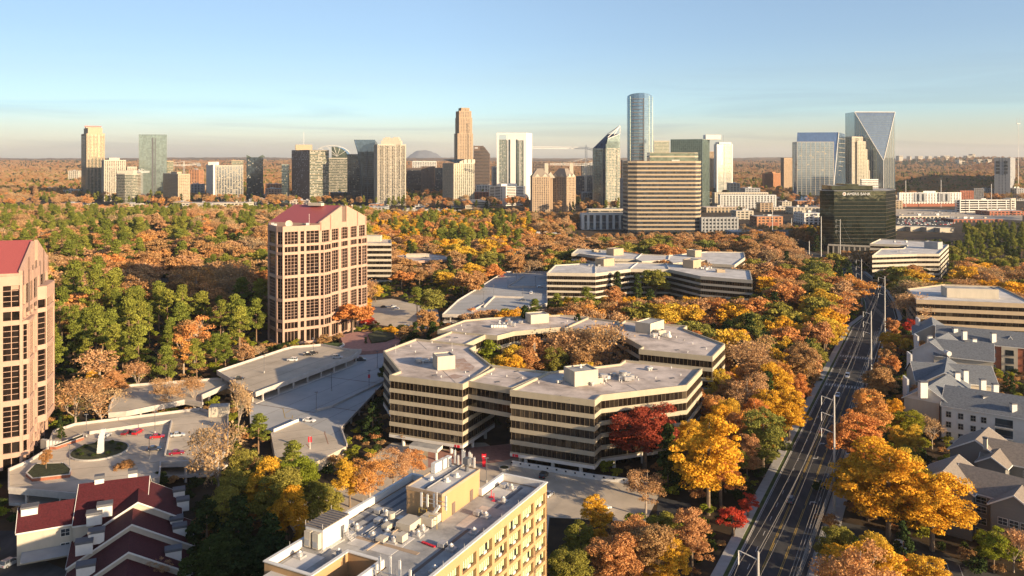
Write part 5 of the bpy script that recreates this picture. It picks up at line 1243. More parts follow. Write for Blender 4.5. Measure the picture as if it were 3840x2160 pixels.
# parking garages
def garage(label,xl,xc,xr,yt,Y,th,lv=3.2,wall='white',name='parking_garage'):
    P=plan(xl,xc,xr,Y,th); r=thing(name,label,'parking garage',cen(P)); z=ZA(yt,Y); keep(P,5)
    b=MB(); b.prism(off(ccw(P),-2),0,z-2,'dark',bottom=False); b.build('core',r); b=MB(); zz=z
    while zz>1: b.prism(P,max(0,zz-1.5),zz,wall,'conc'); zz-=lv
    Pc=ccw(P)
    for i in range(len(Pc)):
        a=Vector(Pc[i]); c=Vector(Pc[(i+1)%len(Pc)]); l=(c-a).length; m=max(1,int(l/18))
        for j in range(m+1): x=min(l-.6,max(.6,l*j/m)); b.wall(a,c,x-.6,x+.6,0,z-.1,-1,.15,wall)
    b.build('deck_bands',r); return r,P,z
r,P,z=garage('tall white parking garage with sunlit striped side, centre of the skyline',1834,1898,1969,700,1700,38)
b=MB(); b.obox(((P[0][0]+P[2][0])/2,(P[0][1]+P[2][1])/2),(1,.7),40,16,z,z+5,'white'); a=Vector(P[0]); b.wall(P[3],P[0],max(0,(Vector(P[3])-a).length-14),(Vector(P[3])-a).length,0,z+1,.1,.6,'white'); b.build('stair_core',r)
r,P,z=garage('long low cream parking garage below the cream and green tower',1691,1745,1835,757,1600,15,3.2,'creamL')
garage('low white striped garage behind the pine trees, left of the green cornered tower',1575,1578,1660,738,1850,5,2.8,'grey')
garage('low white garage wing on the left of the cream garage',1690,1692,1760,765,1640,5,3,'white')
# twin tan towers with hipped roofs
Y=1520; r=thing('apartment_tower','tan twin apartment tower with pyramid roofs and small gables, right of the white framed tower','tower',(XA(2080,Y),Y+20,0))
for xl,xc,xr,yr in ((1990,1996,2062,632),(2068,2125,2158,632)):
    P=plan(xl,xc,xr,Y,12 if xr<2100 else 48); keep(P,5); z=ZA(662,Y); facade(r,P,0,z,wall='tanst',fh=3.3,slab=1.3,psp=4.2,pw=2.0,po=.3,blinds=.2,seed=xl,names=('glazing','stone_grid'))
    c=cen(P); zt=ZA(yr,Y); b=MB(); Q=off(ccw(P),1)
    top=[(c[0]+(x-c[0])*.35,c[1]+(y-c[1])*.35) for x,y in Q]
    for i in range(4): j=(i+1)%4; b.face([(*Q[i],z-.3),(*Q[j],z-.3),(*top[j],zt),(*top[i],zt)],'shing')
    b.face([(*q,zt) for q in top],'shing')
    b.build('hipped_roof',r)
    b=MB()
    PP=ccw(P)
    for e_ in (0,3):
        a=Vector(PP[e_]); d_=Vector(PP[(e_+1)%4]); 
        for f in (.28,.72): m_=a.lerp(d_,f); dd=(d_-a).normalized(); w_=min(5,(d_-a).length*.2); nn=Vector((dd.y,-dd.x)); b.face([(*(m_-dd*w_+nn*1.2),z-.5),(*(m_+dd*w_+nn*1.2),z-.5),(*(m_+nn*1.2),z+w_*1.1)],'creamL')
    b.build('gablet',r)
    b=MB(); p=a.lerp(d_,.9); b.obox((XA(xr-12,Y),c[1]),(1,0),7,6,z,ZA(612,Y),'creamL'); b.build('chimney',r)
P=plan(2058,2060,2072,Y+14,5); facade(r,P,0,ZA(668,Y),wall='tanst',fh=3.3,slab=1.3,psp=4,pw=1.8,seed=31,names=('link_glazing','link_grid'))
b=MB(); m_=XA(2066,Y); b.face([(m_-9,Y+12,ZA(668,Y)),(m_+9,Y+12,ZA(668,Y)),(m_,Y+12,ZA(645,Y))],'creamL'); b.face([(m_+9,Y+12,ZA(668,Y)),(m_+9,Y+40,ZA(668,Y)),(m_,Y+40,ZA(645,Y)),(m_,Y+12,ZA(645,Y))],'shing'); b.face([(m_-9,Y+12,ZA(668,Y)),(m_,Y+12,ZA(645,Y)),(m_,Y+40,ZA(645,Y)),(m_-9,Y+40,ZA(668,Y))],'shing'); b.build('link_gable',r)
tower('olive ribbon office peeping between the white framed and tan twin towers',1997,2000,2052,606,2250,5,wall='brown',glass='win',fh=4,slab=1.8,psp=0,seed=32)
for i,(a,b_,c,yt,YY,m,g,lab) in enumerate(((2158,2160,2222,660,1900,'greyd','darkg','dark blocky office in shade behind the cranes, lower one'),(2180,2182,2224,612,2050,'greyd','darkg','dark blocky office in shade behind the cranes, upper one'),(2180,2184,2222,720,1640,'grey','win','small pale block in shade behind the crane mast'))):
    tower(lab,a,b_,c,yt,YY,5,wall=m,glass=g,fh=3.8,slab=.8,psp=5,pw=.8,blinds=.08,seed=33+i)
# pointed glass tower
Y=1590; r=thing('high_rise','green glass apartment tower with sharply pointed sloping glass roof and spire','tower',(XA(2280,Y),Y+15,0)); P=plan(2223,2271,2325,Y,45); keep(P,5); zl=ZA(556,Y); zr_=ZA(507,Y)
facade(r,P,0,zl,glass='tealg',wall='creamL',fh=3.2,slab=.7,psp=9,pw=.7,po=.2,blinds=.3,seed=36,top=.7)
A0,A1,A2,A3=[Vector(p) for p in P]; zt=ZA(500,Y)
b=MB(); b.face([(*A0,zl),(*A1,zl),(*A1,zt),(*A0.lerp(A1,.15),ZA(520,Y))],'tealg'); b.face([(*A3,zl),(*A0,zl),(*A0.lerp(A1,.15),ZA(520,Y))],'darkg'); b.face([(*A3,zl),(*A0.lerp(A1,.15),ZA(520,Y)),(*A1,zt),(*A2,zt)],'darkg'); b.face([(*A1,zl),(*A2,zl),(*A2,zt),(*A1,zt)],'tealg'); b.face([(*A2,zl),(*A3,zl),(*A2,zt)],'darkg'); b.build('sloping_roof',r)
b=MB(); tip=(A1.x,A1.y,ZA(469,Y))
for q in ((*A1,zt),(*A0.lerp(A1,.15),ZA(515,Y)),(*A2,zt),(*A0.lerp(A1,.6),ZA(505,Y))): b.tube(tip,q,.8,.8,'white',4)
b.tube((*A0.lerp(A1,.15),ZA(520,Y)),(*A1,zt),.7,.7,'white',4); b.build('spire',r)
b=MB(); b.wall(A3,A0,(A0-A3).length*.82,(A0-A3).length,0,zl,.1,.9,'darkg'); b.wall(A0,A1,0,(A1-A0).length*.05,0,zl+8,.1,.8,'tealg'); b.build('corner_glass',r)
bal(r,P,3,6,zl-4,3.2,.15,.8,o=2); bal(r,P,0,6,zl,3.2,.72,.8,o=1.2)
# tallest blue glass tower (curved)
Y=1800; r=thing('high_rise','tallest blue mirror glass tower with gently curved top and sides','tower',(XA(2405,Y),Y+22,0))
xs=[2356,2364,2378,2396,2416,2434,2446,2454]; dy=[14,3,0,-2,-2,0,5,24]
P=[(XA(x,Y),Y+d_) for x,d_ in zip(xs,dy)]+[(XA(2450,Y),Y+48),(XA(2362,Y),Y+48)]; keep(P,6)
z=ZA(352,Y); b=MB(); n=len(P); b.prism(P,0,z-6,'blueg')
tz=[-4,-1,1,2,2,0,-3,-16,-16,-8]
for i in range(n): j=(i+1)%n; b.face([(*P[i],z-6.1),(*P[j],z-6.1),(*P[j],z+tz[j]),(*P[i],z+tz[i])],'blueg')
b.build('glass_shell',r)
b=MB(); zz=z-10
while zz>5: b.prism(off(ccw(P),.15),zz,zz+.4,'tealg'); zz-=4.2
for i in (1,5,7): b.tube((*P[i],0),(*P[i],z-5),.7,.7,'tealg',5)
b.build('floor_lines',r)
b=MB(); zz=ZA(372,Y)
while zz>40:
    b.obox((XA(2392,Y),Y-3),(1,0),26,2.2,zz,zz+.8,'brown'); zz-=7.5
b.obox((XA(2413,Y),Y-2.6),(1,0),1.5,1.5,30,ZA(368,Y),'greyd'); b.build('balconies',r)
tower('pale glass slab right of the tallest blue tower',2451,2453,2510,528,2150,5,wall='creamL',glass='greeng',fh=3.8,slab=1.2,psp=0,blinds=.1,seed=40)
tower('dark grey block at the foot of the tallest blue tower',2330,2334,2372,600,1900,15,wall='greyd',glass='darkg',fh=3.5,slab=.8,psp=4,pw=.6,seed=41)
tower('grey apartment block with grid windows between the pointed tower and the big ribbon tower',2326,2345,2375,668,1480,30,wall='grey',fh=3.3,slab=1.2,psp=4,pw=1.8,seed=42)
r,P,z=tower('green glass tower with vertical ribs and white penthouse, behind the big ribbon windowed tower',2515,2634,2660,521,1560,62,wall='tealg',glass='greeng',fh=3.9,slab=.3,so=.1,psp=4,pw=.7,po=.5,blinds=.0,seed=43,top=1)
b=MB(); b.obox((XA(2587,Y),1600),(1,0),30,22,z-.5,ZA(505,1580),'white'); b.build('penthouse',r)
# big ribbon tower
Y=1080; r=thing('office_tower','big cream and green ribbon windowed office tower, right of centre','tower',(XA(2500,Y),Y+25,0))
xa,xb=XA(2388,Y),XA(2608,Y); P=[(xa,Y),(xb,Y),(xb+7,Y+4),(xb+13,Y+26),(xa+14,Y+44),(xa-14,Y+30),(xa-11,Y+4)]; P=ccw(P); keep(P,5); z=ZA(604,Y)
facade(r,P,0,z,glass='win',wall='beige',fh=5.55,slab=2.3,so=.35,psp=0,blinds=.0,seed=44,top=2.5,names=('glazing','wall_bands'))
mm=MB(); mullions(mm,P,4,z-3,1.9,.22,.2,'greyd','win'); mm.build('mullions',r)
P2_=[(XA(2440,Y),Y+6),(xb,Y+6),(xb+9,Y+26),(XA(2445,Y),Y+40)]; facade(r,P2_,z-.4,ZA(572,Y),glass='greeng',wall='cream',fh=5.5,slab=2,so=.3,psp=0,blinds=0,seed=45,top=.8,names=('upper_glazing','upper_bands'))
b=MB(); 
for i in range(6): b.obox((XA(2522+i*5,Y),Y+2),(1,0),1.2,1,z,z+1.8,'white')
b.build('roof_units',r)
# E of it
tower('beige tower slice between the ribbed green and teal towers',2659,2661,2680,568,2300,10,wall='tanst',fh=3.4,slab=1.5,psp=4,pw=1.8,seed=46)
Y=2150; r=thing('high_rise','slim white and teal apartment tower with rounded top and spire','tower',(XA(2712,Y),Y+15,0)); 
P=plan(2678,2688,2747,Y,20); keep(P,5); z=ZA(540,Y); facade(r,P,0,z,glass='tealg',wall='white',fh=3.3,slab=.9,psp=22,pw=3.5,po=.4,blinds=.15,seed=47,top=1)
bal(r,P,0,6,z-4,3.3,.42,.85,o=1.5,m='white'); c=cen(P); b=MB(); b.obox(c[:2],(1,.3),36,20,z-.3,z+5,'white'); b.cyl(c[:2],.4,z+5,z+24,'grey',6); b.build('crown',r)
tower('orange brick mid rise, sunlit, right of the teal tower',2858,2865,2929,650,2350,35,wall='brickO',fh=3.2,slab=1.5,psp=4,pw=2.1,blinds=.1,seed=48,pent=(.4,4))
tower('brown tower with a dark left edge beside the blue glass tower',2928,2940,2985,592,2300,35,wall='tanst',fh=3.4,slab=1.5,psp=5,pw=2.6,blinds=.1,seed=49)
# blue glass with sloping wedge
Y=1850; r=thing('high_rise','blue mirror glass office tower with slanted sides and bright blue top','tower',(XA(3070,Y),Y+25,0)); b=MB()
def q3(x,y,YY): return (XA(x,YY),YY,ZA(y,YY))
zt=ZA(497,Y)
fl,fr=q3(2990,497,Y+30),q3(3145,496,Y+30); b.face([q3(2975,760,Y-6),q3(3122,760,Y-6),fr,fl],'blueg')
b.face([q3(3122,760,Y-6),q3(3172,740,Y+50),q3(3168,503,Y+60),fr],'blueg'); b.face([fl,fr,q3(3168,503,Y+60),q3(3000,503,Y+60)],'blueg')
b.build('glass_body',r); keep([(XA(2970,Y),Y-8),(XA(3172,Y),Y-8),(XA(3172,Y+60),Y+60),(XA(2970,Y+60),Y+60)],5)
facade(r,[(XA(2983,Y),Y-10),(XA(3120,Y),Y-10),(XA(3120,Y),Y+20),(XA(2983,Y),Y+20)],16,ZA(532,Y),glass='blueg',wall='creamL',fh=4.1,slab=.25,so=.05,psp=10.5,pw=.6,po=.3,blinds=.03,seed=50,top=1,names=('front_glazing','fins'))
b=MB()
b.tube(q3(3122,745,Y-12),q3(3145,496,Y+29),.9,.9,'white',5)
for i in range(14): yy=520+i*17; b.tube(q3(3145,yy,Y+25),q3(3169,yy+2,Y+56),.4,.4,'creamL',4)
b.build('edge_trim',r)
r,P,z=tower('cream apartment tower with green glass and stepped right side, between two blue glass towers',3170,3195,3235,512,1905,35,wall='creamL',glass='greeng',fh=3.3,slab=1.2,psp=5,pw=1.6,po=.4,blinds=.2,seed=51)
for i,(xr,yt) in enumerate(((3246,530),(3252,560),(3258,600),(3261,640))): facade(r,plan(3205,3215,xr,1909+i*2,25),0,ZA(yt,1909),glass='greeng',wall='creamL',fh=3.3,slab=1.1,psp=5,pw=1.2,blinds=.2,seed=52+i,names=('glazing','wall_grid'))
bal(r,P,0,6,z-5,3.3,.3,.55); bal(r,P,3,6,z-5,3.3,.2,.8)
# big wedge tower
Y=1960; r=thing('high_rise','tall silver glass tower with a triangular folded facade, right skyline','tower',(XA(3280,Y),Y+30,0)); b=MB()
TL,TR=q3(3204,420,Y+30),q3(3355,420,Y+30); V=q3(3313,602,Y-8); BL,BC,BR=q3(3204,716+5,Y+30),q3(3313,790,Y-8),q3(3357,790,Y+34)
BL=(XA(3204,Y+30),Y+30,0); BC=(V[0],V[1],0); BR=(XA(3357,Y+34),Y+34,0); TRR=(XA(3356,Y+34),Y+34,TR[2])
b.face([TL,V,TRR],'silverg'); b.face([BL,BC,V,TL],'silverg'); b.face([BC,BR,TRR,V],'silverg'); BK_=(XA(3300,Y),Y+85,0); b.face([BR,(BR[0],Y+85,0),(BR[0],Y+85,TR[2]),TRR],'silverg'); b.face([(BL[0],Y+85,0),BL,TL,(BL[0],Y+85,TL[2])],'silverg')
b.face([TL,TRR,(BR[0],Y+85,TR[2]),(BL[0],Y+85,TL[2])],'grey'); b.build('glass_body',r); keep([BL[:2],BC[:2],BR[:2],(BR[0],Y+85),(BL[0],Y+85)],5)
b=MB(); 
for a,c in ((TL,V),(V,TRR),(TL,TRR),(V,BC)): b.tube((a[0],a[1]-.6,a[2]),(c[0],c[1]-.6,c[2]),.9,.9,'white',5)
def lerp3(a,c,t): return tuple(a[i]+(c[i]-a[i])*t for i in range(3))
for i in range(1,12):
    t=i/12; a=lerp3(BL,BC,t); c=lerp3(TL,V,t); b.tube((a[0],a[1]-.3,a[2]),(c[0],c[1]-.3,c[2]),.35,.35,'creamL',4)
for i in range(1,7):
    t=i/7; a=lerp3(BC,BR,t); c=lerp3(V,TRR,t); b.tube((a[0],a[1]-.3,a[2]),(c[0],c[1]-.3,c[2]),.35,.35,'creamL',4)
b.build('edge_lines',r)
b=MB()
for i in range(1,26):
    z_=TL[2]-6-i*4.5; t0=(TL[2]-z_)/(TL[2]-V[2]) 
    if t0>=1: break
    a=lerp3(TL,V,t0); c=lerp3(TRR,V,t0); b.tube((a[0],a[1]-.3,a[2]),(c[0],c[1]-.3,c[2]),.22,.22,'tealg',4)
b.build('floor_lines',r)
tower('small white striped office at the foot of the folded glass tower',3228,3231,3293,672,1700,8,wall='white',glass='win',fh=3.4,slab=1.8,psp=0,seed=60)
# black glass bank tower
Y=868; r=thing('office_tower','black mirror glass office tower with a bank name across its top','tower',(XA(3215,Y),Y+25,0)); z=ZA(716,Y)
P=[(XA(3082,Y),Y+6),(XA(3125,Y),Y-2),(XA(3326,Y),Y+2),(XA(3353,Y+40),Y+36),(XA(3340,Y+60),Y+66),(XA(3100,Y+60),Y+66)]; P=ccw(P); keep(P,6)
b=MB(); b.prism(P,8,z,'glassK','roofG'); b.build('glass_body',r); b=MB(); b.prism(off(P,-4),0,8,'dark'); b.build('lobby',r)
Q=[(XA(3140,Y),Y+16),(XA(3298,Y),Y+16),(XA(3298,Y),Y+44),(XA(3140,Y),Y+44)]; b=MB(); b.prism(Q,z-.2,ZA(698,Y),'glassK','roofG'); b.prism([(x*.3+XA(3220,Y)*.7,y) for x,y in Q],ZA(698,Y)-.1,ZA(692,Y),'glassK'); b.build('setback_storey',r)
b=MB(); zz=z-3.9
while zz>9: b.ring(P,.0,-.2,zz,zz+.16,'greyd'); b.ring(P,.07,-.2,zz,zz+.16,'mull'); zz-=3.9
b.ring(P,.25,-.3,z-.2,z+.5,'greyd'); b.build('floor_lines',r)
a=Vector((XA(3174,Y),Y)); d=Vector((1,.02)).normalized()
text_on(r,'AMERIS BANK',(a.x,Y-1.2),(1,.02),ZA(732,Y),4.1,'signw','name_sign',.15)
b=MB(); b.tube((XA(3168,Y)-1,Y-1.4,ZA(727,Y)),(XA(3168,Y)-1,Y-1.0,ZA(727,Y)),1.9,1.9,'signw',18); b.tube((XA(3168,Y)-1,Y-1.5,ZA(727,Y)),(XA(3168,Y)-1,Y-1.3,ZA(727,Y)),1.2,1.2,'pink',18); b.build('logo_disc',r)
b=MB()   # white colonnade at its foot
pa,pb=Vector(G(*kM(665,680),0)),Vector(G(*kM(1080,700),0))
d_=pb-pa
b.obox((pa+pb)/2,d_,d_.length,2,11,12.6,'creamL')
for i in range(9): p=pa.lerp(pb,i/8); b.obox(p,d_,1.3,1.3,0,11,'creamL')
b.build('colonnade',r)
# hotel row right
r,P,z=tower('long white and grey hotel with stacked bay windows, right of the black glass tower',3366,3372,3604,722,1680,4,name='hotel',cat='hotel',wall='white',glass='win',fh=3.2,slab=1.4,psp=6,pw=3.2,po=.3,blinds=.1,seed=61,pent=(.2,3))
b=MB(); a,c=Vector(P[0]),Vector(P[1]); l=(c-a).length
for f0,f1 in ((.24,.42),(.63,.82)): b.wall(a,c,f0*l,f1*l,10,z-1,.5,2,'grey'); 
for f in (.3,.38,.68,.76):
    for i in range(7): b.wall(a,c,f*l-3,f*l+1,11+i*(z-14)/7,13.2+i*(z-14)/7,2,2.4,'win')
b.wall(a,c,0,l,0,6,.4,1.5,'brick'); b.build('bay_panels',r)
garage('long white multi storey parking garage with red corner, right',3582,3600,3808,750,1500,6,4.2)
tower('white end block of the long right hand garage',3760,3790,3808,745,1510,45,name='parking_garage',cat='parking garage',wall='creamL',fh=3.4,slab=1.6,psp=4,pw=2,seed=63)
tower('dark red brick mid rise behind the long white garage, left part',3595,3600,3650,715,1760,5,wall='brick',fh=3.2,slab=1.4,psp=4,pw=1.8,seed=64)
tower('grey and black mid rise behind the long white garage, right part',3650,3652,3688,706,1765,5,wall='greyd',fh=3.2,slab=1.4,psp=4,pw=1.8,seed=65)
r,P,z=tower('slim pale grey tower with large square openings near its top, rightmost high rise',3729,3788,3807,591,1900,58,wall='grey',fh=3.6,slab=2.2,psp=6,pw=4.4,po=.1,blinds=0,seed=66)
b=MB(); a,c=Vector(P[3]),Vector(P[0]); l=(c-a).length
for f in (.22,.72):
    for i in range(4): b.wall(a,c,(f-.12)*l,(f+.12)*l,z-14-i*8,z-8-i*8,.5,1.0,'win')
b.build('large_openings',r)
# white apartments mid right
r,P,z=tower('long low white and grey apartment block at the foot of the blue glass towers',2672,2680,2880,722,1680,8,name='apartment_block',cat='apartment block',wall='creamL',glass='darkg',fh=3.4,slab=1.4,psp=5,pw=2.4,blinds=.1,seed=67)
facade(r,plan(2695,2700,2910,1620,-8),0,ZA(730,1620),glass='darkg',wall='white',fh=3.4,slab=1.2,psp=6,pw=2.8,blinds=.1,seed=68,names=('front_glazing','front_grid'))
tower('grey green square windowed office at the foot of the big ribbon tower',2625,2630,2768,815,1075,4,name='office_building',cat='office building',wall='grey',fh=4.6,slab=2.0,psp=5,pw=2,blinds=0,seed=69)
tower('white low office with dark vertical window strips, left of the big ribbon tower',2176,2182,2372,800,1140,3,name='office_building',cat='office building',wall='white',glass='blueg',fh=10,slab=.5,psp=9,pw=3.4,po=.4,blinds=0,seed=70)
r,P,z=tower('curved topped low cream building behind the white striped low office',2200,2206,2360,784,1210,3,name='office_building',cat='office building',wall='creamL',fh=4,slab=2,psp=0,seed=71)
# cranes
def crane(label,xm,Ym,yt,xj,yj,xe,ye,zcab=None,tie=True):
    r=thing('tower_crane',label,'crane',(XA(xm,Ym),Ym,0)); x=XA(xm,Ym); z=ZA(yj,Ym); b=MB()
    for dx in (-1.6,1.6):
        for dy_ in (-1.6,1.6): b.cyl((x+dx,Ym+dy_),.3,0,z,'steel',4)
    zz=0
    while zz<z-4:
        b.tube((x-1.6,Ym-1.6,zz),(x+1.6,Ym-1.6,zz+4),.18,.18,'steel',4); zz+=4
    b.build('mast',r)
    b=MB(); J=(XA(xj,Ym),Ym,ZA(yj-2,Ym)); 
    def tr(a,c,h,n):
        pr=None
        for i in range(n+1):
            t=i/n; p=Vector(a).lerp(Vector(c),t); q=p+Vector((0,0,h))
            if pr is not None: b.tube(pr[0],p,.75,.75,'white',4); b.tube(pr[1],q,.55,.55,'white',4); b.tube(pr[0],q,.2,.2,'white',4); b.tube(q,p,.2,.2,'white',4)
            pr=(p,q)
    tr((x,Ym,z),J,3.2,16); tr((x,Ym,z),(XA(xe,Ym),Ym,ZA(ye,Ym)),3,6); b.build('jib',r)
    b=MB(); tp=(x,Ym,ZA(yt,Ym)); b.tube((x-2,Ym,z),tp,.6,.3,'white',4); b.tube((x+2,Ym,z),tp,.6,.3,'white',4)
    if tie: b.tube(tp,Vector((x,Ym,z+3)).lerp(Vector(J),.6),.25,.25,'white',4); b.tube(tp,Vector((x,Ym,z+3)).lerp(Vector(J),.9),.2,.2,'white',4); b.tube(tp,(XA(xe,Ym),Ym,ZA(ye,Ym)+3),.25,.25,'white',4)
    b.build('apex_and_ties',r); b=MB(); b.obox((XA(xe-4,Ym),Ym),(1,0),9,2.5,ZA(ye,Ym)-5,ZA(ye,Ym)+1,'grey'); b.build('counterweight',r)
    return r
crane('white tower crane with long jib pointing left, above the tan twin tower',2198,1650,542,1992,558,2275,576,tie=False)
crane('lower white tower crane with tie bars, in front of the higher crane',2196,1760,594,2062,620,2225,612)
crane('small tower crane between the pale green glass tower and the white block',690,2050,605,560,622,750,616)
crane('slender crane in front of the pale green glass tower',532,1900,632,560,648,520,640)
b=MB(); X0=XA(3819,2600); b.cyl((X0,2600),1.0,0,ZA(465,2600),'white',6,.5); b.obox((X0,2600),(1,0),11,3,ZA(465,2600),ZA(462,2600),'steel'); 
for dx in (-5,5): b.cyl((X0+dx,2600),.4,ZA(465,2600),ZA(442,2600),'steel',5)
tag(b.build('radio_mast'),'very tall slim radio mast at the right edge of the skyline','mast')
for x,yt,yb,Y_,lab in ((3394,677,722,1660,'white flag pole above the left end of the hotel'),(3526,675,722,1660,'white flag pole above the middle of the hotel'),(3714,690,760,1480,'thin white pole left of the slim grey tower')):
    b=MB(); b.cyl((XA(x,Y_),Y_-3),.5,0,ZA(yt,Y_),'white',6); tag(b.build('pole'),lab,'pole')
# low commercial buildings among the trees, each one its own
low=[(A_[0],A_[1]) for A_ in ()]
specs=[ # xl,xr,yt,Y,wall,roof,label
(225,340,772,1720,'creamL','roofG','low cream villa like building at the far left, by the green curved apartments'),
(252,295,640,3000,'creamL','roofG','small cream block far away at the left edge of the tall pink crowned tower'),
(232,296,712,2050,'creamL','roofG','low cream roofed building under the pink crowned tower'),
(660,922,762,1560,'creamL','roofT','long low tan roofed hall in front of the white block and dark tower'),
(712,752,690,1980,'grey','roofG','grey low block left of the white apartment block'),
(705,748,636,2400,'brickO','roofG','small red block between the beige and white blocks'),
(985,1056,690,2100,'brickO','roofG','long red and cream low block left of the teal tower'),
(990,1050,708,1900,'pink','roofG','pink low block in front of the long red one'),
(1080,1160,752,1690,'roofT','roofT','flat brown podium at the foot of the brown speckled tower'),
(1233,1302,722,1840,'darkg','roofG','low dark glass block below the arched crown tower'),
(1215,1445,776,1560,'grey','roofG','long grey shed roofs behind the pink tower gable'),
(1780,1850,695,2100,'white','roofG','white low roofs left of the tall white garage'),
(1778,1835,720,1780,'brick','roofT','dark red brick block left of the tall white garage'),
(1500,1600,786,1420,'creamL','slate','grey roofed low hall among the trees, left of the pines'),
(1600,1720,792,1380,'beige','roofT','tan low block among the trees below the green cornered tower'),
(1790,1850,800,1330,'creamL','roofT','cream low block behind the dark evergreens'),
(1480,1560,810,1240,'grey','roofG','grey low shop roof left of the orange tree clump'),
(1990,2100,885,900,'grey','roofG','long grey low roof glimpsed under the red trees'),
(2100,2290,905,880,'creamL','roofG','long cream car park wall glimpsed under the orange trees'),
(2640,2760,778,1500,'beige','roofT','tan low shop block behind the grey green office'),
(2755,2825,790,1330,'creamL','roofG','cream low office with white corner tower'),
(2830,2935,812,1180,'brickO','roofG','small orange brick shops by the red sign'),
(2965,3085,778,1450,'creamL','roofG','long cream mall wing with arched fronts behind the red sign'),
(3010,3085,800,1230,'white','roofG','white porticoed shop left of the black glass tower'),
(2735,2870,868,960,'grey','roofW','white roofed low building below the grey green office'),
(3355,3560,815,1350,'creamL','roofG','long low strip mall behind the big car park'),
(3560,3760,822,1270,'brick','roofG','brick strip mall with pale roof right of the car park'),
(3700,3840,792,1420,'brick','roofT','dark brick low block at the right edge under the garage'),
(3810,3840,706,1900,'grey','roofG','pale low block at the right edge beyond the slim grey tower'),
(3690,3730,708,2000,'white','roofG','white roofed low sheds left of the slim grey tower'),
(2790,2850,706,1800,'grey','roofG','grey block with white roof box above the long white apartments'),
(2010,2060,650,1950,'grey','roofG','grey low block behind the tan twin tower'),
]
for i,(xl,xr,yt,Y_,wm,rm,lab) in enumerate(specs):
    P=plan(xl,xl+(xr-xl)*.08,xr,Y_,6 if i%2 else 2); 
    P=[P[0],P[1],(P[1][0]+2,P[1][1]+22+i%4*6),(P[0][0]-2,P[0][1]+22+i%4*6)]
    z=ZA(yt,Y_); r=thing('low_building',lab,'building',cen(P)); facade(r,P,0,max(z,4),wall=wm,glass='win',fh=4,slab=1.8,psp=7,pw=2.5,po=.1,blinds=.1,seed=100+i,top=1.6,roofm=rm); keep(P,4)
    b=MB(); c=cen(P)
    for j in range(2+i%3): 
        rr=random.Random(i*7+j); p=(P[0][0]+(P[1][0]-P[0][0])*(.15+.7*rr.random()),c[1]+(rr.random()-.5)*8); b.obox(p,(1,.05),3+3*rr.random(),3,max(z,4),max(z,4)+1.5+rr.random()*2,'creamL' if j%2 else 'metal')
    b.build('rooftop_unit',r)
b=MB(); p=G(2895,875,0); Y_=1080; b.obox((XA(2898,Y_),Y_),(1,0),14,.6,ZA(838,Y_)-3,ZA(838,Y_)+1.5,'brick'); 
for dx in (-5,5): b.cyl((XA(2898,Y_)+dx,Y_+.5),.3,0,ZA(836,Y_)-5,'greyd',6)
tag(b.build('billboard'),'wide red shop sign among the low buildings left of the black glass tower','sign')
r=thing('house','brown gabled pavilion with hipped roof right of the red sign','house',(XA(2940,950),950,0)); house(r,(XA(2940,950),955),(1,.2),24,16,10,16,'brick','shing')
# dark blue roofed row and houses right
for i,(x,yt,Y_) in enumerate(((3375,852,1130),(3430,858,1120),(3490,858,1110),(3540,862,1100))):
    r=thing('house',['pale fronted house with dark blue roof, first of four right of the black glass tower','dark blue roofed house, second of four right of the black glass tower','dark blue roofed house, third of four right of the black glass tower','dark blue roofed house with tall gable, last of four right of the black glass tower'][i],'house',(XA(x,Y_),Y_,0),'dark blue roofed houses'); house(r,(XA(x,Y_),Y_),(1,.1),20,13,6,ZA(yt,Y_),'creamL','slate')
# few suburban houses in the left woods
for i,(x,y,lab) in enumerate(((22,905,'white gabled house at the far left edge of the woods'),(62,905,'second white gabled house near the left edge of the woods'),(140,893,'cream house half hidden in the woods at left'),(232,905,'small gabled house left of the red orange trees'),(610,1000,'pale roofed house deep in the shaded woods'),(595,1075,'grey roofed house nearest in the shaded woods'),(270,1035,'grey roofed house in the shaded clearing left'),(60,790,'tan roofed house far in the left woods'),(210,800,'beige low house below the far left towers'))):
    p=G(x,y+18,0); r=thing('house',lab,'house',(*p,0)); house(r,p,(1,.3) if i%2 else (.4,1),13,10,6,9.5,'white' if i<3 else 'creamL','slate' if i%2 else 'shing')
# ---------------------------------------------------------------- car parks with many small cars
flat('car_park',P4(kM,[(1310,285),(1900,300),(2560,330),(2560,240),(1310,215)],0),'conc',.02)
flat('car_park',P4(kM,[(1310,400),(1850,400),(1900,300),(1310,285)],0),'asph',.024)
flat('car_park',P4(kM,[(2050,735),(2576,760),(2700,840),(2300,820)],0),'conc',.02)
def smallcar(col):
    b=MB(); b.prism([(-2.3,-.9),(2.3,-.9),(2.3,.9),(-2.3,.9)],.25,1.0,carmat(col)); b.prism([(-1.5,-.8),(1.0,-.8),(1.0,.8),(-1.5,.8)],1.0,1.45,'win'); b.prism([(-1.2,-.75),(.6,-.75),(.6,.75),(-1.2,.75)],1.45,1.52,carmat(col))
    for x in (-1.4,1.4):
        for y in (-.8,.8): b.tube((x,y-.1,.33),(x,y+.1,.33),.33,.33,'dark',8)
    me=bpy.data.meshes.new('parked_car'); me.from_pydata(b.v,[],b.f)
    for x in b.mats: me.materials.append(x)
    me.polygons.foreach_set('material_index',b.m); return me
small={n:smallcar(c) for n,c in (('white',WH),('silver',SI),('black',BK),('red',RE),('dark blue',DB))}
rr=random.Random(21)
rows=[(y,1320+rr.random()*20,1880) for y in (300,315,328,342,358,372)]+[(262,1340,2300),(246,1700,2300)]
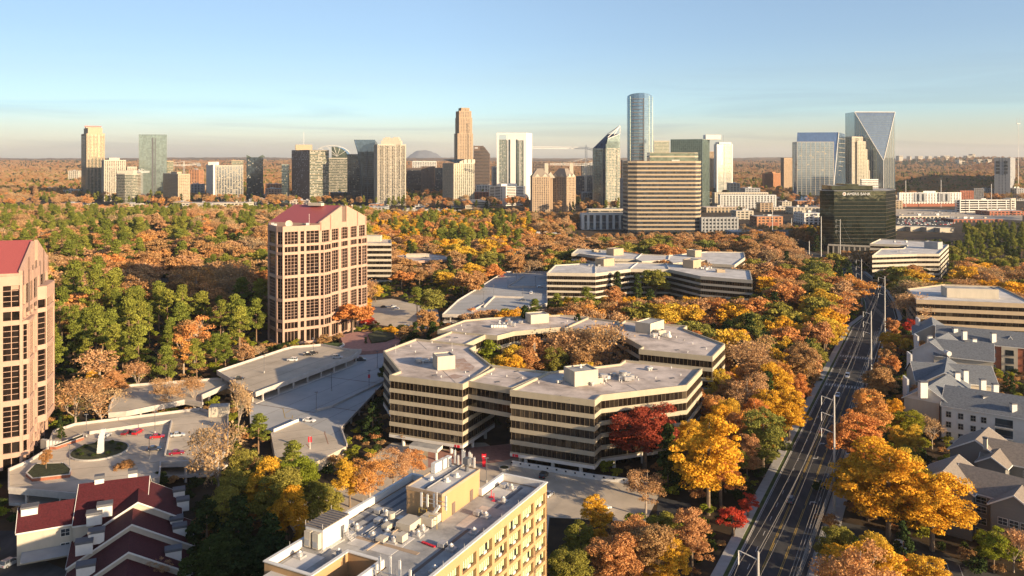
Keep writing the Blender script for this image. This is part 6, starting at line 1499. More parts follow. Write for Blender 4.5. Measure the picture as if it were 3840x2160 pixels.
for y,x0,x1 in rows:
    x=x0; step=13 if y>290 else 17
    while x<x1:
        x+=step*(.8+rr.random()*.4)
        if rr.random()<(.75 if y>290 else .45):
            cn=rr.choice(['white','white','silver','black','black','dark blue','red'] if y>290 else ['white','silver','black'])
            o=bpy.data.objects.new('parked_car',small[cn]); COL.objects.link(o); p=G(*kM(x,y),0); o.location=(*p,0); o.rotation_euler[2]=math.pi/2+.05
            tag(o,'small %s car in the big shopping car park beside the black glass tower'%cn,'car','cars in the big shopping car park (%s)'%cn)
for x,y,c in ((2130,775,'black'),(2200,780,'silver'),(2160,748,'white'),(2350,790,'black'),(2420,790,'silver'),(2480,762,'dark blue'),(2550,768,'black'),(2490,815,'dark blue'),(2230,752,'silver')):
    o=bpy.data.objects.new('parked_car',small[c]); COL.objects.link(o); p=G(*kM(x,y),0); o.location=(*p,0); o.rotation_euler[2]=.1
    tag(o,'%s car on the pale lot behind the pine belt at right'%c,'car','cars on the lot behind the pine belt (%s)'%c)
for x,y in ((560,740),(520,760),(500,715)):
    pass
LOWN=0; rl=random.Random(77)
while LOWN<88:
    Y_=rl.uniform(1480,2350); px=rl.uniform(120,3800); x=XA(px,Y_); w_=rl.uniform(18,55); d_=rl.uniform(16,30); h_=rl.uniform(5,17)+(rl.uniform(0,26) if Y_>1850 and rl.random()<.5 else 0)
    c4=[(x-w_/2,Y_),(x+w_/2,Y_),(x+w_/2,Y_+d_),(x-w_/2,Y_+d_)]
    if any(min(a[0] for a in q)<x+w_/2 and max(a[0] for a in q)>x-w_/2 and min(a[1] for a in q)<Y_+d_ and max(a[1] for a in q)>Y_ for q in NOGO): LOWN+=.2; continue
    LOWN+=1; wm=rl.choice(['creamL','creamL','white','brickO','beige','grey','tanst']); r=thing('low_building','low flat roofed block between the skyline towers','building',(x,Y_,0),'low blocks between the skyline towers')
    facade(r,c4,0,h_,wall=wm,glass='win',fh=4,slab=1.9,psp=7,pw=2.6,po=.1,blinds=.1,seed=int(px),top=1.4,roofm=rl.choice(['roofG','roofT','roofW'])); keep(c4,3)
    b=MB(); b.obox((x+w_*.1,Y_+d_/2),(1,0),w_*.2,6,h_,h_+2.2,'metal'); b.build('rooftop_unit',r)
# ---------------------------------------------------------------- trees
def leafmat(name,cols,trans=.25,tone=.45):
    m,n,b=newmat(name); nt_=n; nd=nt_.nodes; lk=nt_.links.new
    oi=nd.new('ShaderNodeObjectInfo'); r=nd.new('ShaderNodeValToRGB'); r.color_ramp.interpolation='LINEAR'
    el=r.color_ramp.elements
    while len(el)<len(cols): el.new(.5)
    for i,c in enumerate(cols): el[i].position=i/(len(cols)-1) if len(cols)>1 else 0; el[i].color=(*c,1)
    at=nd.new('ShaderNodeAttribute'); at.attribute_name='tone'
    ad=nd.new('ShaderNodeMath'); ad.operation='MULTIPLY_ADD'; ad.inputs[1].default_value=.22; lk(at.outputs['Fac'],ad.inputs[0])
    sb=nd.new('ShaderNodeMath'); sb.operation='MULTIPLY'; sb.inputs[1].default_value=.8; lk(oi.outputs['Random'],sb.inputs[0]); lk(sb.outputs[0],ad.inputs[2]); lk(ad.outputs[0],r.inputs[0])
    mr=nd.new('ShaderNodeMapRange'); mr.inputs[3].default_value=1-tone; mr.inputs[4].default_value=1+tone; lk(at.outputs['Fac'],mr.inputs[0])
    mx=nd.new('ShaderNodeVectorMath'); mx.operation='SCALE'; lk(r.outputs[0],mx.inputs[0]); lk(mr.outputs[0],mx.inputs['Scale'])
    df=nd.new('ShaderNodeBsdfDiffuse'); tr=nd.new('ShaderNodeBsdfTranslucent'); ms=nd.new('ShaderNodeMixShader'); ms.inputs[0].default_value=trans
    lk(mx.outputs[0],df.inputs[0]); lk(mx.outputs[0],tr.inputs[0]); lk(df.outputs[0],ms.inputs[1]); lk(tr.outputs[0],ms.inputs[2])
    nd.remove(b); lk(ms.outputs[0],nd['Material Output'].inputs[0]); return m
LM={
 'golden':leafmat('golden leaves',[(.68,.33,.035),(.80,.45,.045),(.72,.45,.06),(.55,.42,.06)],.3,.4),
 'orange':leafmat('orange leaves',[(.70,.27,.07),(.66,.31,.11),(.58,.31,.14),(.75,.37,.08)],.28,.4),
 'rust':leafmat('rust leaves',[(.46,.19,.07),(.52,.29,.12),(.44,.27,.12),(.48,.22,.08)],.25,.4),
 'red':leafmat('red leaves',[(.30,.05,.04),(.38,.08,.045),(.46,.15,.06)],.25,.45),
 'pinkish':leafmat('pink brown leaves',[(.58,.31,.15),(.55,.34,.17),(.50,.28,.13)],.25,.35),
 'tan':leafmat('tan twigs',[(.48,.32,.17),(.54,.37,.20),(.44,.28,.14),(.58,.33,.14)],.15,.35),
 'olive':leafmat('olive leaves',[(.26,.25,.05),(.34,.29,.06),(.22,.24,.06)],.25,.45),
 'pine':leafmat('pine needles',[(.14,.17,.03),(.21,.225,.04),(.30,.285,.05)],.15,.5),
 'dark':leafmat('dark evergreen needles',[(.030,.050,.018),(.045,.065,.02),(.06,.08,.02)],.1,.5),
 'lime':leafmat('yellow green leaves',[(.30,.30,.03),(.24,.28,.035),(.40,.34,.04)],.3,.4),
 'scarlet':leafmat('scarlet leaves',[(.60,.07,.04),(.55,.09,.05)],.3,.35)}
def quads(C,Nrm,size,asp=1.0,rng=None,tone=None):
    n=len(C); ref=rng.normal(size=(n,3)); u=np.cross(Nrm,ref); u/=np.linalg.norm(u,axis=1)[:,None]+1e-9; v=np.cross(Nrm,u)
    s=size[:,None]; V=np.empty((n,4,3)); j=rng.uniform(.7,1.3,(n,4,1))
    V[:,0]=C+(-u-v*.3)*s*j[:,0]; V[:,1]=C+(u*.2-v*asp)*s*j[:,1]; V[:,2]=C+(u+v*.2)*s*j[:,2]; V[:,3]=C+(-u*.1+v*asp)*s*j[:,3]
    return V.reshape(-1,3)
def leafmesh(name,V,tone,m):
    n=len(V)//4; me=bpy.data.meshes.new(name); me.vertices.add(n*4); me.vertices.foreach_set('co',V.astype(np.float32).ravel())
    me.loops.add(n*4); me.loops.foreach_set('vertex_index',np.arange(n*4,dtype=np.int32)); me.polygons.add(n)
    me.polygons.foreach_set('loop_start',np.arange(0,n*4,4,dtype=np.int32))
    me.update(calc_edges=True); a=me.attributes.new('tone','FLOAT','FACE'); a.data.foreach_set('value',tone.astype(np.float32)); me.materials.append(m); me.validate(); return me
def blobcrown(rng,H_,rx,z0,z1,nb,nl,leaf,br,shape='round',out=.75,gap=0):
    cz=(z0+z1)/2; hz=(z1-z0)/2; cs=[]
    if shape=='cone':
        while len(cs)<nb:
            t=rng.uniform(0,1)**1.3; a=rng.uniform(0,6.28); q=rx*(1-t)**.8*rng.uniform(.5,1); cs.append(np.array([q*math.cos(a),q*math.sin(a),z0+(z1-z0)*t]))
    else:
        nlb=9; lobes=[]
        for i in range(nlb):
            a=6.28*i/nlb*1.9+rng.uniform(-.5,.5); t=(i+rng.uniform(.1,.9))/nlb; zz=-.6+1.35*t; q=math.sqrt(max(.05,1-zz*zz))*rng.uniform(.35,.62)
            lobes.append((np.array([q*math.cos(a)*rx,q*math.sin(a)*rx,cz+zz*hz*.72]),rng.uniform(.30,.50)))
        while len(cs)<nb:
            L_,r=lobes[rng.integers(0,nlb)]; d=rng.normal(size=3); d/=np.linalg.norm(d)
            if d[2]<-.6: continue
            q=rng.uniform(.5,1)**.5*r; cs.append(L_+d*q*np.array([rx,rx,hz*.8]))
    cs=np.array(cs); R_=br*rng.uniform(.55,1.3,nb)
    idx=rng.integers(0,nb,nl); d=rng.normal(size=(nl,3)); d[:,2]=np.abs(d[:,2])*.9-.25*np.abs(d[:,2])+d[:,2]*.35; d/=np.linalg.norm(d,axis=1)[:,None]
    rad=R_[idx]*rng.uniform(.2,1.08,nl)**.5
    C=cs[idx]+d*rad[:,None]*np.array([1,1,.8])
    nr=d*out+rng.normal(size=(nl,3))*.6; nr/=np.linalg.norm(nr,axis=1)[:,None]
    bt=rng.uniform(0,1,nb); tone=np.clip(bt[idx]*.5+rng.uniform(0,.5,nl),0,1)
    return cs,C,nr,tone
def limbs(rng,b,cs,H_,m,r0,n=9,base=.35,top=.85,curve=True):
    b.tube((0,0,-.5),(0,0,H_*base),r0,r0*.75,m,7); p=Vector((0,0,H_*base)); q=Vector((rng.normal()*.4,rng.normal()*.4,H_*top)); b.tube(p,q,r0*.75,r0*.15,m,6)
    for i in range(min(n,len(cs))):
        e_=Vector(cs[i]); t=rng.uniform(.1,.6); s=p.lerp(q,t); md=s.lerp(e_,.5)+Vector((0,0,-.4)); r=r0*.38; b.tube(s,md,r,r*.6,m,5); b.tube(md,e_,r*.6,r*.2,m,4)
def tomesh(b,name):
    me=bpy.data.meshes.new(name); me.from_pydata(b.v,[],b.f)
    for x in b.mats: me.materials.append(x)
    me.polygons.foreach_set('material_index',b.m); return me
PROTO={}   # kind -> list of (crown mesh, trunk mesh)
def deciduous(seed,kind,H_=15,rx=5.6,nl=8000,leaf=.25,nb=85,br=1.35,z0=.13,shape='round',bark='bark',nlimb=10):
    rng=np.random.default_rng(seed); cs,C,nr,tone=blobcrown(rng,H_,rx,H_*z0,H_*.96,nb,nl,leaf,br,shape)
    V=quads(C,nr,leaf*rng.uniform(.6,1.3,nl),1,rng); cm_=leafmesh('crown',V,tone,LM[kind]); b=MB(); limbs(rng,b,cs,H_,bark,.32,nlimb); return cm_,tomesh(b,'trunk')
def bare(seed,kind,H_=15,rx=4.6,nl=1500,leafn=1300):
    rng=np.random.default_rng(seed); b=MB(); V=[]; tips=[]
    b.tube((0,0,-.5),(0,0,H_*.3),.28,.22,'barkP',6)
    def grow(p,d,l,r,dep):
        q=p+d*l; b.tube(p,q,r,r*.62,'barkP',4 if dep>0 else 5)
        if dep>=3: tips.append((q,d)); return
        for i in range(3 if dep<2 else 3):
            nd=(d+Vector(rng.normal(size=3))*.42+Vector((0,0,.12))).normalized(); grow(q,nd,l*rng.uniform(.62,.85),r*.58,dep+1)
    for i in range(5): grow(Vector((0,0,H_*.28)),Vector((rng.normal()*.45,rng.normal()*.45,1)).normalized(),H_*.22*rng.uniform(.8,1.15),.17,0)
    T_=np.array([t[0] for t in tips]); D_0=np.array([t[1] for t in tips]); idx=rng.integers(0,len(T_),nl)
    d=D_0[idx]+rng.normal(size=(nl,3))*.6; d/=np.linalg.norm(d,axis=1)[:,None]; C=T_[idx]+d*rng.uniform(.0,1.6,nl)[:,None]
    # twigs: slender quads along d
    s=rng.normal(size=(nl,3)); s=np.cross(d,s); s/=np.linalg.norm(s,axis=1)[:,None]; w_=.03; ln=rng.uniform(.3,.75,nl)[:,None]
    Q=np.empty((nl,4,3)); Q[:,0]=C-d*ln-s*w_; Q[:,1]=C-d*ln+s*w_; Q[:,2]=C+d*ln+s*w_*.5; Q[:,3]=C+d*ln-s*w_*.5
    idx=rng.integers(0,len(T_),leafn); C2=T_[idx]+rng.normal(size=(leafn,3))*.9; nr=rng.normal(size=(leafn,3)); nr/=np.linalg.norm(nr,axis=1)[:,None]
    V=np.concatenate([Q.reshape(-1,3),quads(C2,nr,rng.uniform(.12,.3,leafn),1,rng)]); tone=rng.uniform(0,1,nl+leafn)
    return leafmesh('crown',V,tone,LM[kind]),tomesh(b,'trunk')
def pine(seed,kind='pine',H_=21,nl=5200,z0=.45,rx=4.2):
    rng=np.random.default_rng(seed); b=MB(); lean=rng.normal()*.4; b.tube((0,0,-.5),(lean,0,H_*.97),.32,.07,'barkN',7); cs=[]
    nb=26
    for i in range(nb):
        t=(i+rng.uniform(0,1))/nb; z=H_*(z0+(1-z0)*t); r=rx*(1-t)**.55*rng.uniform(.35,1)*(.75 if t<.15 else 1); a=rng.uniform(0,6.28); cs.append((r*math.cos(a)+lean*z/H_,r*math.sin(a),z))
        b.tube((lean*z/H_,0,z-1),cs[-1],.09,.03,'barkN',4)
    cs=np.array(cs); R_=rng.uniform(1.0,1.9,nb); idx=rng.integers(0,nb,nl); d=rng.normal(size=(nl,3)); d/=np.linalg.norm(d,axis=1)[:,None]
    C=cs[idx]+d*(R_[idx]*rng.uniform(.3,1,nl)**.5)[:,None]*np.array([1.15,1.15,.55]); nr=d*.6+rng.normal(size=(nl,3))*.5+np.array([0,0,.5]); nr/=np.linalg.norm(nr,axis=1)[:,None]
    bt=rng.uniform(0,1,nb); tone=np.clip(bt[idx]*.5+rng.uniform(0,.5,nl),0,1)
    return leafmesh('crown',quads(C,nr,rng.uniform(.15,.32,nl),.8,rng),tone,LM[kind]),tomesh(b,'trunk')
def conifer(seed,kind,H_=15,rx=3.2,nl=3400,z0=.04):
    rng=np.random.default_rng(seed); cs,C,nr,tone=blobcrown(rng,H_,rx,H_*z0,H_*.97,60,nl,.3,1.0,'cone'); b=MB(); b.tube((0,0,-.5),(0,0,H_*.8),.25,.06,'barkN',6)
    return leafmesh('crown',quads(C,nr,rng.uniform(.18,.36,nl),1,rng),tone,LM[kind]),tomesh(b,'trunk')
def shrub(seed,kind,H_=2.6,rx=1.8,nl=900):
    rng=np.random.default_rng(seed); cs,C,nr,tone=blobcrown(rng,H_,rx,.1,H_,12,nl,.2,.8,'round'); b=MB(); b.tube((0,0,-.1),(0,0,H_*.6),.08,.04,'bark',5)
    return leafmesh('crown',quads(C,nr,rng.uniform(.10,.2,nl),1,rng),tone,LM[kind]),tomesh(b,'trunk')
for i,kd in enumerate(('golden','orange','rust','red','pinkish','olive','lime')):
    PROTO[kd]=[deciduous(10*i+1,kd),deciduous(10*i+2,kd,H_=16,rx=4.9,nb=75,z0=.10),deciduous(10*i+3,kd,H_=14,rx=6.2,nb=95,z0=.17)]
PROTO['sparse']=[deciduous(91,'orange',nl=3600,leaf=.2,nb=60,br=1.4,nlimb=22,bark='barkP'),deciduous(92,'pinkish',nl=3400,leaf=.2,nb=64,br=1.4,nlimb=24,bark='barkP'),deciduous(93,'rust',nl=3600,leaf=.2,nb=60,br=1.4,nlimb=22,bark='barkP')]
PROTO['bare']=[bare(101,'tan'),bare(102,'tan',H_=16),bare(103,'pinkish',leafn=1900)]
PROTO['pine']=[pine(111),pine(112,H_=23),pine(113,H_=19,z0=.38)]
PROTO['dark']=[conifer(121,'dark'),conifer(122,'dark',H_=13,rx=3.8),deciduous(123,'dark',H_=13,rx=5)]
for i,kd in enumerate(('golden','orange','rust','red','olive','lime')):
    PROTO['near '+kd]=[deciduous(310+2*i,kd,H_=16,rx=5.2,nl=26000,leaf=.125,nb=165,br=1.05,z0=.07,nlimb=16),deciduous(311+2*i,kd,H_=16,rx=4.7,nl=22000,leaf=.125,nb=150,br=1.0,z0=.05,nlimb=16)]
PROTO['near pinkish']=PROTO['near sparse']=[deciduous(330,'orange',nl=10000,leaf=.12,nb=90,br=1.3,nlimb=30,bark='barkP'),deciduous(331,'pinkish',nl=9000,leaf=.12,nb=90,br=1.3,nlimb=30,bark='barkP')]
PROTO['scarlet']=[deciduous(131,'scarlet',H_=7,rx=3,nl=5000,leaf=.11,nb=40,br=.8)]
PROTO['shrub']=[shrub(141,'lime'),shrub(142,'dark'),shrub(143,'rust')]
NAMES={'golden':('golden_tree','golden yellow autumn tree'),'orange':('orange_tree','bright orange autumn tree'),'rust':('rust_tree','rust brown autumn tree'),'red':('red_tree','deep red autumn tree'),
 'pinkish':('pink_brown_tree','pink brown autumn tree'),'olive':('olive_tree_crown','olive green leafy tree'),'lime':('yellow_green_tree','yellow green leafy tree'),'sparse':('thinning_tree','half bare tree with thinning orange leaves'),
 'bare':('bare_tree','nearly bare tan branched tree'),'pine':('pine_tree','tall green pine with bare lower trunk'),'dark':('evergreen_tree','dark green evergreen tree'),'scarlet':('small_red_tree','small scarlet ornamental tree'),'shrub':('shrub','low rounded shrub')}
NAMES['olive']=('broadleaf_tree','olive green leafy tree')
HT={'shrub':2.6,'scarlet':7,'pine':21,'dark':14}
placed=[]
CNT={}
def tree(kind,p,h,rnd,label=None,group=None,wide=1.0,z=0,var=None):
    near='near '+kind if (p[1]<345 and var is None and 'near '+kind in PROTO) else kind
    pr=PROTO[near]; v=rnd.randrange(len(pr)) if var is None else var; cm_,tm=pr[v]; s=h/HT.get(kind,15)
    r=bpy.data.objects.new(NAMES[kind][0],None); COL.objects.link(r); r.location=(p[0],p[1],z); r.scale=(s*wide,s*wide,s); r.rotation_euler[2]=rnd.random()*6.28
    c=bpy.data.objects.new('crown',cm_); t=bpy.data.objects.new('trunk',tm)
    for o in (c,t): COL.objects.link(o); o.parent=r
    r['label']=label or NAMES[kind][1]; r['category']='tree' if kind!='shrub' else 'shrub'
    if group: r['group']=group
    placed.append((p[0],p[1],.36*h*wide)); CNT[kind]=CNT.get(kind,0)+1
    return r
rnd=random.Random(4)
FU=3840/2576
def DT(kind,dx,dyb,h,lab,wide=1.0,z=0,var=None):
    """tree standing at a point of the 2576-wide photo (trunk foot)"""
    p=G(dx*FU,dyb*FU,z); tree(kind,p,h,rnd,lab,None,wide,z,var)
KEY=[('red',1622,1180,20,'big deep red maple against the front right corner of the ring office',1.4),
('golden',1782,1295,26,'large golden tree, tallest in front, right of the red maple',1.0),('golden',1735,1180,15,'golden green tree between the red maple and the ring office wall',.9),('golden',1700,1130,15,'yellow green tree over the right facade of the ring office',.8),
('sparse',1625,1300,13,'pale orange tree beside the near parking lot, right of the white sedan',1.0),('rust',1640,1480,15,'orange tree at the bottom edge left of the road',1.1),('orange',1590,1450,14,'tall orange tree at the bottom, in front of the near lot',1.0),
('olive',1460,1440,11,'dark olive tree just right of the tan building',1.0),('golden',1500,1420,9,'small golden tree right of the tan building',1.0),('olive',1420,1500,10,'olive tree against the corner of the tan building at the bottom',1.0),
('olive',1920,1200,20,'tall green leafy tree left of the road',1.05),('pinkish',1865,1150,17,'pink brown tree beside the tall green one left of the road',.9),('golden',1985,1110,17,'golden orange tree leaning over the road kerb',1.0),('orange',1960,1020,17,'orange tree left of the crosswalks',1.1),
('sparse',1910,1010,20,'pale thinning tree left of the crosswalks',1.1),('bare',1890,1000,21,'tall bare pale tree above the ring office right wing',1.1),('golden',1850,930,19,'yellow tree rising behind the ring office right wing',.9),('orange',2020,980,19,'orange tree by the far crosswalk',1.0),
('scarlet',1845,1350,7.5,'bright scarlet small tree on the lawn left of the road',1.0),('scarlet',1882,1300,6,'second smaller scarlet tree on the lawn left of the road',.9),
('pine',2165,1190,15,'green pine beside the road at the near crosswalk',1.35),('golden',2185,1310,20,'big golden green tree right of the tallest power pole',1.3),('golden',2235,1360,22,'big golden tree, middle of the clump right of the road',1.25),('golden',2345,1385,18,'golden orange tree in front of the nearest grey house',1.4),('golden',2285,1320,19,'golden tree at the back of the clump right of the road',1.1),
('golden',2215,1000,12,'rounded golden tree at the kerb right of the crosswalks',1.0),('orange',2245,860,12,'golden orange tree left of the slate roofs',.9),('scarlet',2290,845,9,'small coral red tree touching the slate roofed apartments',1.0),
('lime',2200,1085,12,'yellow green tree right of the near crosswalk',1.0),('lime',2285,1120,12,'yellow green tree below the brick gable',1.1),('golden',2245,1100,13,'golden tree between two yellow green ones below the brick gable',.9),('bare',2345,1130,10,'bare tree against the brick end wall',.9),
('golden',2140,1520,14,'golden tree at the bottom edge right of the road, left one',1.1),('golden',2210,1560,15,'golden tree at the bottom edge right of the road, middle one',1.1),('golden',2330,1580,14,'golden tree at the bottom edge right of the road, right one',1.1),('scarlet',2200,1445,5,'dark red ornamental bush by the lane, left one',1.3),('scarlet',2270,1455,5,'dark red ornamental bush by the lane, right one',1.3),
('lime',2500,1440,10,'yellow green tree in front of the grey apartment wall at bottom right',1.0),('bare',2550,1440,9,'bare pinkish tree at the bottom right corner',1.0),
('lime',1228,985,22.5,'bright yellow tree in the courtyard, left end',1.05),('golden',1275,1000,20,'golden tree in the courtyard next to the bright yellow one',1.05),('sparse',1345,990,24,'pinkish thinning tree in the courtyard behind the golden ones',1.0),('bare',1440,985,24,'pale bare tree in the middle of the courtyard',1.0),('olive',1395,1000,20,'olive tree in the courtyard between bare ones',.8),('bare',1525,985,25.5,'large bare tree in the courtyard with wide limbs',1.1),('sparse',1580,990,23,'rust thinning tree at the right end of the courtyard',1.1),('dark',1320,925,25,'dark evergreen poking above the courtyard roofline',.6),('dark',1455,930,26,'second dark evergreen poking above the courtyard roofline',.6),('rust',1310,1000,21,'rust tree low in the courtyard',1.0),('rust',1480,1010,20,'rust tree low in the courtyard, right',1.0),
('dark',938,1105,13,'black green evergreen in the shade left of the ring office',1.0),
('bare',600,1110,18,'tall feathery bare tree between the plaza deck and the grey deck',.5),('pine',650,1150,13,'green pine beside the sunlit parking slab',1.3),('pine',735,1230,13,'second green pine beside the sunlit parking slab',1.3),('bare',550,1275,21,'big pale bare tree with forked limbs by the plaza deck',.75),('olive',620,1290,17,'olive gold tree in the grove left of the tan building',1.0),('golden',660,1330,17,'yellow leafed tree in the grove left of the tan building',.9),('olive',700,1340,17,'dark olive tree in the grove left of the tan building',1.0),('lime',745,1310,17,'yellow green tree in the grove nearest the parking slab',.9),('rust',640,1280,15,'rust tree inside the grove left of the tan building',.9),('olive',780,1340,13,'olive tree in the grove nearest the tan building',.9),
('sparse',930,1270,14,'golden thinning tree behind the equipment shed',1.1),('sparse',990,1245,13,'golden thinning tree behind the penthouse, right one',1.0),('golden',880,1275,13,'golden olive tree behind the equipment shed, left one',1.0),('sparse',1040,1210,10,'low thinning tree beside the entrance canopy',1.0),('rust',1020,1120,5,'low rust tree by the entrance canopy',1.2),
('olive',585,1330,15,'olive brown tree at the left side of the grove',1.0),('rust',690,1290,13,'rust tree between yellow ones in the grove',1.0),('golden',720,1380,14,'golden tree low in the grove above the evergreens',1.0),('olive',830,1330,11,'olive tree beside the low wall of the tan building',1.0),('olive',560,1370,14,'olive tree beside the last red roof',1.0),('golden',1500,1350,10,'golden tree between the tan building and the near lot',1.1),('olive',1440,1520,12,'olive tree at the bottom edge beside the tan building',1.1),('orange',1540,1500,14,'orange tree at the bottom edge between tan building and road',1.2),('golden',1680,1500,12,'golden tree at the bottom edge nearest the left sidewalk',1.1),('olive',1660,1400,11,'olive tree by the curved driveway',1.0),
('dark',520,1400,14,'dark evergreen mass beside the red roofs, left one',1.3),('dark',600,1420,14,'dark evergreen beside the red roofs, second',1.3),('dark',680,1430,13,'dark evergreen between red roofs and tan building',1.3),('dark',640,1490,13,'dark evergreen at the bottom between roofs and tan building',1.3),('dark',540,1500,13,'dark evergreen at the bottom edge beside the red roofs',1.3),('golden',760,1385,7,'small yellow tree at the corner of the equipment shed',.8),
('rust',310,1225,8,'purple brown tree in front of the plaza deck cars',1.1),('dark',405,1240,7,'small dark cypress by the red roof ridge',.6),('dark',395,1455,4,'low shrub tree by the red roofs',.8),('sparse',400,1480,7,'thin orange tree at the bottom edge by the red roofs',.9),
('sparse',420,1040,14,'thinning orange tree rising in front of the low tan deck',1.0),('bare',487,1025,11,'bare tree in front of the low tan deck',.9),('bare',190,1085,17,'large bare tree with spreading limbs right of the left tower',1.2),('bare',255,1080,13,'bare tree right of the spreading one by the left tower',1.0),('sparse',250,985,19,'huge orange sycamore like tree behind the left tower',1.2),('golden',235,1000,11,'small yellow tree under the huge orange one',.8),('orange',290,1010,13,'orange tree behind the low tan deck',1.1),('bare',345,990,12,'bare pink tree behind the low tan deck, left one',.9),('bare',425,965,11,'bare pink tree behind the low tan deck, right one',.9),
('scarlet',925,828,8,'coral orange tree at the right foot of the pink tower',1.2),('rust',815,880,8,'dark red small tree in shade at the foot of the pink tower',1.0),('rust',850,870,7,'second dark red small tree in shade at the foot of the pink tower',1.0),('lime',660,800,17,'bright yellow green tree touching the left side of the pink tower',.7),
('dark',920,888,7,'small dark cone shaped tree on the brick plaza',.7),('rust',1075,850,16,'dark red brown tree behind the ring office left wing',1.0),('olive',1085,800,18,'green gold tree between the shaded lot and the rear deck',1.1),('pine',1050,800,16,'green pine between the shaded lot and the rear deck',1.3),('golden',945,760,12,'golden tree below the ribbon windowed office',1.0),
('pine',1345,805,13,'green pine in front of the zigzag office, first from left',1.3),('pine',1400,800,14,'green pine in front of the zigzag office, second from left',1.4),('pine',1450,810,15,'green pine in front of the zigzag office, third from left',1.4),('lime',1500,815,15,'yellow green tree in front of the zigzag office',1.0),('pine',1480,800,16,'green pine in front of the zigzag office, rightmost',1.4),('orange',1545,800,19,'orange red tree against the zigzag office',.9),('dark',1635,810,17,'shaded green tree in the notch of the zigzag office',1.2),('golden',1720,860,20,'big golden tree right in front of the zigzag office',1.4),('orange',1825,830,14,'orange tree at the right end of the zigzag office',1.1),
('orange',1820,680,12,'golden orange tree between the two zigzag offices, right',1.2),('golden',1190,720,18,'golden orange tree left of the rear deck',1.2),('golden',1240,690,18,'golden orange tree at the back left of the rear deck',1.2),('golden',1120,740,16,'golden tree by the low brown wing',1.2),('golden',1280,660,18,'golden orange tree farthest behind the rear deck',1.2),
('olive',2420,950,14,'dark tree before the low cream office, above the slate roofs',1.0),('dark',2545,1010,9,'dark cypress in the apartment garden, tall one',.8),('dark',2530,985,8,'dark cypress in the apartment garden, shorter one',.7),('lime',2515,960,5,'small yellow green tree in the apartment garden',.8)]
for k_ in KEY: DT(k_[0],k_[1],k_[2],k_[3]*1.1,k_[4],wide=k_[5]*1.15)
for i,(x,y,v) in enumerate(((1760,1390,0),(1700,1350,1),(1735,1345,1),(1600,1480,1),(2460,1440,1),(2120,1395,1),(2150,1400,1),(2180,1410,0),(2060,1240,1),(2090,1330,2))):
    DT('shrub',x,y,3.0+rnd.random(),['bright green clipped shrub by the curved driveway','dark shrub beside the driveway','dark shrub behind the clipped one','dark shrub at the bottom edge left of the road','dark shrub by the grey apartments','dark hedge shrub by the lane, first','dark hedge shrub by the lane, second','green hedge shrub by the lane, third','dark shrub at the right kerb','dark shrub at the right kerb by the tall pole'][i],wide=1.2,var=v)
for i,(x,y) in enumerate(((1010,1178),(1170,1100),(1260,1185))): pass
for K,x,y,z in ((kBL,440,460,6.9),(kBL,330,680,6.9),(kBL,430,420,6.9)): tree('rust' if x==330 else 'dark',G(*K(x,y),z),6 if x==330 else 5,rnd,{440:'small dark tree in the long planter below the left tower',330:'small brown tree in the six sided planter',430:'small dark tree at the end of the long planter'}[x],None,1.0,z)
for i in range(9):
    a=6.28*i/9; tree('shrub',(ic[0]+6*math.cos(a),ic[1]+6*math.sin(a)),1.1,rnd,'low shrub ringing the sculpture on the round island','low shrubs on the round island',1.3,6.5,1)

# ------------------- scattered woods
def inside(px,py,poly):
    r=np.zeros(len(px),bool); n=len(poly)
    for i in range(n):
        x0,y0=poly[i]; x1,y1=poly[(i+1)%n]
        c=((y0>py)!=(y1>py))&(px<(x1-x0)*(py-y0)/((y1-y0) if abs(y1-y0)>1e-9 else 1e-9)+x0); r^=c
    return r
def free(P):
    ok=np.ones(len(P),bool)
    for q in NOGO:
        xs=[a[0] for a in q]; ys=[a[1] for a in q]
        s=(P[:,0]>min(xs))&(P[:,0]<max(xs))&(P[:,1]>min(ys))&(P[:,1]<max(ys))&ok
        i=np.where(s)[0]
        if len(i): ok[i[inside(P[i,0],P[i,1],q)]]=False
    return ok
def scatter(rng,n,y0,y1,mind,keepout=None):
    Y=np.sqrt(rng.uniform(y0**2,y1**2,n)); u=rng.uniform(-.68,.68,n); P=np.stack([u*Y,Y],1); P=P[free(P)]
    # grid thinning
    out=[]; grid={}
    if keepout is not None:
        for x,y,r in keepout:
            grid.setdefault((int(x//mind),int(y//mind)),[]).append((x,y))
    for x,y in P:
        gx,gy=int(x//mind),int(y//mind); bad=False
        for i in (-1,0,1):
            for j in (-1,0,1):
                for a,b_ in grid.get((gx+i,gy+j),()):
                    if (a-x)**2+(b_-y)**2<mind*mind: bad=True; break
                if bad: break
            if bad: break
        if not bad: grid.setdefault((gx,gy),[]).append((x,y)); out.append((x,y))
    return out
rng=np.random.default_rng(12)
# how high the woods may stand in front of things the photo shows clear: (photo x range, highest treetop, up to this distance)
OPEN=[(1880,2230,1790,262),(2230,2640,1470,300),(2640,2730,1430,300),(0,1000,770,1640),(1000,1400,776,1640),(1400,2000,786,1560),(2000,2400,800,1480),(2380,2640,872,1080),(2600,2790,872,1080),(2160,2390,880,1140),(2400,3080,850,1500),(2400,3080,780,1700),
(2040,2810,1108,560),(2150,2830,960,700),(1600,2060,1150,560),(1000,1385,1290,440),(1370,1475,1050,640),(1470,1720,1000,640),(3480,3570,1045,650),(3230,3500,985,650),(3075,3360,935,868),(3400,3840,1195,460),
(3355,3600,905,1500),(3600,3840,840,1500),(3355,3840,790,1800),(3000,3110,960,830),(1400,1700,1215,500)]
def fit(x,y,h):
    px=CX+x/y*F; r=5/y*F; j_=rnd.uniform(-12,8) if y>900 else 0
    for a,b_,lim,Yb in OPEN:
        if a-r<px<b_+r and y<Yb: h=min(h,H-(lim+j_-HY)/F*y)
    return h
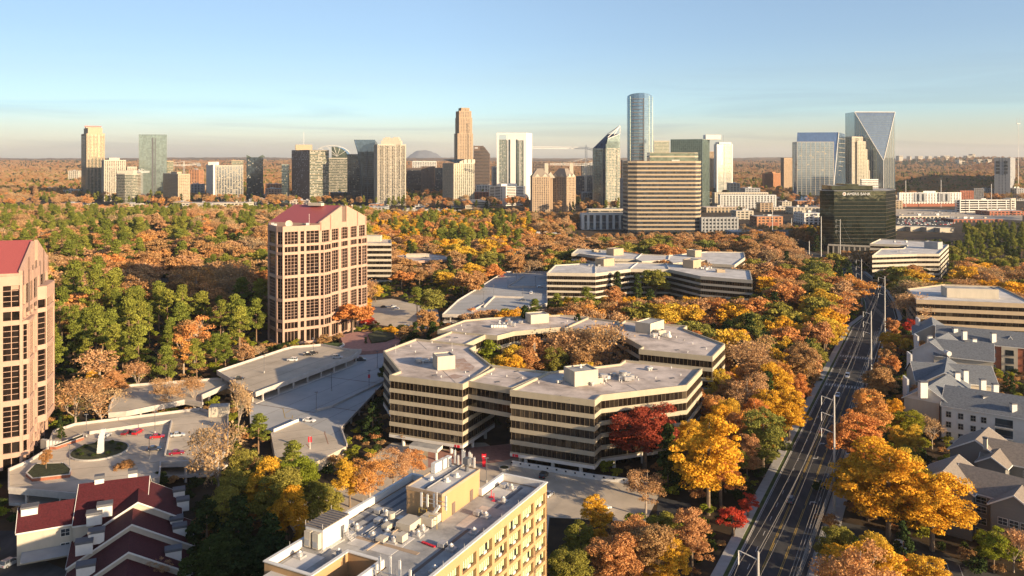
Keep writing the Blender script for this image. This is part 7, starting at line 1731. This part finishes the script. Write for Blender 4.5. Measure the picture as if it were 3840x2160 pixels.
def pxof(x,y): return CX+x/y*F, HY+H/y*F
def region(x,y):
    """which kinds grow here, from where the photo shows them (ground position in metres)"""
    px,py=pxof(x,y)
    if px<1010 and y<520:
        if px<980 and 1100<py<1480 and x>-235: 
            if y>345: return 'shaded',['pine','pine','pine','sparse','pine','olive','rust']
            return 'pines',['bare','sparse','sparse','bare','orange','rust']
        return 'left wood',['sparse','bare','rust','orange','pine','bare']
    if px<1400 and y>=520:
        if y<900: return 'left wood far',['sparse','bare','pine','orange','rust','rust','pinkish','olive','pine','sparse','dark','rust']
        return 'left wood back',['pine','olive','bare','pine','sparse','pinkish','pine']
    if px<2000 and y>700: return 'centre wood',['pine','dark','golden','pinkish','golden','orange','olive','pine','sparse','golden','rust']
    if px<3000 and y>560: return 'centre right wood',['rust','sparse','orange','rust','pinkish','rust','bare','olive','dark']
    if px<3300: return 'road wood',['golden','orange','golden','golden','rust','pinkish','sparse','olive','orange','golden','sparse','dark']
    if y>640: return 'right wood',['pine','dark','pine','olive','dark','pine']
    return 'right near',['golden','olive','bare','sparse','rust','golden']
WHERE={'shaded':'in the grove left of the pink tower','pines':'behind the low tan parking deck','left wood':'in the wood beside the left tower','left wood far':'in the wood behind the pink towers','left wood back':'at the back of the left wood','centre wood':'in the trees below the central skyline','centre right wood':'below the big ribbon windowed tower','road wood':'in the woods left of the road','right wood':'in the evergreen belt at right','right near':'near the cream offices on the right'}
from mathutils import noise as NZ
GREEN=('pine','dark','olive')
def pick(x,y,ks,sc=95):
    n=NZ.noise((x/sc,y/sc,2.2))+.5*NZ.noise((x/sc*2.7,y/sc*2.7,9.2)); gs=[k_ for k_ in ks if k_ in GREEN]; ds=[k_ for k_ in ks if k_ not in GREEN]
    if not gs or not ds: return rnd.choice(ks)
    fr=len(gs)/len(ks); pg=max(.03,min(.97,fr+n*1.3))
    if rnd.random()<pg: return rnd.choice(gs)
    m=int((NZ.noise((x/60+50,y/60,5.5))*.5+.5)*len(ds)*1.3+rnd.uniform(-2.2,2.2))%len(ds); return ds[m]
pts=scatter(rng,26000,150,1300,11.0,placed)
placed+=[(x,y,6) for x,y in pts]
near=[p for p in scatter(rng,26000,150,430,7.4,placed) if (XA(2680,p[1])<p[0]<cl(p[1])-9) or (cl(p[1])+9<p[0]<cl(p[1])+34)]
pts+=near; nearset=set(near)
pts=[p for p in pts if abs(p[0]/p[1])<.66 and not (p[1]<250 and -60<p[0]<20)]
pts.sort(key=lambda p:p[1])
TOT=0; far=[]
# big tower shadow clearings stay open: skip some points in the shaded street
street=[G(575,1210),G(640,1210),G(700,900),G(610,900)]
NL=[]
for x,y in pts:
    px,py=pxof(x,y)
    if 560<px<660 and 880<py<1190 and rnd.random()<.8: continue
    if py>1560 and 1850<px<2380 : continue
    if 1380<px<1700 and 1090<py<1260: continue
    if px>3300 and py>1240 and (x,y) not in nearset: continue
    if px<1300 and py>1480 : continue
    reg,ks=region(x,y); kd=pick(x,y,ks)
    if reg=='shaded' : kd='pine' if rnd.random()<.72 else kd
    hh={'pine':23,'dark':17,'bare':19,'sparse':20}.get(kd,19.5)*(.74+.58*rnd.random())
    if reg=='right wood' : hh*=.8
    if reg.startswith('left wood'): hh*=1.18
    if kd=='pine' and reg in('right wood','left wood back'): hh*=.9
    hh=fit(x,y,hh)
    if (x,y) in nearset: hh*=.8 if x<cl(y) else .55; kd=rnd.choice(['golden','orange','olive','golden','rust','orange','dark'])
    if 1200<px<1460 and 1500<py<1750: continue
    if hh<5: continue
    if CNT.get(kd,0)<285 and TOT<1500 and y<1150:
        tree(kd,(x,y),hh,rnd,NAMES[kd][1]+' '+WHERE[reg],NAMES[kd][0].replace('_',' ')+'s '+WHERE[reg],.95+.2*rnd.random()+(.28 if y>420 and kd not in('pine','dark') else 0)); TOT+=1
    else: far.append((x,y,hh,kd))
print('individual trees',TOT,len(far),CNT)
for x,y in scatter(rng,52000,1300,3000,14.5):
    if abs(x/y)>.66: continue
    px,py=pxof(x,y)
    if 1450<y<2200 and rnd.random()<.45: continue
    hf=fit(x,y,16+8*rnd.random())
    if hf<5: continue
    kd=pick(x,y,['pine','rust','bare','sparse','orange','pinkish','olive','pine','bare','rust','sparse','dark']); far.append((x,y,hf,kd))
for x,y in scatter(rng,90000,5000,9000,36):
    far.append((x,y,23+12*rnd.random(),pick(x,y,['rust','bare','rust','pinkish','rust','dark'],500)))
for x,y in scatter(rng,60000,2900,5200,25):
    kd=pick(x,y,['rust','bare','rust','pinkish','olive','rust','bare','dark'],340); far.append((x,y,(22+9*rnd.random()),kd))
print('far',len(far))
XB=XA(3640,6800)
def fz(x,y):
    b_=max(0,min(1,(y-5000)/7000)); n1=NZ.noise((x/1700,y/1100,1.3)); n2=NZ.noise((x/260,y/130,4.1)); n3=NZ.noise((x/90,y/40,7.7))
    return 60*math.exp(-((x-XB)/800)**2-((y-6700)/800)**2)+8*min(1,(y-4800)/300)+b_*(72+48*n1)+10*n2+7*n3 if y>4850 else -3
def woods(name,sel,label):
    kinds=sorted({(kd,v) for *_,kd,v in sel}); me=bpy.data.meshes.new(name); me.from_pydata([(x,y,max(0,fz(x,y)-3) if y>4900 else 0) for x,y,*_ in sel],[],[])
    a=me.attributes.new('sc','FLOAT','POINT'); a.data.foreach_set('value',[h/HT.get(kd,15) for x,y,h,kd,v in sel])
    a=me.attributes.new('rot','FLOAT','POINT'); a.data.foreach_set('value',[rnd.random()*6.28 for _ in sel])
    ids={k_:i for i,k_ in enumerate(kinds)}; a=me.attributes.new('kd','INT','POINT'); a.data.foreach_set('value',[ids[(kd,v)] for *_,kd,v in sel])
    o=bpy.data.objects.new(name,me); COL.objects.link(o); tag(o,label,'woods',kind='stuff')
    ng=bpy.data.node_groups.new(name,'GeometryNodeTree'); ng.interface.new_socket('Geometry',in_out='INPUT',socket_type='NodeSocketGeometry'); ng.interface.new_socket('Geometry',in_out='OUTPUT',socket_type='NodeSocketGeometry')
    N=ng.nodes; Lk=ng.links.new; gi=N.new('NodeGroupInput'); go=N.new('NodeGroupOutput'); jn=N.new('GeometryNodeJoinGeometry')
    def attr(n_,t): q=N.new('GeometryNodeInputNamedAttribute'); q.data_type=t; q.inputs['Name'].default_value=n_; return q
    sc_,rt,kk=attr('sc','FLOAT'),attr('rot','FLOAT'),attr('kd','INT'); cx=N.new('ShaderNodeCombineXYZ'); Lk(rt.outputs['Attribute'],cx.inputs[2])
    for key,i in ids.items():
        src=SRC[key]; oi=N.new('GeometryNodeObjectInfo'); oi.inputs['Object'].default_value=src; oi.transform_space='ORIGINAL'; oi.inputs['As Instance'].default_value=True
        cmp=N.new('FunctionNodeCompare'); cmp.data_type='INT'; cmp.operation='EQUAL'; Lk(kk.outputs['Attribute'],cmp.inputs['A'] if False else cmp.inputs[2]); cmp.inputs[3].default_value=i
        ip=N.new('GeometryNodeInstanceOnPoints'); Lk(gi.outputs[0],ip.inputs['Points']); Lk(cmp.outputs[0],ip.inputs['Selection']); Lk(oi.outputs['Geometry'],ip.inputs['Instance']); Lk(cx.outputs[0],ip.inputs['Rotation']); Lk(sc_.outputs['Attribute'],ip.inputs['Scale']); Lk(ip.outputs[0],jn.inputs[0])
    Lk(jn.outputs[0],go.inputs[0]); md=o.modifiers.new('woods','NODES'); md.node_group=ng; return o
# crown objects of standing trees serve as the pattern of the far-off woods
SRC={}
for o in list(bpy.data.objects):
    if o.name.startswith('crown') and o.type=='MESH':
        for kd,pr in PROTO.items():
            if kd.startswith('near'): continue
            for v,(cm_,tm) in enumerate(pr):
                if o.data is cm_ and (kd,v) not in SRC: SRC[(kd,v)]=o
sel=[]
for x,y,h,kd in far:
    v=rnd.randrange(3)
    while (kd,v) not in SRC: kd,v=rnd.choice(list(SRC))
    sel.append((x,y,h,kd,v))
woods('far_woods',[s for s in sel if s[1]<3000],'autumn woods seen as one mass between and beyond the far buildings')
woods('distant_forest',[s for s in sel if s[1]>=3000],'hazy autumn forest stretching to the horizon')
us=[]
for x,y in scatter(rng,60000,150,760,4.6):
    px,py=pxof(x,y)
    if y<250 and -60<x<20: continue
    us.append((x,y,1.6+2.6*rnd.random(),'shrub',rnd.choice([v for k_,v in SRC if k_=='shrub'])))
woods('undergrowth',us,'brown and green undergrowth covering the woodland floor')
# ---------------------------------------------------------------- distant rolling land, hills, mountain, far clusters
def hillmat(name,c1,c2,c3,sc=.004):
    m,n,b=newmat(name); b.inputs['Roughness'].default_value=1; b.inputs['Specular IOR Level'].default_value=0
    t=n.nodes.new('ShaderNodeTexCoord'); z=n.nodes.new('ShaderNodeTexNoise'); z.inputs['Scale'].default_value=sc; z.inputs['Detail'].default_value=9; z.inputs['Roughness'].default_value=.75
    r=n.nodes.new('ShaderNodeValToRGB'); e=r.color_ramp.elements; e[0].position=.35; e[0].color=(*c1,1); e[1].position=.68; e[1].color=(*c3,1); e.new(.5).color=(*c2,1)
    n.links.new(t.outputs['Object'],z.inputs[0]); n.links.new(z.outputs[0],r.inputs[0]); n.links.new(r.outputs[0],b.inputs['Base Color']); return m
hm=hillmat('distant autumn forest',(.04,.055,.035),(.17,.105,.06),(.34,.20,.11),.0045)
from mathutils import noise as NZ
def terrain(name,x0,x1,y0,y1,nx,ny,fz,m):
    V=[];Fc=[]
    for j in range(ny):
        t=j/(ny-1); y=y0+(y1-y0)*t
        for i in range(nx):
            x=(x0+(x1-x0)*i/(nx-1))*(y/y1); V.append((x,y,fz(x,y)))
    for j in range(ny-1):
        for i in range(nx-1): a=j*nx+i; Fc.append((a,a+1,a+nx+1,a+nx))
    me=bpy.data.meshes.new(name); me.from_pydata(V,[],Fc); me.materials.append(m); o=bpy.data.objects.new(name,me); COL.objects.link(o); struct(o); return o
terrain('hills',-9800,9800,4800,14500,520,150,fz,hm)
mm_=mat('bare granite mountain',(.12,.13,.15),.95,.15,.002)
def fm(x,y):
    xc=XA(1583,20000); u=(x-xc)/430; v=(y-20000)/900
    s=u/1.35 if u>0 else u/.95
    h=275*max(0,1-abs(s)**2.0)**.95*max(0,1-v*v) if abs(s)<1 and abs(v)<1 else 0
    return h+20+25*NZ.noise((x/120,y/120,0))*(h>5)
xc=XA(1583,20000)
V=[];Fc=[]
for j in range(30):
    for i in range(70): x=xc-700+1500*i/69; y=19100+1800*j/29; V.append((x,y,fm(x,y)))
for j in range(29):
    for i in range(69): a=j*70+i; Fc.append((a,a+1,a+71,a+70))
me=bpy.data.meshes.new('mountain'); me.from_pydata(V,[],Fc); me.materials.append(mm_); o=bpy.data.objects.new('mountain',me); COL.objects.link(o); struct(o)
for p_ in me.polygons: p_.use_smooth=True
# far white buildings on the ridge
rr=random.Random(9)
fb=[(2372+rr.randint(0,0),0,0)]
sp=[(x*.52019+2500,y*.52019+300,w_) for x,y,w_ in ((1690,546,38),(1760,549,14),(1830,549,40),(1900,549,30),(2020,546,50),(2120,575,30),(2190,545,60),(2215,534,24),(2140,583,26),(2260,572,40),(2320,572,60),(1960,550,20),(2075,550,24))]
for i,(x,y,w_) in enumerate(sp):
    Y_=6800 if y<589 else 6200; z=ZA(y,Y_); b=MB(); ww=w_*.40*Y_/F; X_=XA(x,Y_)
    b.prism([(X_-ww/2,Y_),(X_+ww/2,Y_),(X_+ww/2,Y_+60),(X_-ww/2,Y_+60)],max(0,min(z-15,fz(X_,Y_)-8)),z,'creamL','roofG')
    zz=z-5
    while zz>z-14: b.prism([(X_-ww/2+3,Y_-.6),(X_+ww/2-3,Y_-.6),(X_+ww/2-3,Y_+.1),(X_-ww/2+3,Y_+.1)],zz-3,zz,'win'); zz-=9
    tag(b.build('distant_building'),'tiny white building in the cluster on the horizon at the right','building','white buildings on the right horizon')
# ---------------------------------------------------------------- haze: a real layer of scattering air over the city
hz=MB(); hz.prism([(-14000,-600),(14000,-600),(14000,21500),(-14000,21500)],-20,340,'white'); ho=hz.build('haze'); struct(ho)
hmat=bpy.data.materials.new('haze'); hmat.use_nodes=True; n=hmat.node_tree; n.nodes.clear(); vs=n.nodes.new('ShaderNodeVolumeScatter'); vs.inputs['Color'].default_value=(.93,.95,1,1); vs.inputs['Density'].default_value=3.4e-5; vs.inputs['Anisotropy'].default_value=.2
oo=n.nodes.new('ShaderNodeOutputMaterial'); n.links.new(vs.outputs[0],oo.inputs['Volume']); ho.data.materials.clear(); ho.data.materials.append(hmat)

for o in COL.objects:
    if o.get('label') and len(o['label'].split())>16: print('LONG',o['label'])
